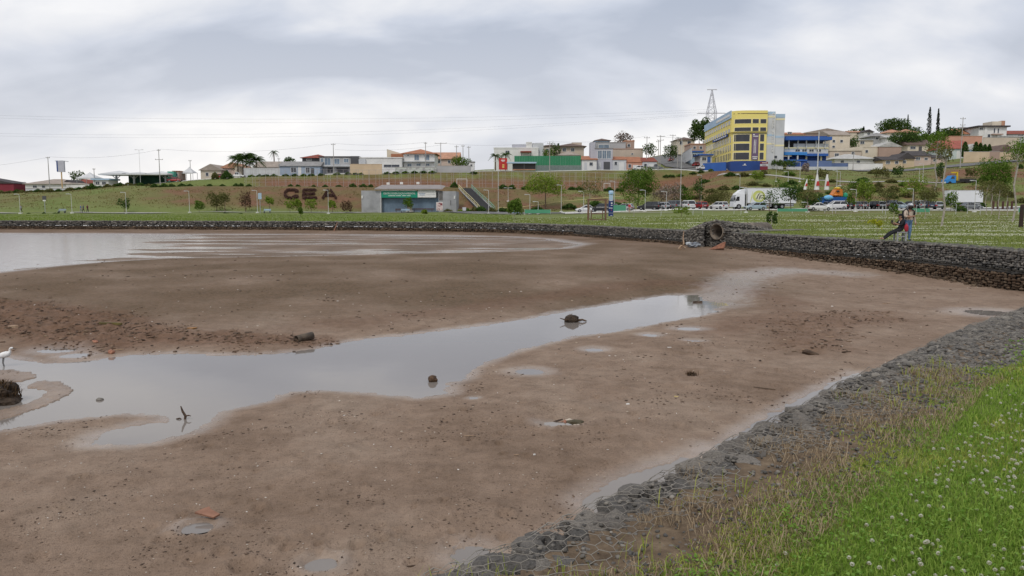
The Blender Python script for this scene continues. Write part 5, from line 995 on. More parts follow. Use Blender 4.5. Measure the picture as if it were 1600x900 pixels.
for (a, b, y0, y1) in ((1160, 1166, 258, 258.6), (1162, 1164.5, 256, 257.6)): band(lx(a), lx(b), lz(y1), lz(y0), .22, WPAINT, 'lettering')
# the long side front running back up the street
def side(q0, q1, z0, z1, off, m, name, par=t):
    a = Vector((0, 1.9)); d = Vector((fx, fy)) - a; nrm = Vector((-d.y, d.x)).normalized(); A = a + d * q0 + nrm * off; B = a + d * q1 + nrm * off; A2 = A - nrm * .3; B2 = B - nrm * .3
    return MB().slab([tuple(A), tuple(A2), tuple(B2), tuple(B)], z0, z1).build(name, m, par)
side(.0, 1.0, lz(185.5), lz(173.6), .55, C_SKY, 'pale_blue_fascia'); fs = side(.04, .5, lz(181.6), lz(178.2), .62, WPAINT, 'lettering')
for i in range(11):
    q = .03 + i * .088
    for (y0, y1) in ((188.5, 194), (200.8, 206)): w = side(q, q + .066, lz(y1) - .1, lz(y0) + .1, .36, CRM, 'window'); side(q + .006, q + .06, lz(y1), lz(y0), .40, OFFG, 'pane', w)
sb = side(.10, .62, lz(211.8), lz(207.6), .62, C_NAV, 'blue_sign_strip')
for i in range(7): side(.13 + i * .065, .13 + i * .065 + .04, lz(210.6), lz(208.8), .68, WPAINT, 'lettering', sb)
for i in range(17):
    q = .02 + i * .056
    for (y0, y1) in ((213, 222), (225.5, 235), (238.5, 248)):
        if y0 > 238 and q > .55: continue
        w = side(q, q + .034, lz(y1) - .08, lz(y0) + .08, .06, CRM, 'window'); side(q + .005, q + .029, lz(y1), lz(y0), .10, OFFG, 'pane', w)
# grey stair tower with pale bands
t = thing('stair_tower', 'grey rendered tower with vertical white letters beside the yellow block', 'building', base)
MB().box(lx(1196) + .06, lx(1209.5), .6, 14, -3, lz(178)).build('front_shaft', C_LG, t); MB().box(lx(1209.5) + .01, lx(1226), 1.6, 14, -3, lz(181)).build('rear_shaft', C_LG, t)
for (a, b, y0, yt, yb_, m) in ((1196.3, 1209.7, .55, 176, 180, C_SKY), (1209.7, 1226.3, 1.55, 179, 184.5, C_SKY), (1196.3, 1209.7, .56, 182.5, 185, CRM), (1209.7, 1226.2, 1.56, 186, 188.2, CRM), (1196.3, 1209.6, .57, 210.5, 213.5, C_SKY), (1209.7, 1226.2, 1.57, 212.5, 215.5, C_SKY), (1196.3, 1209.6, .57, 224, 226.2, CRM), (1209.7, 1226.2, 1.57, 226, 228.6, CRM)): MB().box(lx(a), lx(b), y0, y0 + .4, lz(yb_), lz(yt)).build('paint_band', m, t)
MB().box(lx(1208.8), lx(1209.6), .5, 1.6, -3, lz(176)).build('corner_edge', C_WH, t)
ys = [179, 182.5, 186, 189.6, 193.2, 196.6, 200] + [206.5, 210, 213.6, 217.2, 220.8, 224.2, 227.4] + [233, 236.4]
for i, y in enumerate(ys):
    mb = MB(); w = 1.15; x0, x1 = lx(1206.2 - w), lx(1206.2 + w); z0, z1 = lz(y + 1.3), lz(y - 1.1); k = i % 4; q = (x1 - x0) * .3
    mb.box(x0, x0 + q, .42, .55, z0, z1)
    if k != 1: mb.box(x0 + q, x1, .42, .55, z1 - q, z1)
    if k != 2: mb.box(x0 + q, x1, .42, .55, z0, z0 + q)
    if k in (0, 3): mb.box(x1 - q, x1, .42, .55, z0 + q, z1 - q)
    mb.build('letter', WPAINT, t)
win(t, lx(1209.8) + .1, lx(1216), lz(247.5), lz(243), 1.6)
# blue school right of it
t = thing('blue_school', 'school with royal blue roof canopies and open upper gallery beside the grey tower', 'building', P(1258, 264, 246)); s = S(246); lx = lambda p: (p - 1258) * s; lz = lambda q: (264 - q) * s
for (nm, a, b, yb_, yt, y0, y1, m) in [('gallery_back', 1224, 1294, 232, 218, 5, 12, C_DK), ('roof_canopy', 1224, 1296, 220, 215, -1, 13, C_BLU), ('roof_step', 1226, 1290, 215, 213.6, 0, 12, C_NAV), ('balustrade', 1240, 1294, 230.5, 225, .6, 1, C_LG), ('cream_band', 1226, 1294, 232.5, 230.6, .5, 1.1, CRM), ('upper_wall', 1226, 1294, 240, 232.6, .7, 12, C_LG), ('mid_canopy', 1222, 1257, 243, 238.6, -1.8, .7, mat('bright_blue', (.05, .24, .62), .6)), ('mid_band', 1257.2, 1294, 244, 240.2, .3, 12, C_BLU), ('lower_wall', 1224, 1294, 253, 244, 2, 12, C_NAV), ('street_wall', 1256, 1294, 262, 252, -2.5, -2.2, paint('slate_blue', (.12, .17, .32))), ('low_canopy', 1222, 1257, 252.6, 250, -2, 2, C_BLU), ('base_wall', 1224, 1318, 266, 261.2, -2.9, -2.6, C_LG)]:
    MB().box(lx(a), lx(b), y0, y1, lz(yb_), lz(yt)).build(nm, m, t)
for a in (1243, 1253.5, 1264.5, 1276): win(t, lx(a), lx(a + 7), lz(237.4), lz(233.6), .7)
for a in (1232, 1246, 1259, 1274, 1288): MB().box(lx(a) - .15, lx(a) + .15, .2, .5, lz(232), lz(219.5)).build('gallery_post', C_LG, t)
for a in (1262, 1285): MB().box(lx(a) - .25, lx(a) + .25, 1.4, 1.9, lz(252), lz(244)).build('column', CRM, t)
for a in (1229, 1243): MB().box(lx(a) - .2, lx(a) + .2, -1.6, -1.2, lz(251), lz(243)).build('column', C_LG, t)
MB().box(lx(1226), lx(1256), -2.4, -2.2, lz(262), lz(254)).build('gate', C_NAV, t)
t = thing('notice_board', 'red and white roadside board at the foot of the yellow block', 'sign', P(1193.5, 266, 235)); s = S(235)
for (a, b, c, d, m) in [(-6, 6, 10, 13, C_MAR), (-6, 6, 6.4, 9.4, C_LG), (-6, 6, .5, 6, C_MAR)]: MB().box(a * s, b * s, 0, .15, c * s, d * s).build('panel', m, t)
for (a, b, c, d) in [(-3, 4, 11, 11.8), (-3, 3.5, 7.4, 8.3)]: MB().box(a * s, b * s, -.03, 0, c * s, d * s).build('lettering', WPAINT if c > 10 else C_MAR, t)
for a in (-5, 5): MB().box(a * s - .07, a * s + .07, .15, .3, -2, 13 * s).build('post', GSTEEL, t)
fence_wall('blue painted street wall along the foot of the climbing street', 250, 1098, 1134, 261, 255.5, C_BLU, Y2=242); fence_wall('pale wall stepping up beside the climbing street', 290, 1066, 1080, 250, 240, C_LG, Y2=262)
house('small blue-fronted shop beside the climbing street', 278, 1079, 1098, 250, 238, C_SKY, ('flat', 236, C_BLU, .3), [(1082, 1088, 241, 246)], [(1090, 1095, 241, 250, C_BLU)], depth=8, name='shop', cat='shop')
house('low white shop with blue awning left of the yellow block', 262, 1094, 1112, 255, 243, C_LG, ('flat', 241, C_BLU, .5), [(1097, 1103, 246, 251)], [(1105, 1110, 245, 255, C_BLU)], depth=8, name='shop', cat='shop')
house('beige hillside house with tan hip roof left of the round tree', 330, 1057, 1085, 232, 219, C_CR, ('hip', 213.5, R_BR, .6), [(1062, 1066, 221, 226), (1074, 1079, 221, 226)], depth=11); house('brick-coloured house stepping down beside the tree and pylon', 312, 1078, 1103, 238, 226, C_BR, ('flat', 224.6, R_PK, .2), [(1083, 1087, 229, 233), (1093, 1097, 229, 233)], depth=10)

# ------------------------------------------------------------------ houses of the hillside
house('long beige apartment house with low gable roof above the blue school', 300, 1296, 1327, 240, 212, C_CR, ('gx', 203, R_TN, .4), [(1300, 1304, 219, 223), (1300, 1304, 228, 231), (1312, 1316, 219, 223)], depth=14)
house('tan-roofed house behind the blue canopies', 310, 1224, 1256, 235, 211, C_CR, ('gx', 205.5, R_OR, .5), [(1230, 1236, 207, 210)], depth=12); house('beige gable house with dark roof edge above the canopies', 318, 1256, 1324, 238, 209, C_PK, ('gy', 201.5, R_TN, .8), [(1286, 1292, 210, 214), (1302, 1308, 209, 212)], depth=14)
house('white bungalow with wide pale roof above the street wall', 268, 1304, 1366, 264, 249, C_WH, ('hip', 239.5, R_LT, .8), [(1313, 1318, 251, 254.5), (1338, 1343, 251, 254.5)], depth=12); fence_wall('pale blue-white street wall of the hillside bungalow', 250, 1325, 1379, 267, 256, C_WH, Y2=250); fence_wall('slate blue wall left of the pale street wall', 250.5, 1294, 1325, 266.5, 255, paint('slate_blue', (.12, .17, .32)))
house('large house with blank mauve side wall and pale front', 292, 1346, 1372, 262, 231, C_CR, ('flat', 229.5, C_CR, .1), [(1351, 1355, 235, 239)], depth=14); house('blank mauve gable wall house in the middle of the hillside', 291, 1372.2, 1407, 260, 230, C_BR, ('gy', 222, R_LT, .2), depth=12)
house('beige house with yellow edge and lean-to left of the mauve gable', 285, 1296, 1345, 254, 236, C_BE, ('mr', 229, C_CR, .3), [(1304, 1310, 240, 245), (1330, 1334, 238, 243)], depth=9)
house('cream bungalow with dark gable roof above the grass verge', 262, 1379, 1410, 262, 250.5, C_TAN, ('gx', 243.5, R_DK, .5), [(1384, 1390, 252, 256), (1398, 1403, 252, 256)], depth=10); house('second cream bungalow with dark roof, right of the first', 264, 1404, 1428, 261, 248.5, C_TAN, ('gy', 239, R_DK, .5), [(1410, 1415, 251, 255)], depth=10)
house('pinkish stepped house with dark roofs facing the verge', 268, 1424, 1454, 257, 244, C_PK, ('gx', 234.5, R_DK, .5), [(1431, 1437, 246, 250), (1444, 1449, 247, 250)], depth=11); house('low pinkish annex with dark roof right of the stepped house', 270, 1452, 1477, 255, 247, C_PK, ('gx', 241, R_DK, .4), [(1458, 1463, 249, 252)], depth=9)
house('cream house with dark roof and arched porch above the annexes', 315, 1418, 1456, 240, 227, C_CR, ('gx', 217, R_BR, .6), [(1422, 1430, 229, 233)], [(1435, 1440, 229, 237)], depth=12)
house('pale teal house front with red metal roof', 285, 1478, 1516, 252, 233, paint('pale_teal', (.55, .62, .60)), ('gx', 218, rooftile('rust_roof', (.36, .11, .08)), .4), [(1482, 1487, 236, 242)], [(1494, 1504, 236, 250, C_WH)], depth=13)
house('pale blue gable end right of the red metal roof', 282, 1512, 1526, 248, 234, C_SKY, ('gy', 225, R_LT, .3), depth=8)
fence_wall('long cream street wall with gate piers under the conifers', 262, 1506, 1545, 249, 237.5, C_TAN, posts=4); fence_wall('cream street wall right of the brown gate', 264, 1562, 1604, 248, 238, C_TAN, posts=4); fence_wall('brown metal gate between the cream street walls', 263, 1545.5, 1561.5, 249, 237, C_BR, name='driveway_gate')
house('dark brown carport roof behind the street gate', 275, 1560, 1582, 246, 238, C_DK, ('gy', 226, R_BR, .6), depth=8, name='carport', cat='carport')
fence_wall('tall bare concrete retaining wall below the white villa', 318, 1535, 1592, 232, 215.5, C_BE); house('salmon brick wall house above the red metal roof', 330, 1482, 1534, 224, 213.5, C_SA, ('flat', 212.6, R_PK, .1), depth=6)
house('house with pale orange roof and white eaves left of the villa', 352, 1497, 1528, 220, 210, C_WH, ('gx', 200, R_OR, .6), depth=12); house('grey-roofed house behind the pale orange roof', 385, 1500, 1518, 208, 202, C_GY, ('hip', 197, R_GY, .5), depth=10)
house('white two-storey villa with flat roof slab and brick tower', 345, 1529, 1572, 216, 199, C_WH, ('flat', 196.8, R_DK, 1.0), [(1543, 1547, 210, 215), (1552, 1554, 201, 208), (1558, 1560, 201, 208), (1530, 1535, 200, 203)], depth=12, sub=[('roof_tower', 1551, 1570, 197, 190, 1, 8, C_CR), ('tower_corner', 1565.5, 1570.5, 197, 189, .8, 4, R_PK), ('balcony', 1548, 1564, 211, 209.5, -1.6, 0, C_BR), ('corner_pier', 1537, 1541, 216, 196.8, -.3, 0, C_WH)])
house('dark red roofed house at the hill\'s edge right of the villa', 350, 1574, 1612, 218, 210, C_LG, ('gx', 202.5, R_RD, .6), [(1590, 1598, 211, 214)], depth=12); house('pale house with grey roof below the dark red roof', 330, 1584, 1616, 224, 214, C_LG, ('mf', 209, R_LT, .6), depth=10)
house('small white gable house below the round hilltop tree', 365, 1350, 1364, 216, 207, C_WH, ('gy', 202.5, R_DK, .5), [(1355, 1359, 208, 211)], depth=10); house('pale house with tan roof left of the white hilltop gable', 372, 1328, 1350, 216, 207, C_CR, ('gx', 203.5, R_PK, .4), depth=9)
house('house with pale orange hip roof under the round hilltop tree', 372, 1386, 1410, 216, 207.5, C_CR, ('hip', 201.5, R_PK, .6), [(1393, 1397, 209, 212)], depth=10); house('second pale orange hip roof right of the round hilltop tree', 376, 1408, 1434, 216, 207.5, C_CR, ('hip', 201, R_PK, .6), depth=10)
house('grey slate-roofed house in the middle of the hillside', 340, 1362, 1388, 222, 213.5, C_GY, ('hip', 206.5, R_GY, .8), [(1368, 1372, 215, 218)], depth=11); house('pale cream house in front of the slate roof', 322, 1338, 1364, 230, 219.5, C_CR, ('mf', 215, R_LT, .5), [(1344, 1350, 221, 225)], depth=10); house('low white house right of the slate-roofed house', 335, 1384, 1416, 222, 215.5, C_WH, ('gx', 210.5, R_LT, .5), [(1392, 1397, 217, 219)], depth=9)

# ------------------------------------------------------------------ poles, lamps, wires
def pole(label, px, Y, yt, arms=((0.3, 1.6),), r0=.15, group=None, m=POLEC, yb=None):
    if yb is None: p = onland(px, Y)
    else: p = P(px, yb, Y); p.z -= .5
    top = P(px, yt, Y); h = top.z - p.z; t = thing('utility_pole', label, 'pole', p, 0, group)
    MB().tube([(0, 0, -.8), (0, 0, h)], [r0, r0 * .62], 8).build('shaft', m, t)
    for d, w in arms:
        o = MB().box(-w / 2, w / 2, -.07, .07, h - d - .07, h - d + .07).build('crossarm', m, t)
        for k in (-.45, 0, .45): MB().tube([(k * w, 0, h - d + .07), (k * w, 0, h - d + .3)], [.06, .04], 5).build('insulator', C_DK, o)
    return t, top
tops = {}
for (px, Y, yt, lab, arms) in [(79.5, 240, 245, 'concrete pole left of the advertising totem', ((.3, 1.2),)), (252, 240, 233, 'concrete pole at the right end of the station canopy', ((3.2, 2.4), (.4, 1.0))), (523, 254, 224, 'tall pole in front of the grey modern house', ((.4, 1.4),)), (666, 254, 222, 'thin pole before the white two-storey house', ((.4, 1.0),)), (689.5, 256, 223.5, 'pole with wide crossarm right of the orange hip roof', ((.1, 4.0),)), (714, 262, 227, 'first bare pole left of the street tree', ((.5, 1.2),)), (724, 264, 226, 'second bare pole behind the street tree', ((.5, 1.2),)), (733, 268, 228, 'third bare pole right of the street tree', ((.5, 1.2),)), (858.5, 256, 221, 'leaning pale pole before the green hoarding', ((.6, 1.8),)), (1009, 268, 213, 'tall pole behind the end row house', ((.5, 2.0),)), (1030, 262, 211.5, 'tall double-armed pole at the foot of the climbing street', ((.4, 2.6), (1.6, 2.2))), (1049, 290, 210, 'pole halfway up the climbing street', ((.4, 2.2),)), (1027, 254, 219, 'pale concrete pole beside the climbing street mouth', ((.5, 1.6),)), (1057, 262, 214, 'slim pole between the climbing street and blue shops', ((.5, 2.2),)), (1496.5, 240, 183, 'tall leaning grey pole on the hillside verge', ((.5, 1.6), (2.4, 1.6))), (1330, 250, 239, 'dark pole before the pale hillside wall', ((.3, .8),)), (40.5, 300, 284, 'distant thin pole above the maroon shed', ((.3, 1.0),)), (150, 246, 263, 'short pole beside the kiosk and canopies', ((.3, .8),)), (300, 270, 250, 'thin pole behind the white peaked tent', ((.3, 1.0),)), (438, 254, 247, 'thin pole before the pale-roofed long house', ((.3, .8),))]:
    _, tops[px] = pole(lab, px, Y, yt, arms)
def lamp(label, px, Y, yt, arm=1.1, sgn=-1, double=False, r=.058, foot=True, group=None):
    p = onland(px, Y); h = P(px, yt, Y).z - p.z; t = thing('lamp_post', label, 'lamp post', p, 0, group); MB().tube([(0, 0, -.3), (0, 0, h)], [r, r * .65], 7).build('mast', LAMPM, t)
    for sg in ((-1, 1) if double else (sgn,)):
        a = MB().tube([(0, 0, h - .08), (sg * arm * .5, 0, h + .02), (sg * arm, 0, h)], [.05, .045, .04], 5).build('arm', LAMPM, t); MB().box(min(0, sg * .5) + sg * arm * .6, max(0, sg * .5) + sg * arm * .6, -.14, .14, h - .05, h + .07).build('lamp_head', C_LG, t)
    if foot: MB().slab([(.36 * math.cos(q), .36 * math.sin(q)) for q in np.linspace(0, 6.283, 9)[:-1]], -.3, .18).build('footing', C_WH, t)
    return t
for (px, Y, yt, d, lab) in [(31, 166, 303.5, False, 'lamp post at the promenade beside the lone walker'), (112, 166, 303, False, 'lamp post left of the walking group'), (197, 168, 300.5, False, 'lamp post before the first bushy tree on the slope'), (296, 168, 298.5, False, 'lamp post before the round bushes of the slope'), (402, 168, 297.5, False, 'lamp post beside the small signboard on the promenade'), (513, 168, 297, False, 'lamp post in front of the shrub letter A'), (763.5, 158, 297, False, 'lamp post at the foot of the stairs'), (778.5, 166, 252, False, 'tall floodlight mast right of the stairs'), (794, 190, 293.5, True, 'double-armed lamp post on the slope by the sapling'), (877, 168, 289, False, 'lamp post beside the light green tree'), (912, 148, 299, False, 'lamp post left of the wooden swing frame'), (960, 160, 283, False, 'lamp post just right of the blue banner totem'), (1008, 146, 297, False, 'lamp post before the dark parked cars'), (1041, 146, 299, False, 'lamp post between the parked cars and the red hatchback'), (1063, 150, 215, False, 'very tall thin mast before the climbing street'), (1095, 180, 273.5, False, 'lamp post on the bank below the yellow block'), (1155, 180, 273, False, 'lamp post above the white truck'), (1166, 128, 293, False, 'slim lamp post in front of the truck cab'), (1211, 215, 262, False, 'lamp post below the grey stair tower'), (1230, 215, 268, False, 'short lamp post before the blue school'), (1248, 214, 253, False, 'tall lamp post before the blue school gate'), (1262, 132, 316, False, 'short park post left of the inflatable slide'), (1337, 134, 296, False, 'lamp post between the round tree and parked cars'), (1426, 134, 295, False, 'grey lamp post behind the helmeted man'), (1523, 132, 282, False, 'lamp post before the second white truck'), (1306, 200, 266, False, 'thin pole on the green bank below the slate wall'), (1311, 200, 268, False, 'second thin pole on the green bank below the slate wall'), (1434, 205, 263, False, 'white marker pole on the red bank verge'), (1439.5, 205, 256, False, 'thin lamp pole on the red bank verge'), (841, 150, 315, False, 'short lamp post left of the green banner on the lawn'), (828, 150, 304, False, 'slender camera post beside the green banner'), (221.5, 236, 234, True, 'tall double-armed street light before the station canopy')]:
    lamp(lab, px, Y, yt, double=d, arm=.9 if Y < 200 else 1.3)
# tall floodlight masts with painted cone feet
for (px, yt, lab) in [(1275, 205, 'tall steel mast on a red and white cone foot, left one'), (1290.5, 272, 'red and white painted cone post right of the tall mast'), (1257.5, 284, 'small tilted red and white cone post by the round shrub')]:
    Y = 192; p = onland(px, Y); p.z = P(px, 291.5, Y).z; sc = .6 if px < 1260 else 1; h = P(px, yt, Y).z - p.z; t = thing('cone_mast', lab, 'mast', p)
    if px < 1260: t.rotation_euler = (0, R(10), 0)
    MB().tube([(0, 0, -.8), (0, 0, 1.6 * sc), (0, 0, 3.0 * sc)], [.62 * sc, .40 * sc, .16 * sc], 10).build('cone_foot', C_WH, t); MB().box(-.42 * sc, .42 * sc, -.66 * sc, -.52 * sc, .2 * sc, 1.3 * sc, 0, .18 * sc, .06 * sc).build('red_panel', C_RED, t)
    if h > 4: MB().tube([(0, 0, 2.9), (0, 0, h)], [.16, .1], 7).build('mast', LAMPM, t)
# lattice transmission tower
Y = 330; p = P(1110, 236, Y); p.z -= 4; t = thing('transmission_tower', 'grey steel lattice transmission tower behind the yellow block', 'pylon', p); h = P(1110, 140, Y).z - p.z; STEEL = mat('lattice_steel', (.58, .58, .62), .6, (.5, .5, .53), 3, metal=.3)
lev = [0, .2, .36, .5, .6, .68, .76, .86, .95]; wid = lambda q: 1.75 if q < .66 else 1.75 * (1 - (q - .66) / .34) ** 1.1 + .14
for sx, sy in ((-1, -1), (1, -1), (1, 1), (-1, 1)): MB().tube([(sx * wid(q), sy * wid(q), q * h) for q in lev + [1.0]], .12, 4).build('corner_leg', STEEL, t)
for a, b in zip(lev[:-1], lev[1:]):
    mb = MB(); 
    for k in range(4):
        c = [(-1, -1), (1, -1), (1, 1), (-1, 1)]; (x0, y0), (x1, y1) = c[k], c[(k + 1) % 4]; A = wid(a); B = wid(b); mb.tube([(x0 * A, y0 * A, a * h), (x1 * B, y1 * B, b * h)], .06, 4); mb.tube([(x1 * A, y1 * A, a * h), (x0 * B, y0 * B, b * h)], .06, 4); mb.tube([(x0 * B, y0 * B, b * h), (x1 * B, y1 * B, b * h)], .055, 4)
    tag(mb.build('lattice_bracing', STEEL, t), kind='stuff')
for q, w in ((.67, 6.2), (1.0, 2.2)):
    MB().box(-w, w, -.25, .25, q * h - .15, q * h + .15, 0, w * .1).build('crossarm', STEEL, t)
TWR = P(1110, 168, Y)
# wires
CAB = mat('cable', (.10, .10, .11), .8)
def wire(label, a, b, sag=1.0, r=.022, name='overhead_cable'):
    a, b = Vector(a), Vector(b); o = MB(); t = tag(MB().tube([a.lerp(b, q) - Vector((0, 0, sag * 4 * q * (1 - q))) for q in np.linspace(0, 1, 25)], r, 3).build(name, CAB), label, 'cable', 'overhead cables', 'thing'); return t
for k, (y0, y1, y2) in enumerate([(176, 188, 171), (179, 191, 174), (205, 214, 176.5), (208, 211, 178)]): wire(f'long power line across the sky to the pylon, number {["one","two","three","four"][k]} from the top', P(-150, y0, 300), P(1106 + 2 * k, y2, 330), 3.2 + .6 * k, .02)
wire('cable from the frame edge to the pole by the totem', P(-60, 264, 240), tops[79.5], .4); wire('cable from the totem pole to the station canopy pole', tops[79.5], tops[252], 1.2); wire('cable from the canopy pole past the palms to the tall pole', tops[252], tops[523], 1.6); wire('cable from the tall pole to the thin pole by the white house', tops[523], tops[666], .8); wire('cable from the wide crossarm to the leaning pale pole', tops[689.5], tops[858.5], 1.0); wire('cable from the leaning pale pole to the row house pole', tops[858.5], tops[1009], .9); wire('cable from the double-armed pole up the climbing street', tops[1030], tops[1049], .5); wire('cable from the double-armed pole to the slim pole', tops[1030], tops[1057], .4); wire('lower cable from the tall pole toward the wide crossarm', tops[523] - Vector((0, 0, 2)), tops[689.5] - Vector((0, 0, .6)), .9)
# advertising totem
t = thing('advertising_totem', 'white and navy advertising totem on an orange pole', 'sign', P(97.5, 295, 238)); s = S(238); MB().tube([(0, 0, -1), (0, 0, 27 * s)], .19, 8).build('pole', mat('orange_pole', (.60, .42, .22), .7), t); MB().box(-5.5 * s, 5.5 * s, -.3, .3, 26 * s, 43 * s).build('sign_box', C_LIL, t); MB().box(-6 * s, -4.2 * s, -.36, .36, 26.5 * s, 43.2 * s).build('navy_edge', C_NAV, t); MB().tube([(-9 * s, 0, 43 * s), (3 * s, 0, 43.3 * s), (12 * s, 0, 42 * s)], .1, 5).build('lamp_bar', GSTEEL, t)

# ------------------------------------------------------------------ ball court fence and stairs
FPOST = mat('fence_post', (.42, .39, .385), .7, (.34, .32, .31), 3)
def court_fence(label, pts, h, n, rails):
    a, b = [Vector(L2(*q)) for q in pts]; t = thing('court_fence', label, 'fence', (a.x, a.y, 0)); prev = None
    for i in range(n):
        p = a.lerp(b, i / (n - 1)); z = Tz(p.x, p.y); MB().tube([(p.x - a.x, p.y - a.y, z - .3), (p.x - a.x, p.y - a.y, z + h)], .036, 5).build('post', FPOST, t)
        if prev is not None:
            mb = MB()
            for q in rails: mb.tube([(prev[0] - a.x, prev[1] - a.y, prev[2] + h * q), (p.x - a.x, p.y - a.y, z + h * q)], .022, 3)
            tag(mb.build('net_wires', FPOST, t), kind='stuff')
        prev = (p.x, p.y, z)
court_fence('tall wire fence of the ball court along the slope crest', ((386, 207), (1000, 208)), 4.6, 62, (.02, .25, .5, .75, 1.0)); court_fence('rear fence of the ball court before the red bank', ((384, 234), (1010, 235)), 5.6, 40, (.02, .5, 1.0))
def goal(label, px, Y, w, h): 
    p = onland(px, Y); t = thing('goal_frame', label, 'goal', p)
    for sx in (-1, 1): MB().tube([(sx * w / 2, 0, -.2), (sx * w / 2, 0, h)], .07, 6).build('upright', C_WH, t)
    MB().tube([(-w / 2 - .05, 0, h), (w / 2 + .05, 0, h)], .07, 6).build('crossbar', C_WH, t)
goal('white goal frame above the stairs', 722, 206.5, 2.7, 2.2); goal('white goal frame on the court right of the thin tree', 948, 207, 1.6, 1.9)
for (px, Y, lab) in [(607, 206.6, 'small white board on the court fence, first from left'), (628, 206.7, 'narrow white board on the court fence above the centre'), (653.5, 206.6, 'white board on the court fence above the roof end')]:
    t = small('fence_board', lab, 'sign', px, Y); MB().box(-.4, .4, -.06, 0, .6, 1.2).build('panel', WPAINT, t); MB().box(-.04, .04, 0, .06, -.2, 1.2).build('stake', GSTEEL, t)
a = onland(727, 203); b = onland(762, 176); t = thing('stairs', 'dark two-flight stairs with green and white railings up the slope', 'stairs', b); d = a - b; n = 34; side_ = Vector((-d.y, d.x, 0)).normalized() * -1; ST_M = mat('stair_dark', (.085, .085, .09), .9)
for i in range(n):
    q = i / n; p = d * q; w = 1.6; dirx = Vector((d.x, d.y, 0)).normalized(); dep = d.xy.length / n; c = [p + side_ * w, p - side_ * w, p - side_ * w + dirx * dep, p + side_ * w + dirx * dep]
    MB().slab([(v.x, v.y) for v in c], p.z - .5, p.z + d.z / n + .05).build('step', ST_M, t)
for sg, m in ((1, paint('rail_green', (.20, .38, .30))), (-1, paint('rail_yellow', (.62, .55, .30)))):
    for zz, mm in ((1.0, m), (.45, m), (.08, C_LG)): MB().tube([side_ * (1.7 * sg) + d * q + Vector((0, 0, zz + (.35 * math.sin(q * 6.28) * .3))) for q in np.linspace(0, 1, 9)], .07, 5).build('railing', mm, t)
    for q in np.linspace(0, 1, 9): MB().tube([side_ * (1.7 * sg) + d * q, side_ * (1.7 * sg) + d * q + Vector((0, 0, 1.05))], .05, 5).build('baluster', m, t)
def kerb_line(label, pts, h, m, name='low_rail'):
    p = [onland(*q) for q in pts]; t = thing(name, label, 'rail', p[0]); mb = MB(); MB().tube([v - p[0] + Vector((0, 0, h)) for v in p], .07, 5).build('rail_bar', m, t)
    for v in p: MB().tube([v - p[0] - Vector((0, 0, .2)), v - p[0] + Vector((0, 0, h))], .05, 5).build('rail_post', m, t)
YEL = paint('faded_yellow', (.62, .52, .25)); kerb_line('yellow rail climbing right from the floodlight mast', [(779, 178), (810, 180), (845, 183), (880, 186), (915, 188), (950, 190), (985, 192)], .9, YEL); kerb_line('short yellow rail low on the slope left of the stairs', [(714, 180), (728, 180), (745, 178)], .5, YEL)

# ------------------------------------------------------------------ cars and trucks
TYRE = mat('tyre', (.02, .02, .02), .85); RIM = mat('wheel_rim', (.38, .38, .39), .4, metal=.6); LENS = mat('lamp_lens', (.60, .60, .58), .2); TAIL = mat('tail_lens', (.40, .02, .02), .3); CGL = mat('car_glass', (.02, .022, .026), .08, (.015, .017, .02), 1, spec=.7); BUMP = mat('bumper_black', (.03, .03, .03), .6)
def carpaint(n, c): return mat(n, c, .3, tuple(q * .9 for q in c), .6, spec=.6)
PAINTS = {'white': carpaint('car_white', (.72, .72, .71)), 'black': carpaint('car_black', (.018, .019, .022)), 'silver': carpaint('car_silver', (.42, .44, .46)), 'grey': carpaint('car_grey', (.17, .18, .19)), 'red': carpaint('car_red', (.33, .022, .022)), 'blue': carpaint('car_dark_blue', (.03, .05, .11)), 'pale': carpaint('car_pale_blue', (.36, .45, .52))}
def loft(mb, secs, mi=0, cap=True):
    n = len(secs[0]); b = len(mb.v); mb.v += [tuple(p) for s_ in secs for p in s_]
    for i in range(len(secs) - 1):
        for j in range(n): mb.f.append((b + i * n + j, b + i * n + (j + 1) % n, b + (i + 1) * n + (j + 1) % n, b + (i + 1) * n + j)); mb.m.append(mi)
    if cap: mb.f.append(tuple(b + j for j in range(n - 1, -1, -1))); mb.m.append(mi); mb.f.append(tuple(b + (len(secs) - 1) * n + j for j in range(n))); mb.m.append(mi)
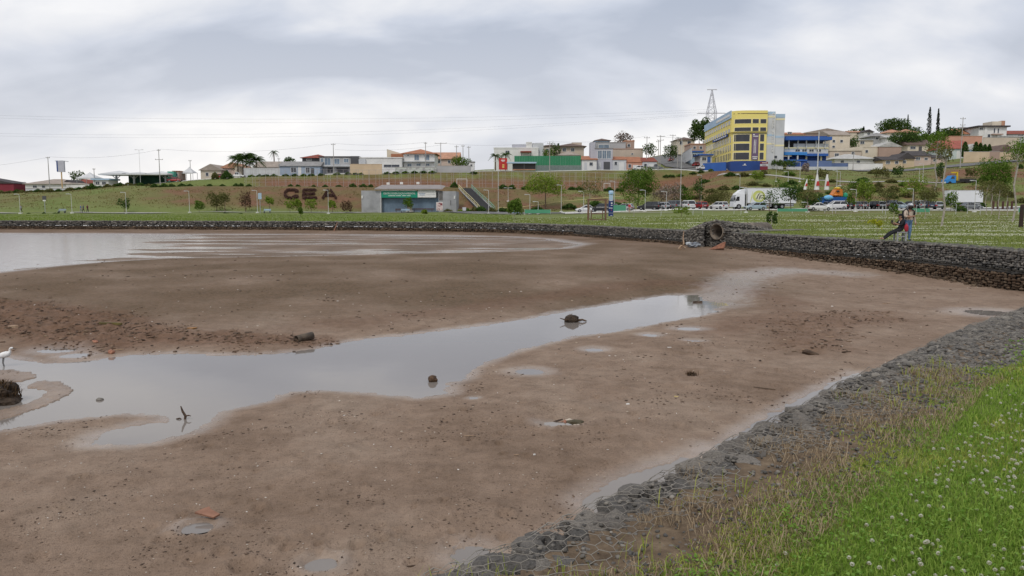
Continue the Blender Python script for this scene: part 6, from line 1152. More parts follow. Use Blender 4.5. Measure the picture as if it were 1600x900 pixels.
def car(label, px, Y, col, rz, kind='hatch', group='parked cars', z=None):
    p = onland(px, Y, .14); 
    if z is not None: p.z = z
    t = thing('parked_car', label, 'car', p, rz, group); L, Wd, H = {'hatch': (3.9, 1.68, 1.48), 'sedan': (4.4, 1.74, 1.45), 'suv': (4.4, 1.82, 1.68), 'pickup': (5.1, 1.85, 1.75)}[kind]; m = PAINTS[col]; h = L / 2; w = Wd / 2; zb = .24; belt = .9 if kind != 'suv' else 1.02
    # body: front at +x
    st = [(-h, .45, belt - .12, .86), (-h + .12, .30, belt - .02, .95), (-h * .6, zb, belt, 1), (0, zb, belt, 1), (h * .42, zb, belt - .02, 1), (h * .75, zb + .02, belt - .14, .97), (h - .1, .30, belt - .27, .9), (h, .45, belt - .36, .8)]
    mb = MB(); loft(mb, [[(x, -w * k * .93, zl), (x, -w * k, zl + .2), (x, -w * k, zt - .16), (x, -w * k * .93, zt), (x, w * k * .93, zt), (x, w * k, zt - .16), (x, w * k, zl + .2), (x, w * k * .93, zl)] for x, zl, zt, k in st]); mb.build('body', m, t, False)
    r0, r1, f0, f1 = {'hatch': (-h + .10, -h + .42, h * .50, h * .08), 'sedan': (-h * .62, -h * .30, h * .46, h * .06), 'suv': (-h + .08, -h + .32, h * .48, h * .12), 'pickup': (-h * .18, -h * .08, h * .45, h * .14)}[kind]
    mb = MB(); loft(mb, [[(r0, -w * .9, belt - .05), (f0, -w * .9, belt - .05), (f0, w * .9, belt - .05), (r0, w * .9, belt - .05)], [(r1, -w * .72, H - .09), (f1, -w * .72, H - .09), (f1, w * .72, H - .09), (r1, w * .72, H - .09)]]); cab = mb.build('cabin_glass', CGL, t)
    mb = MB(); mb.box(r1 - .06, f1 + .06, -w * .75, w * .75, H - .10, H, 0, .1, .07); mb.build('roof', m, t)
    for sy in (-1, 1):
        for (xa, xb) in ((r0, r1), ((r0 + f0) / 2 - .05, (r1 + f1) / 2 - .05), (f0, f1)): MB().tube([(xa, sy * w * .905, belt - .04), (xb, sy * w * .73, H - .08)], .045, 4).build('pillar', m, t)
        MB().box(h * .38, h * .45, sy * (w + .08) - .07, sy * (w + .08) + .07, belt, belt + .13).build('mirror', m, t)
        for x in (-h * .62, h * .62):
            wl_ = MB().tube([(x, sy * (w - .13), .31), (x, sy * (w + .01), .31)], .31, 14).build('wheel', TYRE, t); MB().tube([(x, sy * (w - .02), .31), (x, sy * (w + .025), .31)], .19, 10).build('rim', RIM, wl_)
        MB().box(h - .16, h - .03, sy * w * .78 - .16, sy * w * .78 + .16, belt - .45, belt - .30).build('headlight', LENS, t); MB().box(-h - .015, -h + .12, sy * w * .80 - .13, sy * w * .80 + .13, belt - .3, belt - .08).build('tail_light', TAIL, t)
    MB().box(h - .05, h + .03, -w * .72, w * .72, .34, .5).build('bumper', BUMP, t); MB().box(-h - .03, -h + .05, -w * .78, w * .78, .34, .52).build('bumper', BUMP if col != 'white' else m, t); MB().box(-h - .025, -h + .0, -.25, .25, .62, .74).build('number_plate', LENS, t)
    return t
D90 = math.pi / 2
for (px, Y, c, rz, k, lab) in [(916, 153, 'white', math.pi, 'sedan', 'white sedan behind the wooden swing frame'), (939, 152.5, 'black', math.pi - .3, 'suv', 'black car right of the white sedan, seen through the swing frame'), (975, 154, 'silver', math.pi - .5, 'hatch', 'silver car left of the person in red'), (1014.5, 151, 'black', math.pi - .5, 'suv', 'black SUV under the big green tree'), (1032, 152, 'silver', math.pi - .9, 'hatch', 'silver hatchback right of the black SUV'), (1050, 152.5, 'grey', D90 + .5, 'suv', 'grey car before the pale bare tree'), (1073, 151, 'white', D90 + .25, 'suv', 'white SUV seen from behind, left of the red hatchback'), (1093.5, 150.5, 'red', D90 + .3, 'hatch', 'red hatchback parked by the kerb'), (1123, 150, 'white', D90 + .55, 'hatch', 'white hatchback left of the white truck'), (1180, 142, 'pale', math.pi + .1, 'hatch', 'pale blue hatchback in front of the truck trailer'), (1280, 140, 'white', 0, 'sedan', 'low white car left under the inflatable slide'), (1305, 150.5, 'white', math.pi, 'suv', 'white SUV before the inflatable slide'), (1320, 151.5, 'black', D90 + .2, 'hatch', 'black hatchback right of the white SUV'), (1337, 152, 'grey', D90 + .5, 'hatch', 'grey hatchback behind the lamp post'), (1349, 152, 'silver', D90 - .4, 'sedan', 'silver sedan under the round light green tree'), (1364, 152.5, 'black', D90 + .3, 'hatch', 'black car right of the silver sedan'), (1377, 152, 'silver', D90 - .3, 'hatch', 'silver hatchback near the thin bare tree'), (1293, 154, 'blue', D90, 'hatch', 'dark blue car half hidden left of the inflatable slide'), (1392, 153, 'grey', D90 - .2, 'suv', 'grey SUV beside the brownish sparse tree'), (1421, 153, 'black', D90 + .3, 'hatch', 'black car behind the yellow-green tree'), (1436, 153, 'silver', D90, 'suv', 'silver SUV right of the grey lamp post'), (958, 156, 'grey', math.pi - .3, 'sedan', 'grey sedan behind the banner totem'), (1515, 148, 'grey', 0, 'sedan', 'grey sedan under the second truck'), (1407, 149, 'pale', -.5, 'hatch', 'pale blue hatchback behind the seated person'), (1448, 152, 'blue', D90, 'hatch', 'dark blue car right of the helmeted man'), (1461, 152, 'silver', D90, 'hatch', 'silver car beside the leaning bare tree trunk')]: car(lab, px, Y, c, rz, k)
for (px, Y, c, rz, k, lab) in [(1094 - 9, 264, 'red', D90 + .2, 'hatch', 'red car driving up the climbing street'), (1046, 300, 'red', D90, 'hatch', 'dark red car high up the climbing street'), (1097, 250, 'white', .2, 'sedan', 'white car at the foot of the climbing street'), (1023, 259, 'grey', .1, 'pickup', 'grey car turning at the climbing street mouth'), (996, 257, 'white', math.pi, 'hatch', 'white car on the hill street before the salmon row house'), (275, 250, 'red', 0, 'sedan', 'red car before the brown-orange kiosk'), (372, 250, 'white', 0, 'pickup', 'white pickup under the big palm'), (347, 251, 'red', 0, 'hatch', 'small red car by the cream gable houses')]:
    car(lab, px, Y, c, rz, k, 'cars on the hill streets')
def truck(label, px0, px1, Y, H, Lm, rz, cab=True, logo=True):
    c = (px0 + px1) / 2; p = onland(c, Y, .14); t = thing('box_truck', label, 'truck', p, rz); h = Lm / 2; w = 1.25; TW = paint('truck_white', (.76, .77, .78), .95)
    bx0 = -h + 2.75 if cab else -h; b = MB().box(bx0, h, -w, w, 1.15, H).build('cargo_box', TW, t)
    for z in (1.15, H - .12): MB().box(bx0 - .02, h + .02, -w - .03, w + .03, z, z + .1).build('box_trim', C_LG, t)
    MB().box(-h + .3, h - .2, -w * .5, w * .5, .65, 1.1).build('chassis', BUMP, t)
    for x0, x1 in ((bx0 + .2, h - 4.9), (h - 2.2, h - .5)): MB().box(x0, x1, -w, -w + .06, .55, .68).build('side_guard', C_LG, t); MB().box(x0, x1, -w, -w + .06, .82, .95).build('side_guard', C_LG, t)
    xs = ([-h + 1.05] if cab else []) + [h - 4.0, h - 2.75]
    for x in xs:
        for sy in (-1, 1): wl_ = MB().tube([(x, sy * (w - .35), .5), (x, sy * w * .99, .5)], .5, 16).build('wheel', TYRE, t); MB().tube([(x, sy * (w - .1), .5), (x, sy * (w + .01), .5)], .26, 10).build('rim', RIM, wl_)
    if cab:
        mb = MB(); mb.prism([(-h, .45), (-h + 2.2, .45), (-h + 2.2, 3.0), (-h + .7, 3.1), (-h + .15, 2.1), (-h, 1.3)], -w * .97, w * .97); cb = mb.build('cab', TW, t); MB().prism([(-h + .35, 1.6), (-h + 1.15, 1.6), (-h + 1.15, 2.45), (-h + .62, 2.45)], -w * .98, -w * .965).build('side_window', CGL, cb); MB().prism([(-h - .01, 1.55), (-h + .14, 2.14), (-h + .5, 2.75), (-h + .5, 1.55)], -w * .9, w * .9).build('windscreen', CGL, cb)
        MB().prism([(-h + .75, 3.1), (-h + 2.2, 3.0), (-h + 2.2, 3.9), (-h + 1.5, 3.75)], -w * .85, w * .85).build('roof_deflector', TW, cb); MB().box(-h - .05, -h + .2, -w, w, .4, .8).build('bumper', TW, cb); MB().box(-h + .05, -h + .25, -w - .25, -w - .05, 1.7, 2.3).build('mirror', BUMP, cb)
        MB().box(-h + 2.25, -h + 2.6, -w * .8, w * .8, .8, 2.9).build('cab_gap', BUMP, t)
    if logo:
        lg = MB().add([(bx0 + 2.2 + 1.25 * math.cos(q), -w - .012, 2.5 + 1.15 * math.sin(q)) for q in np.linspace(0, 6.283, 25)[:-1]], [tuple(range(24))[::-1]]).build('round_emblem', paint('lime', (.62, .66, .20)), b)
        MB().add([(bx0 + 2.3 + .8 * math.cos(q), -w - .018, 2.45 + .75 * math.sin(q)) for q in np.linspace(0, 6.283, 21)[:-1]], [tuple(range(20))[::-1]]).build('emblem_field', paint('pale_lime', (.80, .80, .58)), b)
        for (x, z, a, l, q) in ((1.95, 2.5, 1.2, .5, .12), (2.35, 2.35, 1.3, .45, .10), (2.6, 2.6, .5, .3, .1), (2.2, 2.9, .9, .35, .09), (2.55, 2.2, -.4, .25, .08)): MB().tube([(bx0 + x - l * math.cos(a), -w - .03, z - l * math.sin(a)), (bx0 + x + l * math.cos(a), -w - .03, z + l * math.sin(a))], [q, q * .4], 4).build('emblem_stroke', C_DK, b)
        MB().tube([(bx0 + .5, -w - .02, 1.3), (bx0 + .75, -w - .02, 2.2), (bx0 + .95, -w - .02, 3.5)], [.03, .09, .02], 4).build('leaf_stripe', paint('lime', (.62, .66, .20)), b)
    return t
truck('long white box truck with round lime emblem parked beyond the kerb', 1143, 1240, 153, 4.15, 12.4, R(2)); truck('second white box truck half hidden behind round shrubs', 1482, 1527, 158, 3.6, 6.4, R(-8), False, False)
# blue truck with yellow crane
p = onland(1491, 200); p.z = P(1491, 289, 200).z; t = thing('crane_truck', 'bright blue truck with yellow loader crane before the red bank', 'truck', p); TB = paint('truck_blue', (.05, .25, .60), .9)
MB().prism([(-3.1, .5), (-.6, .5), (-.6, 2.3), (-1.6, 2.4), (-2.1, 1.6), (-3.1, 1.35)], -1.1, 1.1).build('cab', TB, t); MB().prism([(-1.95, 1.55), (-1.0, 1.55), (-1.0, 2.15), (-1.6, 2.2)], -1.13, -1.09).build('side_window', CGL, t); MB().box(-.5, 4.6, -1.1, 1.1, .8, 1.1).build('flatbed', BUMP, t); MB().box(.3, 4.6, -1.15, -1.05, 1.1, 1.6).build('side_board', BUMP, t); MB().box(-3.2, -3.0, -1, 1, .4, .8).build('bumper', WPAINT, t)
CRY = paint('crane_yellow', (.62, .42, .03), .9); MB().box(.0, .35, -.3, .3, 1.1, 3.3).build('crane_post', CRY, t); MB().box(-1.3, .35, -.2, .2, 3.0, 3.35).build('crane_boom', CRY, t)
for x in (-2.1, 2.4, 3.5): MB().tube([(x, -1.15, .45), (x, -.85, .45)], .45, 12).build('wheel', TYRE, t)

# ------------------------------------------------------------------ park furniture
t = small('banner_totem', 'tall blue and white printed banner totem on the lawn', 'sign', 954.6, 118); t.location.z = P(954.6, 338, 118).z; s = S(118); mb = MB(); NAVY = mat('banner_navy', (.02, .04, .16), .6); 
MB().box(-3.5 * s, 3.5 * s, -.25, .25, -.2, 25 * s).build('lower_shaft', NAVY, t); MB().box(-3.0 * s, 3.0 * s, -.22, .22, 25 * s, 34 * s, 0, 0).build('white_section', C_SKY, t); MB().tube([(0, 0, 34 * s), (0, 0, 35 * s), (0, 0, 39 * s), (0, 0, 39.8 * s)], [.30, .38, .38, .25], 12).build('cap_drum', mat('banner_sky', (.20, .42, .72), .5, (.55, .68, .80), 2), t)
for (a, b, c, d) in [(-2.6, 2.4, 24, 24.8), (-.4, 2, 19.4, 21.5), (-.6, 2.2, 16.6, 17.6), (-3.4, 2.2, 12.4, 13.4), (-3.4, 3.4, 5, 5.3), (-1, 2, 1, 1.6)]: MB().box(a * s, b * s, -.27, -.25, c * s, d * s).build('lettering', WPAINT, t)
MB().box(-.2 * s, 1 * s, -.27, -.25, 9 * s, 10.4 * s).build('red_mark', C_RED, t)
p = G(933, 344.5, .05); t = thing('swing_frame', 'brown timber swing frame with a hanging bench seat', 'swing', p); s = S(p.y); TIM = mat('brown_timber', (.20, .115, .075), .8, (.12, .07, .05), 6, .3)
for x in (-14, 13): MB().box((x - 1.4) * s, (x + 1.4) * s, -.12, .12, -.3, 33 * s).build('post', TIM, t)
MB().box(-15.5 * s, 14.5 * s, -.1, .1, 31 * s, 33.6 * s).build('top_beam', TIM, t); MB().box(-9.5 * s, 9 * s, -.25, .25, 9.8 * s, 11.4 * s).build('bench_rail', TIM, t); MB().box(-11 * s, 10 * s, -.3, .2, .6 * s, 2 * s).build('seat', TIM, t)
for x in (-9, 8.5): MB().box((x - .6) * s, (x + .6) * s, -.06, .06, 2 * s, 16 * s).build('hanger', TIM, t)
def banner_low(label, px0, px1, Y, h, m):
    c = (px0 + px1) / 2; t = small('lawn_banner', label, 'banner', c, Y); w = (px1 - px0) * S(Y) / 2; MB().box(-w, w, -.03, .03, .25, .25 + h).build('sheet', m, t)
    for k in (-1, 0, 1): MB().tube([(k * w, .05, -.2), (k * w, .05, .3 + h)], .04, 5).build('stake', C_WH, t)
GB = paint('banner_green', (.10, .33, .20))
for a in [(820, 860, 148, .7, 'low green banner on the lawn right of the sapling'), (958, 978, 148, 1.1, 'green banner behind the banner totem'), (1215, 1262, 124, .45, 'long low green banner strip on the lawn below the truck'), (1424, 1453, 118, .55, 'green banner strip beside the helmeted man'), (1592, 1625, 118, .6, 'green banner strip behind the dark post')]: banner_low(a[4], a[0], a[1], a[2], a[3], GB)
t = small('signboard', 'small blue and white signboard on a post by the promenade', 'sign', 406.5, 166); MB().tube([(0, 0, -.2), (0, 0, 4.2)], .07, 6).build('post', GSTEEL, t); MB().box(-.35, .35, -.06, .06, 3.0, 4.3).build('panel', C_SKY, t)
t = small('signboard', 'small dark signboard with white strip by the walking path', 'sign', 70, 166); MB().tube([(0, 0, -.2), (0, 0, 3.6)], .06, 6).build('post', GSTEEL, t); MB().box(-.4, .4, -.06, .06, 2.9, 3.7).build('panel', C_DK, t); MB().box(-.3, .3, -.07, -.06, 2.6, 2.85).build('strip', WPAINT, t)
t = small('waste_bin', 'pale grey bin between the centre and the stairs', 'bin', 725.5, 170); MB().box(-.35, .35, -.25, .25, .3, 1.05, 0, -.05).build('bin_body', C_LG, t); MB().tube([(0, 0, -.2), (0, 0, .3)], .05, 6).build('bin_post', GSTEEL, t)
t = small('bench_planter', 'small pale blue box on the plaza behind the sapling', 'box', 806, 160); MB().box(-.7, .7, -.3, .3, 0, .6).build('box_body', C_SKY, t); MB().box(-.75, .75, -.35, .35, .6, .68).build('lid', C_WH, t)
p = G(1595, 355, .05); t = thing('dark_post', 'thick dark round timber post at the lawn\'s far right', 'post', p); MB().tube([(0, 0, -.3), (0, 0, 1.6), (0, 0, 1.75)], [.16, .15, .13], 10).build('shaft', mat('tarred_wood', (.05, .03, .025), .8, (.03, .02, .018), 8, .4), t); MB().tube([(0, 0, 1.755), (0, 0, 1.80)], [.13, .09], 10).build('post_cap', DKW, t)
for i, px in enumerate((1552, 1559, 1567, 1574, 1581)): t = thing('bollard', f'dark timber bollard in the row by the parking, {["first","second","third","fourth","fifth"][i]} from left', 'bollard', onland(px, 150), 0, 'timber bollards by the parking'); MB().tube([(0, 0, -.2), (0, 0, 1.6)], .2, 8).build('shaft', DKW, t); MB().tube([(0, 0, 1.6), (0, 0, 1.7)], [.2, .12], 8).build('post_cap', DKW, t)
# inflatable slide
p = onland(1305, 160); t = thing('inflatable_slide', 'orange, blue and green inflatable slide behind the parked cars', 'inflatable', p); s = S(160); z0 = P(1305, 318, 160).z - p.z
def blob(nm, x, z, rx, rz, m, y=0, ry=1.2): o = lump_part(nm, t, ((x - 1305) * s, y, z0 + (318 - z) * s), (rx * s, ry, rz * s), m, x, 2, .05); return o
OR = mat('inflatable_orange', (.62, .20, .03), .45); BLi = mat('inflatable_blue', (.02, .10, .33), .45); LB = mat('inflatable_sky', (.18, .50, .80), .45); GRi = mat('inflatable_green', (.02, .28, .15), .45); YEi = mat('inflatable_yellow', (.75, .48, .03), .45)
MB().box((1280 - 1305) * s, (1318 - 1305) * s, -1.4, 1.6, z0 - .3, z0 + 10 * s).build('blue_base', BLi, t); blob('sky_front', 1289, 309, 7.5, 4, LB, -1.6, .5); MB().prism([((1297 - 1305) * s, z0 + 12 * s), ((1313 - 1305) * s, z0 + 12 * s), ((1312 - 1305) * s, z0 + 22 * s), ((1303 - 1305) * s, z0 + 22 * s)], -1, 1).build('orange_ramp', OR, t); blob('yellow_top', 1307, 294.5, 4.8, 1.8, YEi); blob('orange_mass', 1303, 305, 7, 3.2, OR, 0, 1.3); blob('green_fin', 1317, 306, 3.6, 5, GRi, -1.0, .5); blob('yellow_toe', 1322.5, 310, 3.2, 1.8, YEi, -1.0, .5); blob('window_patch', 1305, 299, 2.6, 1.6, CGL, -1.0, .4)
# ------------------------------------------------------------------ culvert with its stone headwall
pm = P(1119, 361.5, 50.6); t = thing('culvert', 'round concrete culvert pipe in a dark stone headwall at the shore', 'culvert', (pm.x, pm.y, 0)); ang = math.atan2(.62, .78); ax_ = Vector((math.cos(ang), math.sin(ang), 0)); rzp = ang - math.pi / 2
o = pipe_mesh(MB(), -.1, 5.5, .55, .47, 28).build('pipe', mat('culvert_concrete', (.22, .18, .14), .85, (.11, .09, .07), 2.5, .3), t, True); o.location = ax_ * .12 + Vector((0, 0, pm.z - .02)); o.rotation_euler = (0, 0, rzp)
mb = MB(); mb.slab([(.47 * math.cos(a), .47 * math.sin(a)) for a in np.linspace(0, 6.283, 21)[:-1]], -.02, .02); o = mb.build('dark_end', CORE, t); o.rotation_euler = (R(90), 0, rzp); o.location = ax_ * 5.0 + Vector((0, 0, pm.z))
# headwall: stones stacked on a mound that wraps the pipe; the mouth stays open
A = Vector(LEFT[0]); B = Vector((pm.x, pm.y)); rr = np.random.default_rng(9)
c2 = Vector((ax_.x, ax_.y)); perp = Vector((-c2.y, c2.x))
a0 = A - B
def mound(l, w):   # height of the headwall mound round the pipe, l along the pipe, w across
    return pm.z + .66 * np.sqrt(np.clip(1 - (np.where(w > 0, w / 1.9, w / .95)) ** 2, 0, 1)) * np.clip(1 - (l / 7.5) ** 2, 0, 1) - .12 * l * .35
lw = [(l, w) for l in np.linspace(.15, 6.5, 22) for w in np.linspace(-.95, 1.9, 16)]; V = []; F_ = []
for l, w in lw: V.append((c2.x * l + perp.x * w, c2.y * l + perp.y * w, float(mound(l, w)) - .09))
F_ = [(r_ * 16 + k, r_ * 16 + k + 1, r_ * 16 + 17 + k, r_ * 16 + 16 + k) for r_ in range(21) for k in range(15)]
mb = MB(); mb.add(V, F_); d0 = Vector((-.75 + perp.x * .3, perp.y * .3))
mb.add([(a0.x, a0.y + .15, -1.2), (d0.x, d0.y + .15, -1.2), (d0.x + .6, d0.y + .9, -1.2), (a0.x + .6, a0.y + .9, -1.2), (a0.x, a0.y + .15, -.1), (d0.x, d0.y + .15, .3), (d0.x + .6, d0.y + .9, .3), (a0.x + .6, a0.y + .9, -.1)], [(3, 2, 1, 0), (4, 5, 6, 7), (0, 1, 5, 4), (1, 2, 6, 5), (2, 3, 7, 6), (3, 0, 4, 7)]); mb.build('headwall_core', CORE, t)
C = []
a0 = A - B
for q in np.linspace(0, 1, 26):                                  # face left of the mouth, rising towards the pipe
    p = a0.lerp(Vector((-.66 + perp.x * .25, perp.y * .25)), q); top = -.02 + .50 * q ** .8
    for z in np.arange(-1.0, top + .01, .115): C.append((p.x + rr.uniform(-.06, .06), p.y - .05 + rr.uniform(-.05, .04), z + rr.uniform(-.03, .03)))
    for w in np.arange(.1, 1.15, .17): C.append((p.x + w * .55 + rr.uniform(-.05, .05), p.y + w * .85, top + rr.uniform(-.04, .03)))
for th in np.linspace(-.15, math.pi + .1, 17):                  # collar round the mouth
    for rad_ in (.61, .74, .88): 
        e = perp * (math.cos(th) * rad_) ; C.append((e.x + c2.x * .12 + rr.uniform(-.04, .04), e.y + c2.y * .12, pm.z + math.sin(th) * rad_ * .78 + rr.uniform(-.03, .03)))
for l in np.arange(.2, 6.3, .16):
    for w in np.arange(-.9, 1.85, .16): C.append((c2.x * l + perp.x * w + rr.uniform(-.05, .05), c2.y * l + perp.y * w + rr.uniform(-.05, .05), float(mound(l, w)) - .03 + rr.uniform(-.04, .04)))
CS = []
for (w0, w1, z1) in ((.5, 1.5, pm.z + .42), (-1.25, -.5, pm.z + .1), (-.52, .52, pm.z - .5)):     # masonry left of, right of and below the pipe
    v = [c2 * .3 + perp * w0, c2 * .3 + perp * w1, c2 * .75 + perp * w1, c2 * .75 + perp * w0]; MB().slab([tuple(q) for q in v][::-1], -1.3, z1).build('headwall_block', CORE, t)
    for w in np.arange(w0, w1 + .05, .14):
        for z_s in np.arange(-1.25, z1 + .04, .1): e = c2 * (.24 + rr.uniform(-.06, .05)) + perp * (w + rr.uniform(-.04, .04)); CS.append((e.x, e.y, z_s + rr.uniform(-.03, .03)))
CS = np.array(CS); n = len(CS); tag(lumps('face_stones', CS, np.stack([rr.uniform(.08, .14, n), rr.uniform(.08, .12, n), rr.uniform(.05, .09, n)], -1), ST_UP, t), kind='stuff')
C = np.array(C); n = len(C); sz = np.stack([rr.uniform(.09, .17, n), rr.uniform(.08, .13, n), rr.uniform(.06, .1, n)], -1); tag(lumps('headwall_stones', C, sz, ST_UP, t), kind='stuff')
MB().add([(*(B - B + c2 * .9 - perp * .85), .03), (*(c2 * 7 - perp * 1.6), .05), (*(c2 * 7 - perp * 2.1), .05), (*(c2 * .9 - perp * 1.25), .03), (*(c2 * .9 - perp * .85), .10), (*(c2 * 7 - perp * 1.6), .12), (*(c2 * 7 - perp * 2.1), .12), (*(c2 * .9 - perp * 1.25), .10)], [(0, 1, 2, 3), (7, 6, 5, 4), (0, 4, 5, 1), (1, 5, 6, 2), (2, 6, 7, 3), (3, 7, 4, 0)]).build('concrete_wing', mat('wing_concrete', (.26, .24, .21), .9, (.19, .175, .155), 2, .2), t)
def lay(px, py, z0=-1.0): c = G(px, py, z0); zz = float(bedz(c.x, c.y)[0]); return G(px, py, zz)
p = lay(1121, 390); t = thing('broken_slab', 'terracotta-coloured broken slab leaning below the culvert mouth', 'slab', p, R(-8)); MB().prism([(-.55, .0), (.38, .12), (.46, .48), (.33, .47)], -.2, -.1).build('slab_plate', TERR, t); MB().prism([(-.35, .0), (.4, .0), (.37, .26), (.1, .15)], .05, .4).build('slab_fragment', REDB, t)
p = lay(1083, 387); t = thing('plastic_sheet', 'crumpled grey-blue plastic sheet by the headwall foot', 'sheet', p); lump_part('crumple', t, (0, 0, .18), (.42, .25, .18), mat('grey_plastic', (.30, .33, .36), .5, (.12, .13, .15), 4, .4), 4, 3, .5); lump_part('fold', t, (-.3, -.1, .25), (.2, .12, .12), mat('pale_plastic', (.5, .53, .55), .4), 6, 2, .4)
p = lay(1067, 389); t = thing('driftwood', 'grey driftwood branch leaning on the gabion left of the culvert', 'driftwood', p); MB().tube([(-.15, 0, 0), (.05, 0, .3), (.02, .1, .7), (.08, .2, 1.1)], [.07, .06, .04, .02], 6).build('branch', WOODP, t); MB().tube([(-.25, 0, 0), (-.1, 0, .2), (.15, 0, .05)], [.08, .07, .05], 6).build('root_fork', WOODP, t)
p = lay(521, 361.5, -1); t = thing('stick', 'reddish stick leaning on the far gabion wall', 'stick', p); MB().tube([(0, 0, -.1), (.22, .1, .45), (.4, .2, .95)], [.07, .06, .03], 6).build('stem', REDB, t); MB().tube([(.2, .1, .4), (.35, .05, .55)], [.04, .02], 5).build('twig', REDB, t)
# loose rocks fallen along the foot of the right wall
pts = []
for q in np.linspace(.05, .98, 150):
    i = min(int(q * (len(RT) - 1)), len(RT) - 2); f_ = q * (len(RT) - 1) - i; v = RT[i].lerp(RT[i + 1], f_); d = (RT[i + 1] - RT[i]).normalized(); nrm = Vector((-d.y, d.x)); v = v + nrm * (.5 + abs(rr.normal(0, .28))); pts.append((v.x, v.y))
pts = np.array(pts); z_ = bedz(pts[:, 0], pts[:, 1]); n = len(pts); a = rr.uniform(.04, .13, n); tag(lumps('fallen_stones', np.stack([pts[:, 0], pts[:, 1], z_ + a * .3], -1), np.stack([a * 1.2, a, a * .7], -1), ST_LOW), 'brown rocks fallen along the foot of the gabion wall', 'rocks', kind='stuff')

# ------------------------------------------------------------------ vegetation
BARK = mat('bark_brown', (.17, .12, .085), .9, (.10, .07, .05), 5, .5, 30); BARKP = mat('bark_pale', (.40, .36, .31), .9, (.27, .24, .20), 5, .4, 30)
LG_ = leafmat('leaf_light', (.09, .15, .018), (.25, .32, .055)); LM_ = leafmat('leaf_mid', (.05, .10, .014), (.15, .23, .04)); LD_ = leafmat('leaf_dark', (.026, .062, .015), (.10, .165, .04)); LO_ = leafmat('leaf_olive', (.075, .085, .025), (.19, .18, .07)); LB_ = leafmat('leaf_brown', (.07, .04, .025), (.19, .12, .075)); LT_ = leafmat('leaf_twig', (.16, .12, .095), (.33, .27, .23), .1); LY_ = leafmat('leaf_yellow', (.22, .26, .01), (.48, .46, .05)); LH_ = leafmat('leaf_hill', (.03, .065, .018), (.105, .16, .04)); LC_ = leafmat('leaf_cypress', (.012, .022, .014), (.04, .055, .03))
def tree(name, label, px, Y, yt, hw, lm, bare=.3, yb=None, dens=1.0, bark=BARK, seed=None, group=None, lean=0, clumps=None, flat=.75, leaf=None, r0=None):
    seed = seed or int(px * 7 + Y); r = np.random.default_rng(seed); p = onland(px, Y) if yb is None else P(px, yb, Y); s = S(Y); H = P(px, yt, Y).z - p.z; w = hw * s; t = thing(name, label, 'tree', p, 0, group); th = H * bare; r0 = r0 or max(.03, H * (.018 if bark is BARK else .0115))
    top = Vector((lean * H, 0, H * .8)); k1 = Vector((lean * H * .25 + r.uniform(-.04, .04) * H, 0, th)); wv = .03 * H * (bark is BARKP); MB().tube([(0, 0, -.4), (k1.x * .3 + wv, 0, th * .3), (k1.x * .6 - wv * .7, 0, th * .65), k1, k1.lerp(top, .55), top], [r0 * 1.15, r0, r0 * .9, r0 * .85, r0 * .55, r0 * .25], 7).build('trunk', bark, t)
    nc = clumps or int(7 + min(9, w * 2)); cen = []
    for i in range(nc):
        a = i * 2.4 + r.uniform(-.4, .4); q = (i + .5) / nc; zz = th + (H - th) * (.18 + .72 * q); rad = w * math.sqrt(max(.06, 1 - ((zz - (th + (H - th) * .48)) / ((H - th) * .62)) ** 2)) * r.uniform(.45, .85); c = Vector((lean * zz + math.cos(a) * rad, math.sin(a) * rad * .9, zz)); cen.append(c); st = k1.lerp(top, max(0, min(1, (zz - th) / (H * .8 - th + .01) * .55)))
        MB().tube([st, st.lerp(c, .5) + Vector((0, 0, -.05 * H * r.uniform(0, 1))), c], [r0 * .42, r0 * .28, r0 * .1], 5).build('limb', bark, t)
    lf = leaf or max(.07, 1.15 * s); cr = np.array([w * .52, w * .50, (H - th) * .25]); vol = w * w * (H - th); n = int(np.clip(dens * .42 * vol / lf ** 3, 500, 5600)); per = max(12, n // nc); P_ = []
    for c in cen:
        d = r.normal(size=(per, 3)); d /= np.linalg.norm(d, axis=1)[:, None]; rad = r.uniform(.25, 1.0, per)[:, None] ** .6; P_.append(np.array(c) + d * rad * cr * r.uniform(.75, 1.3) * np.array([1, 1, flat / .75]))
    leafcloud('crown', np.concatenate(P_), lf, lm, t, seed=seed); return t
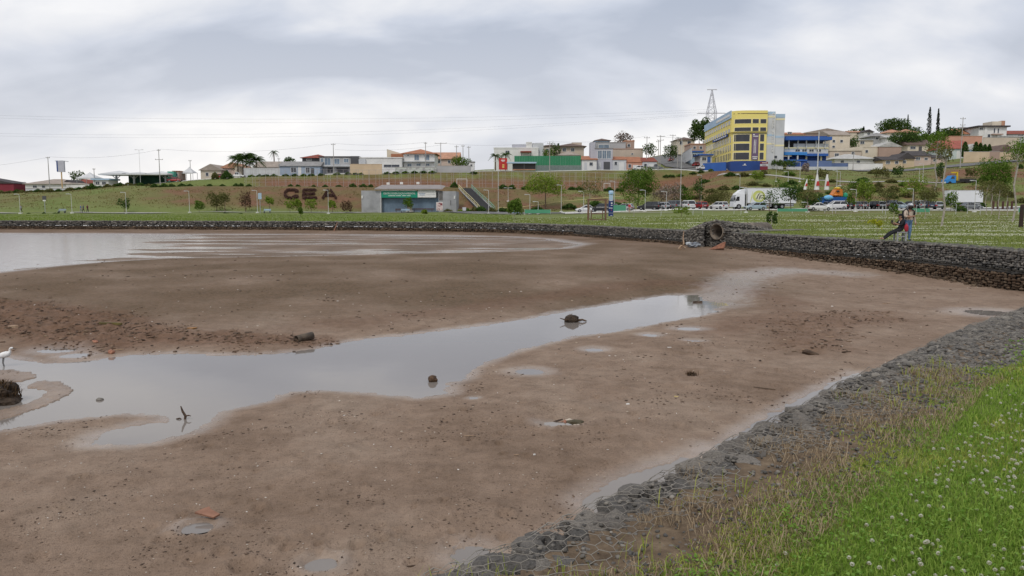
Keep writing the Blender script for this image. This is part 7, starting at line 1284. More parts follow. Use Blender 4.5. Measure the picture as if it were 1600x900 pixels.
for a in [
 ('park_tree', 'dark green bushy tree on the left slope beside a lamp post', 194.5, 172, 310, 9, LD_, .25), ('park_tree', 'small dense green tree left of the round slope bushes', 311, 171, 314, 7, LM_, .2), ('park_tree', 'wide olive tree on the slope near the promenade', 338, 175, 300, 13, LO_, .15), ('park_tree', 'thin pale-trunked olive tree right of the wide olive tree', 351, 170, 302, 8, LO_, .55), ('park_tree', 'rusty brown half-bare tree on the slope', 384, 175, 300, 9, LB_, .15), ('park_tree', 'sparse yellow-green sapling right of the signboard', 421, 171, 308, 6, LG_, .5, None, .4), ('park_tree', 'light green small tree below the letter C', 453, 172, 311, 9, LG_, .2), ('park_tree', 'light green small tree below the gap after C', 466, 172, 312, 6, LG_, .3), ('park_tree', 'light green small tree below the letter E', 486, 172, 311, 9, LG_, .25), ('park_tree', 'tiny light tree below the letter A', 519, 172, 313, 6, LG_, .35), ('park_tree', 'small dark sapling on the far lawn below the letter C', 469.5, 120, 324, 4, LM_, .3), ('park_tree', 'reddish leafless shrub left of the centre', 541, 171, 314, 8, LB_, .1, None, .25),
 ('park_tree', 'young green tree in the planter before the blue-grey shutters', 637, 172.5, 309, 8, LM_, .3), ('park_tree', 'thin sapling on the lawn before the centre', 662.5, 108, 328, 5, LG_, .5), ('park_tree', 'bright green sapling with thin pale trunk beside the plaza', 803.5, 102, 313, 13, LM_, .25, None, 2.2, BARKP), ('park_tree', 'broad airy light green tree on the slope', 852, 182, 274, 32, LG_, .4, None, .42), ('park_tree', 'sparse tree with pale trunk behind the swing frame', 921, 100, 281, 21, LO_, .55, None, .22, BARKP), ('park_tree', 'large vivid green tree above the parked black cars', 996, 168, 264, 27, LM_, .3), ('park_tree', 'thin pale sapling with sparse leaves left of the black cars', 990, 112, 302, 18, LM_, .5, None, .22, BARKP), ('park_tree', 'leafless pinkish-grey tree right of the vivid green tree', 1034, 172, 291, 18, LT_, .25, None, .35), ('park_tree', 'rounded green tree behind the tall thin mast', 1071, 168, 295, 13, LM_, .2), ('park_tree', 'narrow dark tree left of the lamp on the red bank', 1091, 178, 276, 9, LD_, .3, None, .5), ('park_tree', 'low bright sapling on the lawn left of the culvert', 1065, 100, 323, 13, LG_, .25, None, .6), ('park_tree', 'olive bushy tree left of the truck cab', 1120, 176, 297, 20, LO_, .15, None, .6), ('park_tree', 'slim tree crossing the truck box in the middle', 1203, 100, 296, 14, LD_, .35, None, .28), ('park_tree', 'dark green tree at the tail of the white truck', 1236, 138, 288, 19, LD_, .35, None, .6), ('park_tree', 'small dark sapling on the lawn right of the culvert', 1207, 56, 331, 7, LD_, .35, None, .8, BARKP), ('park_tree', 'dense green bush tree left of the inflatable slide', 1268, 141, 301, 16, LD_, .1), ('park_tree', 'olive tree with thin trunk left of the round shrub', 1262, 125, 296, 14, LO_, .5, None, .4), ('park_tree', 'round bright green tree above the silver sedan', 1351, 150, 282, 13, LG_, .25), ('park_tree', 'brownish sparse tree right of the round bright tree', 1385, 148, 293, 18, LO_, .35, None, .4), ('park_tree', 'small dark sapling behind the seated person', 1397, 70, 318, 8, LM_, .45, None, .5, BARKP), ('park_tree', 'yellow-green tree behind the helmeted man', 1428, 142, 277, 18, LG_, .45, None, .5), ('park_tree', 'olive tree right of the yellow-green one', 1450, 146, 291, 18, LO_, .3, None, .45), ('park_tree', 'tall pale-trunked tree rising over the red bank', 1459, 190, 207, 17, LM_, .6, None, .3, BARKP), ('park_tree', 'tall thin tree with curving pale trunk on the lawn', 1472, 64, 226, 14, LO_, .78, None, .12, BARKP), ('park_tree', 'dense round shrub tree before the second truck', 1485, 142, 301, 12, LM_, .08), ('park_tree', 'large bright green tree right of the blue truck', 1550, 176, 250, 27, LM_, .2, None, .9), ('park_tree', 'grey-green sparse tree with pale trunk by the parking end', 1541, 118, 281, 16, LO_, .45, None, .3, BARKP), ('park_tree', 'second pale-trunked sparse tree by the parking end', 1549, 112, 279, 14, LO_, .45, None, .25, BARKP), ('park_tree', 'tall forked thin tree at the far right of the lawn', 1583, 76, 218, 20, LM_, .68, None, .2, BARKP), ('park_tree', 'small thin tree with bare trunk before the bollards', 1574, 96, 292, 9, LO_, .6, None, .2, BARKP),
 ('park_tree', 'thin young tree with pale stem right of the seated pair', 1446, 90, 296, 9, LO_, .6, None, .5, BARKP), ('park_tree', 'thin bare-stemmed tree left of the tall forked tree', 1561, 88, 285, 10, LO_, .6, None, .4, BARKP), ('park_tree', 'slim leafy tree left of the round bright green tree', 1330, 128, 303, 8, LM_, .4, None, .6, BARKP), ('park_tree', 'olive half-bare tree behind the black hatchback', 1312, 162, 291, 12, LO_, .3, None, .5), ('park_tree', 'dense mid green tree left of the truck tail', 1222, 166, 283, 14, LM_, .2), ('park_tree', 'greyish bare tree behind the white SUV and red hatchback', 1052, 166, 286, 15, LT_, .3, None, .4), ('street_tree', 'round dark green tree beside the transmission tower', 1093, 318, 187, 14, LH_, .1, 226, 2.6), ('street_tree', 'round half-bare tree above the brown building', 974, 300, 207, 14, LB_, .25, 234, .7), ('street_tree', 'grey-green tree at the mouth of the climbing street', 1014, 276, 224, 11, LH_, .3, 252), ('street_tree', 'round green street tree right of the orange terrace', 721, 262, 245, 15, LM_, .25), ('street_tree', 'dark tree low beside the climbing street', 1048, 285, 226, 12, LH_, .1, 250), ('street_tree', 'large domed dark tree on the hilltop', 1396, 392, 187, 20, LH_, .15, 214, 1.6), ('street_tree', 'flat dark tree behind the left hilltop houses', 1340, 400, 201, 11, LH_, .1, 213), ('street_tree', 'spreading dark tree right of the hilltop dome', 1428, 395, 198, 13, LH_, .1, 212), ('street_tree', 'dense dark green tree above the mauve gable', 1412, 322, 207, 22, LH_, .1, 236, 1.3), ('street_tree', 'mid green tree behind the porch house', 1440, 338, 207, 17, LM_, .1, 228), ('street_tree', 'dense green tree right of the cypresses', 1482, 350, 201, 20, LH_, .1, 222, 1.2), ('street_tree', 'green tree below the cypresses', 1466, 335, 206, 12, LM_, .1, 226), ('street_tree', 'dark tree beside the beige apartment house', 1331, 305, 215, 9, LD_, .1, 236), ('street_tree', 'green tree at the hill\'s far right edge', 1598, 250, 222, 16, LM_, .3, 262), ('street_tree', 'street tree before the blue school gate', 1212, 236, 250, 9, LH_, .4), ('street_tree', 'wider street tree before the blue school', 1229, 235, 250, 13, LH_, .35), ('street_tree', 'pinkish bare shrub tree below the blue school', 1256, 226, 255, 6, LT_, .2, None, .5), ('street_tree', 'greyish tree behind the pyramid tent', 121, 300, 268, 11, LH_, .2, 290), ('street_tree', 'small tree behind the long pale-roofed house', 452, 282, 246, 9, LH_, .2, 262), ('street_tree', 'dark clump of trees behind the white modern house', 868, 290, 224, 7, LH_, .1, 250), ('street_tree', 'green tree in front of the beige flat-roofed house', 857, 284, 232, 9, LM_, .1, 256),
 ('bank_tree', 'grey shrubby tree on the green bank below the slate wall', 1282, 215, 264, 9, LO_, .1), ('bank_tree', 'olive shrubby tree on the green bank below the cream bungalow', 1376, 214, 262, 12, LO_, .1), ('bank_tree', 'dark green shrubby tree on the bank right of the olive one', 1399, 216, 259, 8, LD_, .1), ('bank_tree', 'grey shrub tree on the red bank left of the large bright tree', 1514, 214, 262, 9, LO_, .1), ('bank_tree', 'narrow dark tree behind the tall pale trunk', 1466, 204, 254, 6, LD_, .1), ('bank_tree', 'bright small tree on the bank above the truck', 1182, 214, 268, 9, LG_, .2), ('bank_tree', 'yellow-green shrub tree on the bank near the cone mast', 1262, 196, 274, 9, LG_, .2), ('bank_tree', 'green bushy tree right of the cone masts', 1340, 186, 281, 15, LM_, .1)]:
    tree(*a)
t = small('yellow_plant', 'small yellow-leaved plant on the lawn left of the seated person', 'plant', 1372, 46); MB().tube([(0, 0, -.1), (.02, 0, .25), (.08, 0, .55)], [.012, .01, .006], 5).build('stem', BARK, t); r = np.random.default_rng(3); q = np.concatenate([np.array([-.22, 0, .78]) + r.normal(0, 1, (90, 3)) * (.17, .12, .06), np.array([.12, 0, .70]) + r.normal(0, 1, (80, 3)) * (.12, .1, .07), np.array([.14, 0, .55]) + r.normal(0, 1, (40, 3)) * (.06, .06, .05)]); leafcloud('foliage', q, .06, LY_, t, seed=3)
# shrubs: shared clouds
def shrub_mesh(m, seed):
    r = np.random.default_rng(seed); n = 520; d = r.normal(size=(n, 3)); d /= np.linalg.norm(d, axis=1)[:, None]; d[:, 2] = np.abs(d[:, 2]) * .95; q = d * (r.uniform(.35, 1, n)[:, None] ** .5) * (1 + .22 * np.sin(d[:, :1] * 5 + seed) * np.cos(d[:, 1:2] * 4)); o = leafcloud('shrub', q, .16, m, seed=seed); me = o.data; bpy.data.objects.remove(o); return me
SHR = {k: [shrub_mesh(m, i + 1) for i in range(3)] for k, m in (('d', LD_), ('m', LM_), ('o', LO_), ('l', LG_))}
def shrub(px, Y, hw, h, k, label, group, i=0):
    p = onland(px, Y); o = bpy.data.objects.new('shrub', SHR[k][i % 3]); COL.objects.link(o); w = hw * S(Y); o.location = (p.x, p.y, p.z - .08); o.scale = (w, w * .9, h * S(Y)); o.rotation_euler = (0, 0, px % 6.28); return tag(o, label, 'shrub', group, 'thing')
for i, (px, hw, h) in enumerate([(243, 6, 6), (258, 8, 5.5), (270, 6, 5), (286, 7, 5), (298, 5, 4), (329, 5, 4), (349, 5, 3.5), (370, 5, 5), (378, 4, 5.5), (390, 5, 4), (455, 4, 4), (466, 4, 3.5), (491, 4, 3.5), (509, 5, 4), (530, 5, 3.5), (552, 6, 6), (568, 7, 5.5), (580, 5, 5), (710, 6, 8.5), (786, 8, 6.5), (800, 6, 7), (822, 8, 6), (838, 6, 5), (893, 7, 5), (905, 8, 5.5), (951, 9, 6), (967, 8, 5)]): shrub(px, 204.6, hw, h, 'd', 'rounded dark green shrub in the row along the court crest', 'shrubs along the court crest', i)
for i, px in enumerate(range(-10, 240, 11)): shrub(px + (i * 37 % 7), 229 if px > 110 else 222, 7.5, 3.6 + (i * 13 % 5) * .5, 'o' if i % 3 else 'd', 'low scruffy hedge shrub along the left street edge', 'hedge shrubs along the left street', i)
for i, px in enumerate([395, 408, 418, 430, 448, 462, 476, 488, 503, 528, 545, 557, 566, 606, 620, 634, 648, 662, 676, 740, 985, 1006, 1040, 1048, 1062, 1082, 1094, 1110, 1124]): shrub(px, 250.5 if px < 1000 else 247, 6, 3.8, 'd' if i % 3 else 'm', 'small shrub along the verge of the hill street', 'verge shrubs of the hill street', i)
shrub(145.5, 222, 7, 9, 'd', 'large dark bush on the left slope top below the tents', None, 1); shrub(356, 248, 9, 12, 'd', 'tall dark bush between the cream gable houses and the pickup', None, 0); shrub(338, 248, 6, 11, 'o', 'olive bush in front of the cream gable houses', None, 2)
for i, (px, hw, h, k) in enumerate([(730, 7, 6, 'm'), (742, 8, 8, 'o'), (752, 9, 9, 'd'), (768, 8, 7, 'o'), (784, 8, 7, 'd'), (720, 6, 4, 'l'), (700, 8, 5, 'o'), (790, 7, 6, 'd')]): shrub(px, 172 if px < 770 else 172.5, hw, h, k, 'planting bed shrub between the centre and the sapling', 'bed shrubs by the stairs', i)
for i, (px, Y, hw, h, k) in enumerate([(1130, 205, 10, 7, 'o'), (1150, 205, 9, 6, 'd'), (1158, 186, 8, 8, 'd'), (1175, 210, 10, 6, 'o'), (1195, 208, 9, 5, 'o'), (1100, 228, 9, 6, 'd'), (1140, 230, 10, 6, 'd'), (1160, 228, 10, 6, 'o'), (1185, 224, 9, 6, 'o'), (1300, 190, 10, 6, 'd'), (1310, 178, 6, 8, 'd'), (1245, 190, 10, 8, 'm'), (1275, 178, 12, 8, 'd'), (1395, 190, 12, 8, 'o'), (1415, 184, 11, 8, 'o'), (1370, 190, 10, 7, 'o'), (1110, 186, 12, 9, 'o'), (1090, 190, 10, 7, 'o'), (1055, 186, 10, 8, 'o'), (1503, 140, 9, 9, 'd'), (1530, 160, 12, 10, 'd'), (1346, 206, 8, 5, 'd'), (1360, 232, 7, 6, 'o'), (1590, 230, 5, 7, 'd'), (930, 184, 14, 8, 'd'), (890, 182, 14, 8, 'd'), (960, 182, 14, 9, 'd'), (840, 181, 12, 6, 'd'), (1040, 200, 10, 8, 'o')]): shrub(px, Y, hw, h, k, 'scrubby bush on the planted bank behind the parking', 'bushes on the bank behind the parking', i)
rb = random.Random(4)
for i in range(44): shrub(rb.uniform(1040, 1620), rb.uniform(166, 232), rb.uniform(6, 12), rb.uniform(4, 8.5), rb.choice('ooodm'), 'scrubby bush on the planted bank behind the parking', 'bushes on the bank behind the parking', i)
for i, (px, w, h) in enumerate([(44, 3, 2), (68, 3, 3), (85, 3, 2), (90, 2.5, 2.4), (213, 3, 1.6), (352, 5, 1.6), (376, 4, 1.5)]): shrub(px, 164, w, h, 'd', 'tiny low shrub beside the far promenade', 'low shrubs beside the promenade', i)
for i, (px, Y, h) in enumerate([(1289, 124, 1.5), (1301, 122, 1.9), (1306, 122, 1.2), (1349, 124, 1.5), (1358, 124, 1.7), (1379, 122, 1.3), (1384, 110, 1.6), (1432, 108, 1.4), (1494, 112, 1.5), (1512, 116, 1.8), (1532, 110, 1.5), (1033, 118, 1.6), (1083, 116, 1.7), (1098, 118, 1.7), (1147, 118, 1.5), (1158, 116, 1.5)]):
    p = onland(px, Y); tag(MB().tube([(0, 0, -.2), (.03, 0, h * .6), (.02, 0, h)], [.03, .028, .025], 6).build('tree_stake', C_LG, None, False, p), 'thin pale stake standing on the lawn before the parking', 'stake', 'pale stakes on the lawn', 'thing')
# palms
def palm(label, px, Y, yb, yt, hw, nf, trunk=True, seed=1, droop=1.0):
    p = P(px, yb, Y); s = S(Y); H = (yb - yt) * s; w = hw * s; t = thing('palm_tree', label, 'palm', p); r = random.Random(seed); hc = max(.4, H - w * .75)
    MB().tube([(0, 0, -.8), (.05, 0, hc * .5), (0, 0, hc)], [.26, .2, .16], 8).build('trunk', BARK, t)
    for i in range(nf):
        a = i * 2.4 + r.uniform(-.3, .3); el = r.uniform(-.25, 1.35); L = w * r.uniform(.9, 1.15); pts = []
        for k in range(8): q = k / 7; rr_ = L * q * math.cos(el * (1 - q * .4)); z = hc + L * (math.sin(el) * q - droop * .75 * q * q); pts.append(Vector((math.cos(a) * rr_, math.sin(a) * rr_, z)))
        mb = MB(); mb.tube(pts, [.05 * (1 - .8 * k / 7) + .01 for k in range(8)], 3); sd_ = Vector((-math.sin(a), math.cos(a), 0))
        for k in range(1, 8):
            for g in (0, .5):
                c = pts[k].lerp(pts[k - 1], g); l = L * .24 * math.sin(math.pi * min(1, (k - g + .6) / 7.6)) + .12
                for sg in (-1, 1): e_ = c + sd_ * sg * l + Vector((0, 0, -l * .55)); mb.add([c - Vector((math.cos(a), math.sin(a), 0)) * .09, c + Vector((math.cos(a), math.sin(a), 0)) * .09, e_ + Vector((math.cos(a), math.sin(a), 0)) * .05 * L], [(0, 1, 2)])
        mb.build('frond', LD_ if i % 3 else LH_, t)
palm('tallest palm in the middle of the big dark palm clump', 385, 256, 274, 230, 22, 46, seed=2); palm('rear palm of the big dark palm clump', 380, 258, 274, 234, 18, 30, seed=12); palm('left palm of the big dark palm clump', 372, 256.5, 274, 236, 17, 34, seed=3); palm('right palm of the big dark palm clump', 401, 256, 274, 237, 17, 34, seed=4); palm('short palm under the big dark palm clump', 391, 254, 274, 246, 12, 18, seed=5)
palm('slender single palm standing above the pale-roofed house', 428.5, 270, 262, 231, 9, 12, seed=6, droop=1.3); palm('left of the two palms behind the red street sign', 774, 268, 266, 235, 11, 16, seed=7); palm('right of the two palms behind the red street sign', 790, 270, 266, 233.5, 11, 16, seed=8)
# cypresses and conifers
def cypress(label, px, Y, yb, yt, hw, m=LC_, name='cypress_tree'):
    p = P(px, yb, Y); s = S(Y); H = (yb - yt) * s; w = hw * s; t = thing(name, label, 'tree', p); r = np.random.default_rng(int(px)); n = 1500; q = r.uniform(0, 1, n); a = r.uniform(0, 6.28, n); prof = w * np.sin(np.pi * np.clip(q * .86 + .12, 0, 1)) ** .55 * (1.05 - .45 * q) * r.uniform(.5, 1.08, n) * (1 + .18 * np.sin(q * 37 + a * 2))
    leafcloud('crown', np.stack([np.cos(a) * prof, np.sin(a) * prof, q * H], -1), .22, m, t, seed=int(px)); MB().tube([(0, 0, -1), (0, 0, H * .9)], [.2, .05], 6).build('trunk', BARK, t)
cypress('tall dark cypress, the wider of the hilltop pair', 1451, 372, 214, 168.5, 3.6); cypress('slimmer dark cypress right of the wider one', 1464.5, 374, 210, 170.5, 2.5); cypress('thin distant cypress right of the domed hilltop tree', 1417.5, 400, 208, 180, 1.2); cypress('small dark spire tree behind the left hilltop houses', 1349, 395, 212, 198, 1.8)
for i, (px, yt, hw) in enumerate([(1507, 222, 6), (1524, 222, 5), (1531, 224, 5), (1538, 226, 5), (1545, 226, 4)]): cypress(f'dark conifer behind the cream street wall, {["first","second","third","fourth","fifth"][i]} from left', px, 268, 245, yt, hw, LD_, 'conifer_tree')

# ------------------------------------------------------------------ flowers and tufts on the far lawns
def lawn_pts(n, seed, px0, px1, Y0, Y1):
    r = np.random.default_rng(seed); Y = Y0 * (Y1 / Y0) ** r.uniform(0, 1, n); px = r.uniform(px0, px1, n); x = (px - 800) / F * cp * Y; k = sdist(x, Y, LAKE) < -1.3; x, Y = x[k], Y[k]; return x, Y, T(x, Y), r
x, y, z, r = lawn_pts(150000, 31, 780, 1750, 29, 112); m_ = 1.2 * fbm(x * .08, y * .27 + 3.4, 4) + .5 * fbm(x * .5, y * 1.1 + .3, 3) + .1 * sstep(60, 42, y) - .1; k = r.uniform(0, 1, len(x)) < np.clip(m_ * 2.2, 0, 1) * .55; x, y, z = x[k], y[k], z[k]; n = len(x); a = r.uniform(.014, .026, n) * np.clip(y / 40, .8, 1.8); print('lawn clover', n)
TET = np.array([(1, 0, -.4), (-.5, .87, -.4), (-.5, -.87, -.4), (0, 0, .9)]); V = TET[None] * a[:, None, None] + np.stack([x, y, z + .07], -1)[:, None, :]; f = np.array([(0, 1, 3), (1, 2, 3), (2, 0, 3)])[None] + (np.arange(n) * 4)[:, None, None]
tag(np_mesh('lawn_clover_blossom', V.reshape(-1, 3), f.reshape(-1, 3), leafmat('lawn_blossom', (.46, .47, .33), (.70, .69, .55), .2)), 'streaks of white clover blossom on the far lawn', 'clover', kind='stuff')
x, y, z, r = lawn_pts(110000, 33, 760, 1750, 29, 110); n = len(x); ok = r.uniform(0, 1, n) < .8; tag(blades('lawn_grass', x[ok], y[ok], z[ok], r.uniform(.05, .13, ok.sum()), r.uniform(.02, .05, ok.sum()) * np.clip(y[ok] / 45, .7, 2), r.uniform(.2, .8, ok.sum()), leafmat('lawn_blade', (.14, .19, .04), (.30, .33, .10), .35)), 'grass tufts of the far lawn', 'grass', kind='stuff')
x, y, z, r = lawn_pts(30000, 35, -100, 800, 84, 160); n = len(x); tag(blades('shore_grass', x, y, z, r.uniform(.06, .14, n), r.uniform(.05, .11, n), r.uniform(.2, .8, n), leafmat('shore_blade', (.13, .20, .03), (.27, .33, .08), .35)), 'grass tufts of the strip along the far shore', 'grass', kind='stuff')
# scrubby tussocks on the slope
x, y, z, r = lawn_pts(60000, 37, -60, 1700, 177, 250); m_ = fbm(x * .12, y * .2, 3); k = r.uniform(0, 1, len(x)) < np.clip(.35 + 1.2 * m_, .02, .9); k &= ~((y > 205) & (y < 236) & (x / y < .17) & (x / y > -.34)); x, y, z = x[k], y[k], z[k]; n = len(x); tag(blades('slope_tussocks', x, y, z, r.uniform(.08, .30, n), r.uniform(.10, .24, n), r.uniform(.3, .9, n), leafmat('slope_blade', (.115, .10, .032), (.21, .17, .066), .2)), 'dry and green tussocks on the grassy slopes', 'grass', kind='stuff')
# ------------------------------------------------------------------ people
SKIN = mat('skin_brown', (.30, .17, .11), .6, (.26, .145, .095), 6); SKINL = mat('skin_light', (.48, .32, .24), .6); HAIR = mat('dark_hair', (.02, .016, .014), .7)
def cloth(n, c): return mat(n, c, .9, tuple(q * .72 for q in c), 7, .35, 26)
def person(label, loc, rz, J, colors, parent=None, sub=2):
    """J: joints by name -> (x, y, z, r); the figure is one skinned surface, coloured by the nearest bone"""
    t = thing('person', label, 'person', loc, rz); names = list(J); ix = {n: i for i, n in enumerate(names)}
    E = [('pelvis', 'spine'), ('spine', 'chest'), ('chest', 'neck'), ('neck', 'jaw'), ('jaw', 'head'), ('head', 'crown')]
    for q in 'lr': E += [('chest', 'sho_' + q), ('sho_' + q, 'elb_' + q), ('elb_' + q, 'wri_' + q), ('wri_' + q, 'pal_' + q), ('pelvis', 'hip_' + q), ('hip_' + q, 'kne_' + q), ('kne_' + q, 'ank_' + q), ('ank_' + q, 'toe_' + q)]
    E += [(a, b) for a, b in (('pal_l', 'tip_l'), ('pal_r', 'tip_r'), ('pal_l', 'thu_l'), ('pal_r', 'thu_r')) if b in ix]
    keys = ['skin', 'top', 'legs', 'shoe', 'hair']; mats = [colors[k] for k in keys]
    o = skin_mesh('body', [J[n] for n in names], [(ix[a], ix[b]) for a, b in E], mats, t, sub, ix['pelvis']); me = o.data
    reg = {'pelvis': 2, 'hip_l': 2, 'hip_r': 2, 'kne_l': 2, 'kne_r': 2, 'ank_l': 2, 'ank_r': 2, 'toe_l': 3, 'toe_r': 3, 'jaw': 0, 'head': 0, 'crown': 4, 'neck': 0, 'wri_l': 0, 'wri_r': 0, 'pal_l': 0, 'pal_r': 0, 'tip_l': 0, 'tip_r': 0, 'thu_l': 0, 'thu_r': 0}; reg.update(colors.get('reg', {}))
    SA = []; 
    for a, b in E:
        A, B = Vector(J[a][:3]), Vector(J[b][:3])
        for q in np.linspace(0, 1, 7): SA.append((A.lerp(B, q), reg.get(a if q < .5 else b, 1)))
    SP = np.array([tuple(p) for p, _ in SA]); SR = np.array([m for _, m in SA]); fc = np.array([tuple(p.center) for p in me.polygons]); d = ((fc[:, None, :] - SP[None]) ** 2).sum(-1); me.polygons.foreach_set('material_index', SR[d.argmin(1)].astype(np.int32)); return t
def standing(h=1.75, stride=0.0, arm=0.0, lean=0.0):
    k = h / 1.75; J = {'pelvis': (0, 0, .95, .135), 'spine': (0, -.01 - lean * .2, 1.14, .125), 'chest': (0, -lean * .5, 1.34, .15), 'neck': (0, -lean * .7, 1.50, .055), 'jaw': (0, -.02 - lean * .8, 1.56, .065), 'head': (0, -.02 - lean * .9, 1.65, .095), 'crown': (0, -lean * .9, 1.72, .075)}
    for q, s_ in (('l', 1), ('r', -1)):
        J['sho_' + q] = (.19 * s_, -lean * .5, 1.42, .07); J['elb_' + q] = (.24 * s_, .02 + arm * s_ * .12, 1.14, .05); J['wri_' + q] = (.25 * s_, -.06 + arm * s_ * .25, .90, .036); J['pal_' + q] = (.245 * s_, -.08 + arm * s_ * .28, .82, .034); J['tip_' + q] = (.24 * s_, -.09 + arm * s_ * .30, .75, .018); J['thu_' + q] = (.215 * s_, -.12 + arm * s_ * .28, .81, .014)
        J['hip_' + q] = (.095 * s_, 0, .88, .098); J['kne_' + q] = (.10 * s_, -.03 - stride * s_ * .16, .49, .068); J['ank_' + q] = (.10 * s_, .03 - stride * s_ * .30, .085 + .05 * max(0, -s_ * stride), .045); J['toe_' + q] = (.11 * s_, -.13 - stride * s_ * .30, .045, .04)
    return {n: tuple(c * k for c in v) for n, v in J.items()}
def face(t, J, sk, rad=.095):
    """eyes, nose, mouth and ears set into the head"""
    h = Vector(J['head'][:3]); 
    for sx in (-1, 1): lump_part('eye', t, (h.x + sx * .033, h.y - rad * .9, h.z + .005), (.012, .008, .008), HAIR, 1, 1, 0); lump_part('ear', t, (h.x + sx * rad * .98, h.y + .0, h.z - .005), (.012, .022, .032), sk, 2, 1, 0)
    lump_part('nose', t, (h.x, h.y - rad * 1.02, h.z - .025), (.013, .018, .022), sk, 3, 1, 0); lump_part('mouth', t, (h.x, h.y - rad * .9, h.z - .06), (.024, .008, .006), mat('lips', (.25, .09, .07), .6), 4, 1, 0)
SHOED = cloth('shoe_dark', (.05, .045, .045)); JEANS = cloth('blue_jeans', (.13, .22, .38)); BEIGE = cloth('beige_hoodie', (.50, .41, .33)); BLK = cloth('black_cloth', (.018, .018, .022))
PY = 36.95; gp = P(1417.5, 379, PY); gp.z = .03
J = standing(1.74, 0, 0, .06)
J.update({'sho_r': (-.20, -.03, 1.42, .085), 'elb_r': (-.27, -.12, 1.17, .07), 'wri_r': (-.08, -.33, 1.17, .045), 'pal_r': (.01, -.38, 1.19, .038), 'tip_r': (.07, -.41, 1.21, .02), 'thu_r': (.0, -.40, 1.235, .015), 'sho_l': (.20, -.03, 1.42, .085), 'elb_l': (.29, .03, 1.15, .07), 'wri_l': (.33, -.05, .90, .045), 'pal_l': (.335, -.08, .82, .036), 'tip_l': (.33, -.10, .75, .02), 'thu_l': (.30, -.12, .80, .015), 'chest': (0, -.03, 1.33, .185), 'spine': (0, -.02, 1.13, .175), 'kne_l': (.085, -.03, .49, .08), 'kne_r': (-.085, -.02, .49, .08), 'hip_l': (.09, 0, .88, .11), 'hip_r': (-.09, 0, .88, .11), 'head': (0, -.09, 1.64, .095), 'jaw': (0, -.08, 1.555, .065), 'crown': (0, -.07, 1.71, .075)})
t = person('standing person in beige hoodie and jeans wearing a motorcycle helmet', gp, R(8), J, dict(skin=SKIN, top=BEIGE, legs=JEANS, shoe=SHOED, hair=HAIR, reg={'spine': 1, 'chest': 1, 'elb_l': 1, 'elb_r': 1, 'wri_l': 1}))
face(t, J, SKIN)
# helmet: shell with open face and visor
HEL = mat('helmet_grey', (.30, .32, .36), .25, (.22, .24, .27), 3, spec=.6); t = thing('helmet', 'grey and white motorcycle helmet on the standing person\'s head', 'helmet', gp, R(8)); hc = Vector((0, -.075, 1.665))
def shell(nm, par, c, rx, ry, rz_, m, lo=-.6, hi=1.0, a0=0, a1=2 * math.pi, n=20, k=9):
    v = []; f = []
    for i in range(k + 1):
        ph = math.asin(lo + (hi - lo) * i / k)
        for j in range(n + 1): a = a0 + (a1 - a0) * j / n; v.append((c[0] + rx * math.cos(ph) * math.cos(a), c[1] + ry * math.cos(ph) * math.sin(a), c[2] + rz_ * math.sin(ph)))
    for i in range(k):
        for j in range(n): f.append((i * (n + 1) + j, i * (n + 1) + j + 1, (i + 1) * (n + 1) + j + 1, (i + 1) * (n + 1) + j))
    o = MB().add(v, f).build(nm, m, par, True); return o
shell('helmet_shell', t, hc, .145, .16, .155, HEL, .22, 1.0); shell('helmet_rear', t, hc, .145, .16, .155, HEL, -.85, .22, -.35, math.pi + .35); shell('visor', t, hc, .149, .165, .15, mat('visor_smoke', (.03, .03, .035), .12, spec=.6), -.15, .3, math.pi + .3, 2 * math.pi - .3); shell('chin_guard', t, hc, .147, .168, .155, BLK, -.8, -.35, math.pi + .25, 2 * math.pi - .25); shell('white_stripe', t, hc, .148, .163, .158, WPAINT, .3, .995, 4.45, 4.8)
t = thing('backpack', 'black backpack worn by the standing person', 'backpack', gp, R(8)); MB().box(-.16, .16, .13, .32, 1.0, 1.46, 0, .02, .02).build('pack_body', BLK, t)
for sx in (-1, 1): MB().tube([(sx * .13, .16, 1.46), (sx * .135, .02, 1.53), (sx * .14, -.14, 1.47), (sx * .15, -.215, 1.36), (sx * .16, -.20, 1.2), (sx * .19, -.05, 1.08)], .024, 6).build('strap', BLK, t)
# seated person leaning back on a stool
sp_ = P(1405.5, 379, PY); sp_.z = .03; t = thing('stool', 'grey low stool under the person in black', 'stool', sp_); GS = mat('grey_plastic_seat', (.33, .33, .34), .5)
MB().box(-.24, .26, -.2, .2, .40, .445).build('seat', GS, t)
for x, y in ((-.19, -.15), (.21, -.15), (-.19, .15), (.21, .15)): MB().box(x - .035, x + .035, y - .03, y + .03, 0, .40).build('leg', GS, t)
MB().box(-.19, .21, -.16, -.14, .2, .25).build('stretcher', GS, t)
J = {'pelvis': (.05, 0, .56, .13), 'spine': (.08, 0, .72, .125), 'chest': (.06, 0, .91, .145), 'neck': (.0, 0, 1.06, .055), 'jaw': (-.035, 0, 1.10, .06), 'head': (-.035, 0, 1.18, .09), 'crown': (-.02, 0, 1.24, .07)}
for q, y in (('l', -1), ('r', 1)): J.update({'sho_' + q: (.05, y * .18, .97, .07), 'elb_' + q: (-.10, y * .23, .76, .05), 'wri_' + q: (-.32, y * .14, .83, .036), 'pal_' + q: (-.38, y * .11, .87, .032), 'tip_' + q: (-.41, y * .10, .93, .018), 'thu_' + q: (-.35, y * .09, .91, .014), 'hip_' + q: (-.02, y * .095, .54, .1), 'kne_' + q: (-.46, y * .10, .40, .072), 'ank_' + q: (-.82, y * .09, .11, .045), 'toe_' + q: (-.95, y * .10, .15, .034)})
t = person('person in black with a dark cap reclining on a stool, legs stretched out', sp_, R(4), J, dict(skin=SKIN, top=BLK, legs=BLK, shoe=SKINL, hair=HAIR))
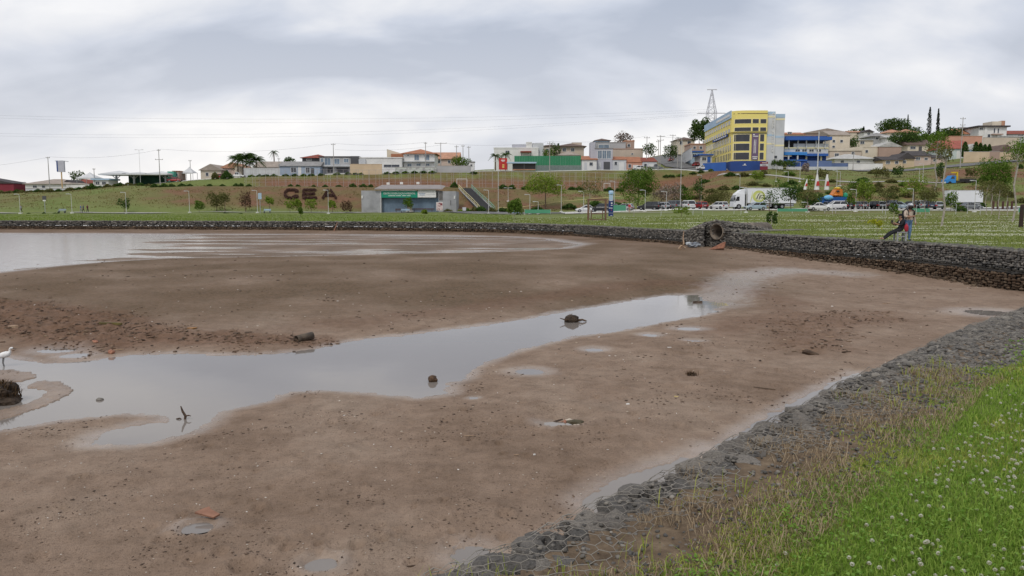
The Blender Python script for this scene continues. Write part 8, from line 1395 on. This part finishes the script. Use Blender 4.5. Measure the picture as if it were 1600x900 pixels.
h = Vector(J['head'][:3])
for sy in (-1, 1): lump_part('eye', t, (h.x - .083, sy * .03, h.z + .0), (.008, .011, .008), HAIR, 1, 1, 0); lump_part('ear', t, (h.x, sy * .09, h.z - .005), (.02, .011, .03), SKIN, 2, 1, 0)
lump_part('nose', t, (h.x - .095, 0, h.z - .022), (.018, .012, .02), SKIN, 3, 1, 0); lump_part('mouth', t, (h.x - .083, 0, h.z - .055), (.008, .022, .006), mat('lips', (.25, .09, .07)), 4, 1, 0); lump_part('shirt_print', t, (-.085, -.03, .90), (.012, .05, .04), WPAINT, 5, 1, .1)
t = thing('cap', 'dark flat cap on the seated person\'s head', 'cap', sp_, R(4)); shell('cap_crown', t, (h.x + .01, 0, h.z + .045), .108, .105, .09, BLK, .0, 1.0); MB().slab([(h.x - .20, -.07), (h.x - .07, -.095), (h.x - .07, .095), (h.x - .20, .07)], h.z + .045, h.z + .06).build('peak', BLK, t)
t = thing('phone', 'dark phone held up by the seated person', 'phone', sp_, R(4)); MB().box(-.435, -.420, -.075, .07, .88, 1.0).build('phone_body', BUMP, t); MB().box(-.419, -.4185, -.065, .06, .89, .99).build('screen', CGL, t)
t = thing('bag', 'red bag between the stool and the standing person', 'bag', sp_ + Vector((.22, -.14, .44))); lump_part('bag_body', t, (0, 0, .18), (.10, .09, .19), cloth('red_bag', (.45, .04, .06)), 6, 2, .12); MB().tube([(-.05, 0, .34), (0, 0, .43), (.05, 0, .34)], .012, 5).build('handle', cloth('red_bag', (.45, .04, .06)), t)
# walkers
def walker(label, px, Y, rz, top, legs, h=1.7, stride=.8, sk=SKIN):
    p = onland(px, Y, .17); J = standing(h, stride, stride * .8); t = person(label, p, rz, J, dict(skin=sk, top=top, legs=legs, shoe=WPAINT, hair=HAIR), sub=1); face(t, {'head': J['head']}, sk, .09); return t
GRYC = cloth('grey_shirt', (.30, .31, .35)); NAVC = cloth('navy_shirt', (.035, .05, .14)); BLUC = cloth('blue_shirt', (.10, .17, .36)); MARC = cloth('maroon_shirt', (.14, .035, .05)); REDC = cloth('red_shirt', (.52, .05, .07)); DKC = cloth('dark_trousers', (.035, .035, .045))
walker('lone walker in grey and dark trousers on the promenade', 32.5, 167, R(-80), GRYC, DKC); walker('walker in light blue, first of the promenade group', 126, 167, R(-75), BLUC, GRYC, 1.68, .6, SKINL); walker('walker in navy, middle of the promenade group', 130, 166.4, R(-70), NAVC, DKC, 1.74); walker('walker in maroon, last of the promenade group', 136.5, 167, R(75), MARC, DKC, 1.7, .5)
walker('person in red shirt standing before the parked cars', 983.5, 132, R(150), REDC, SKINL, 1.66, .2, SKINL)
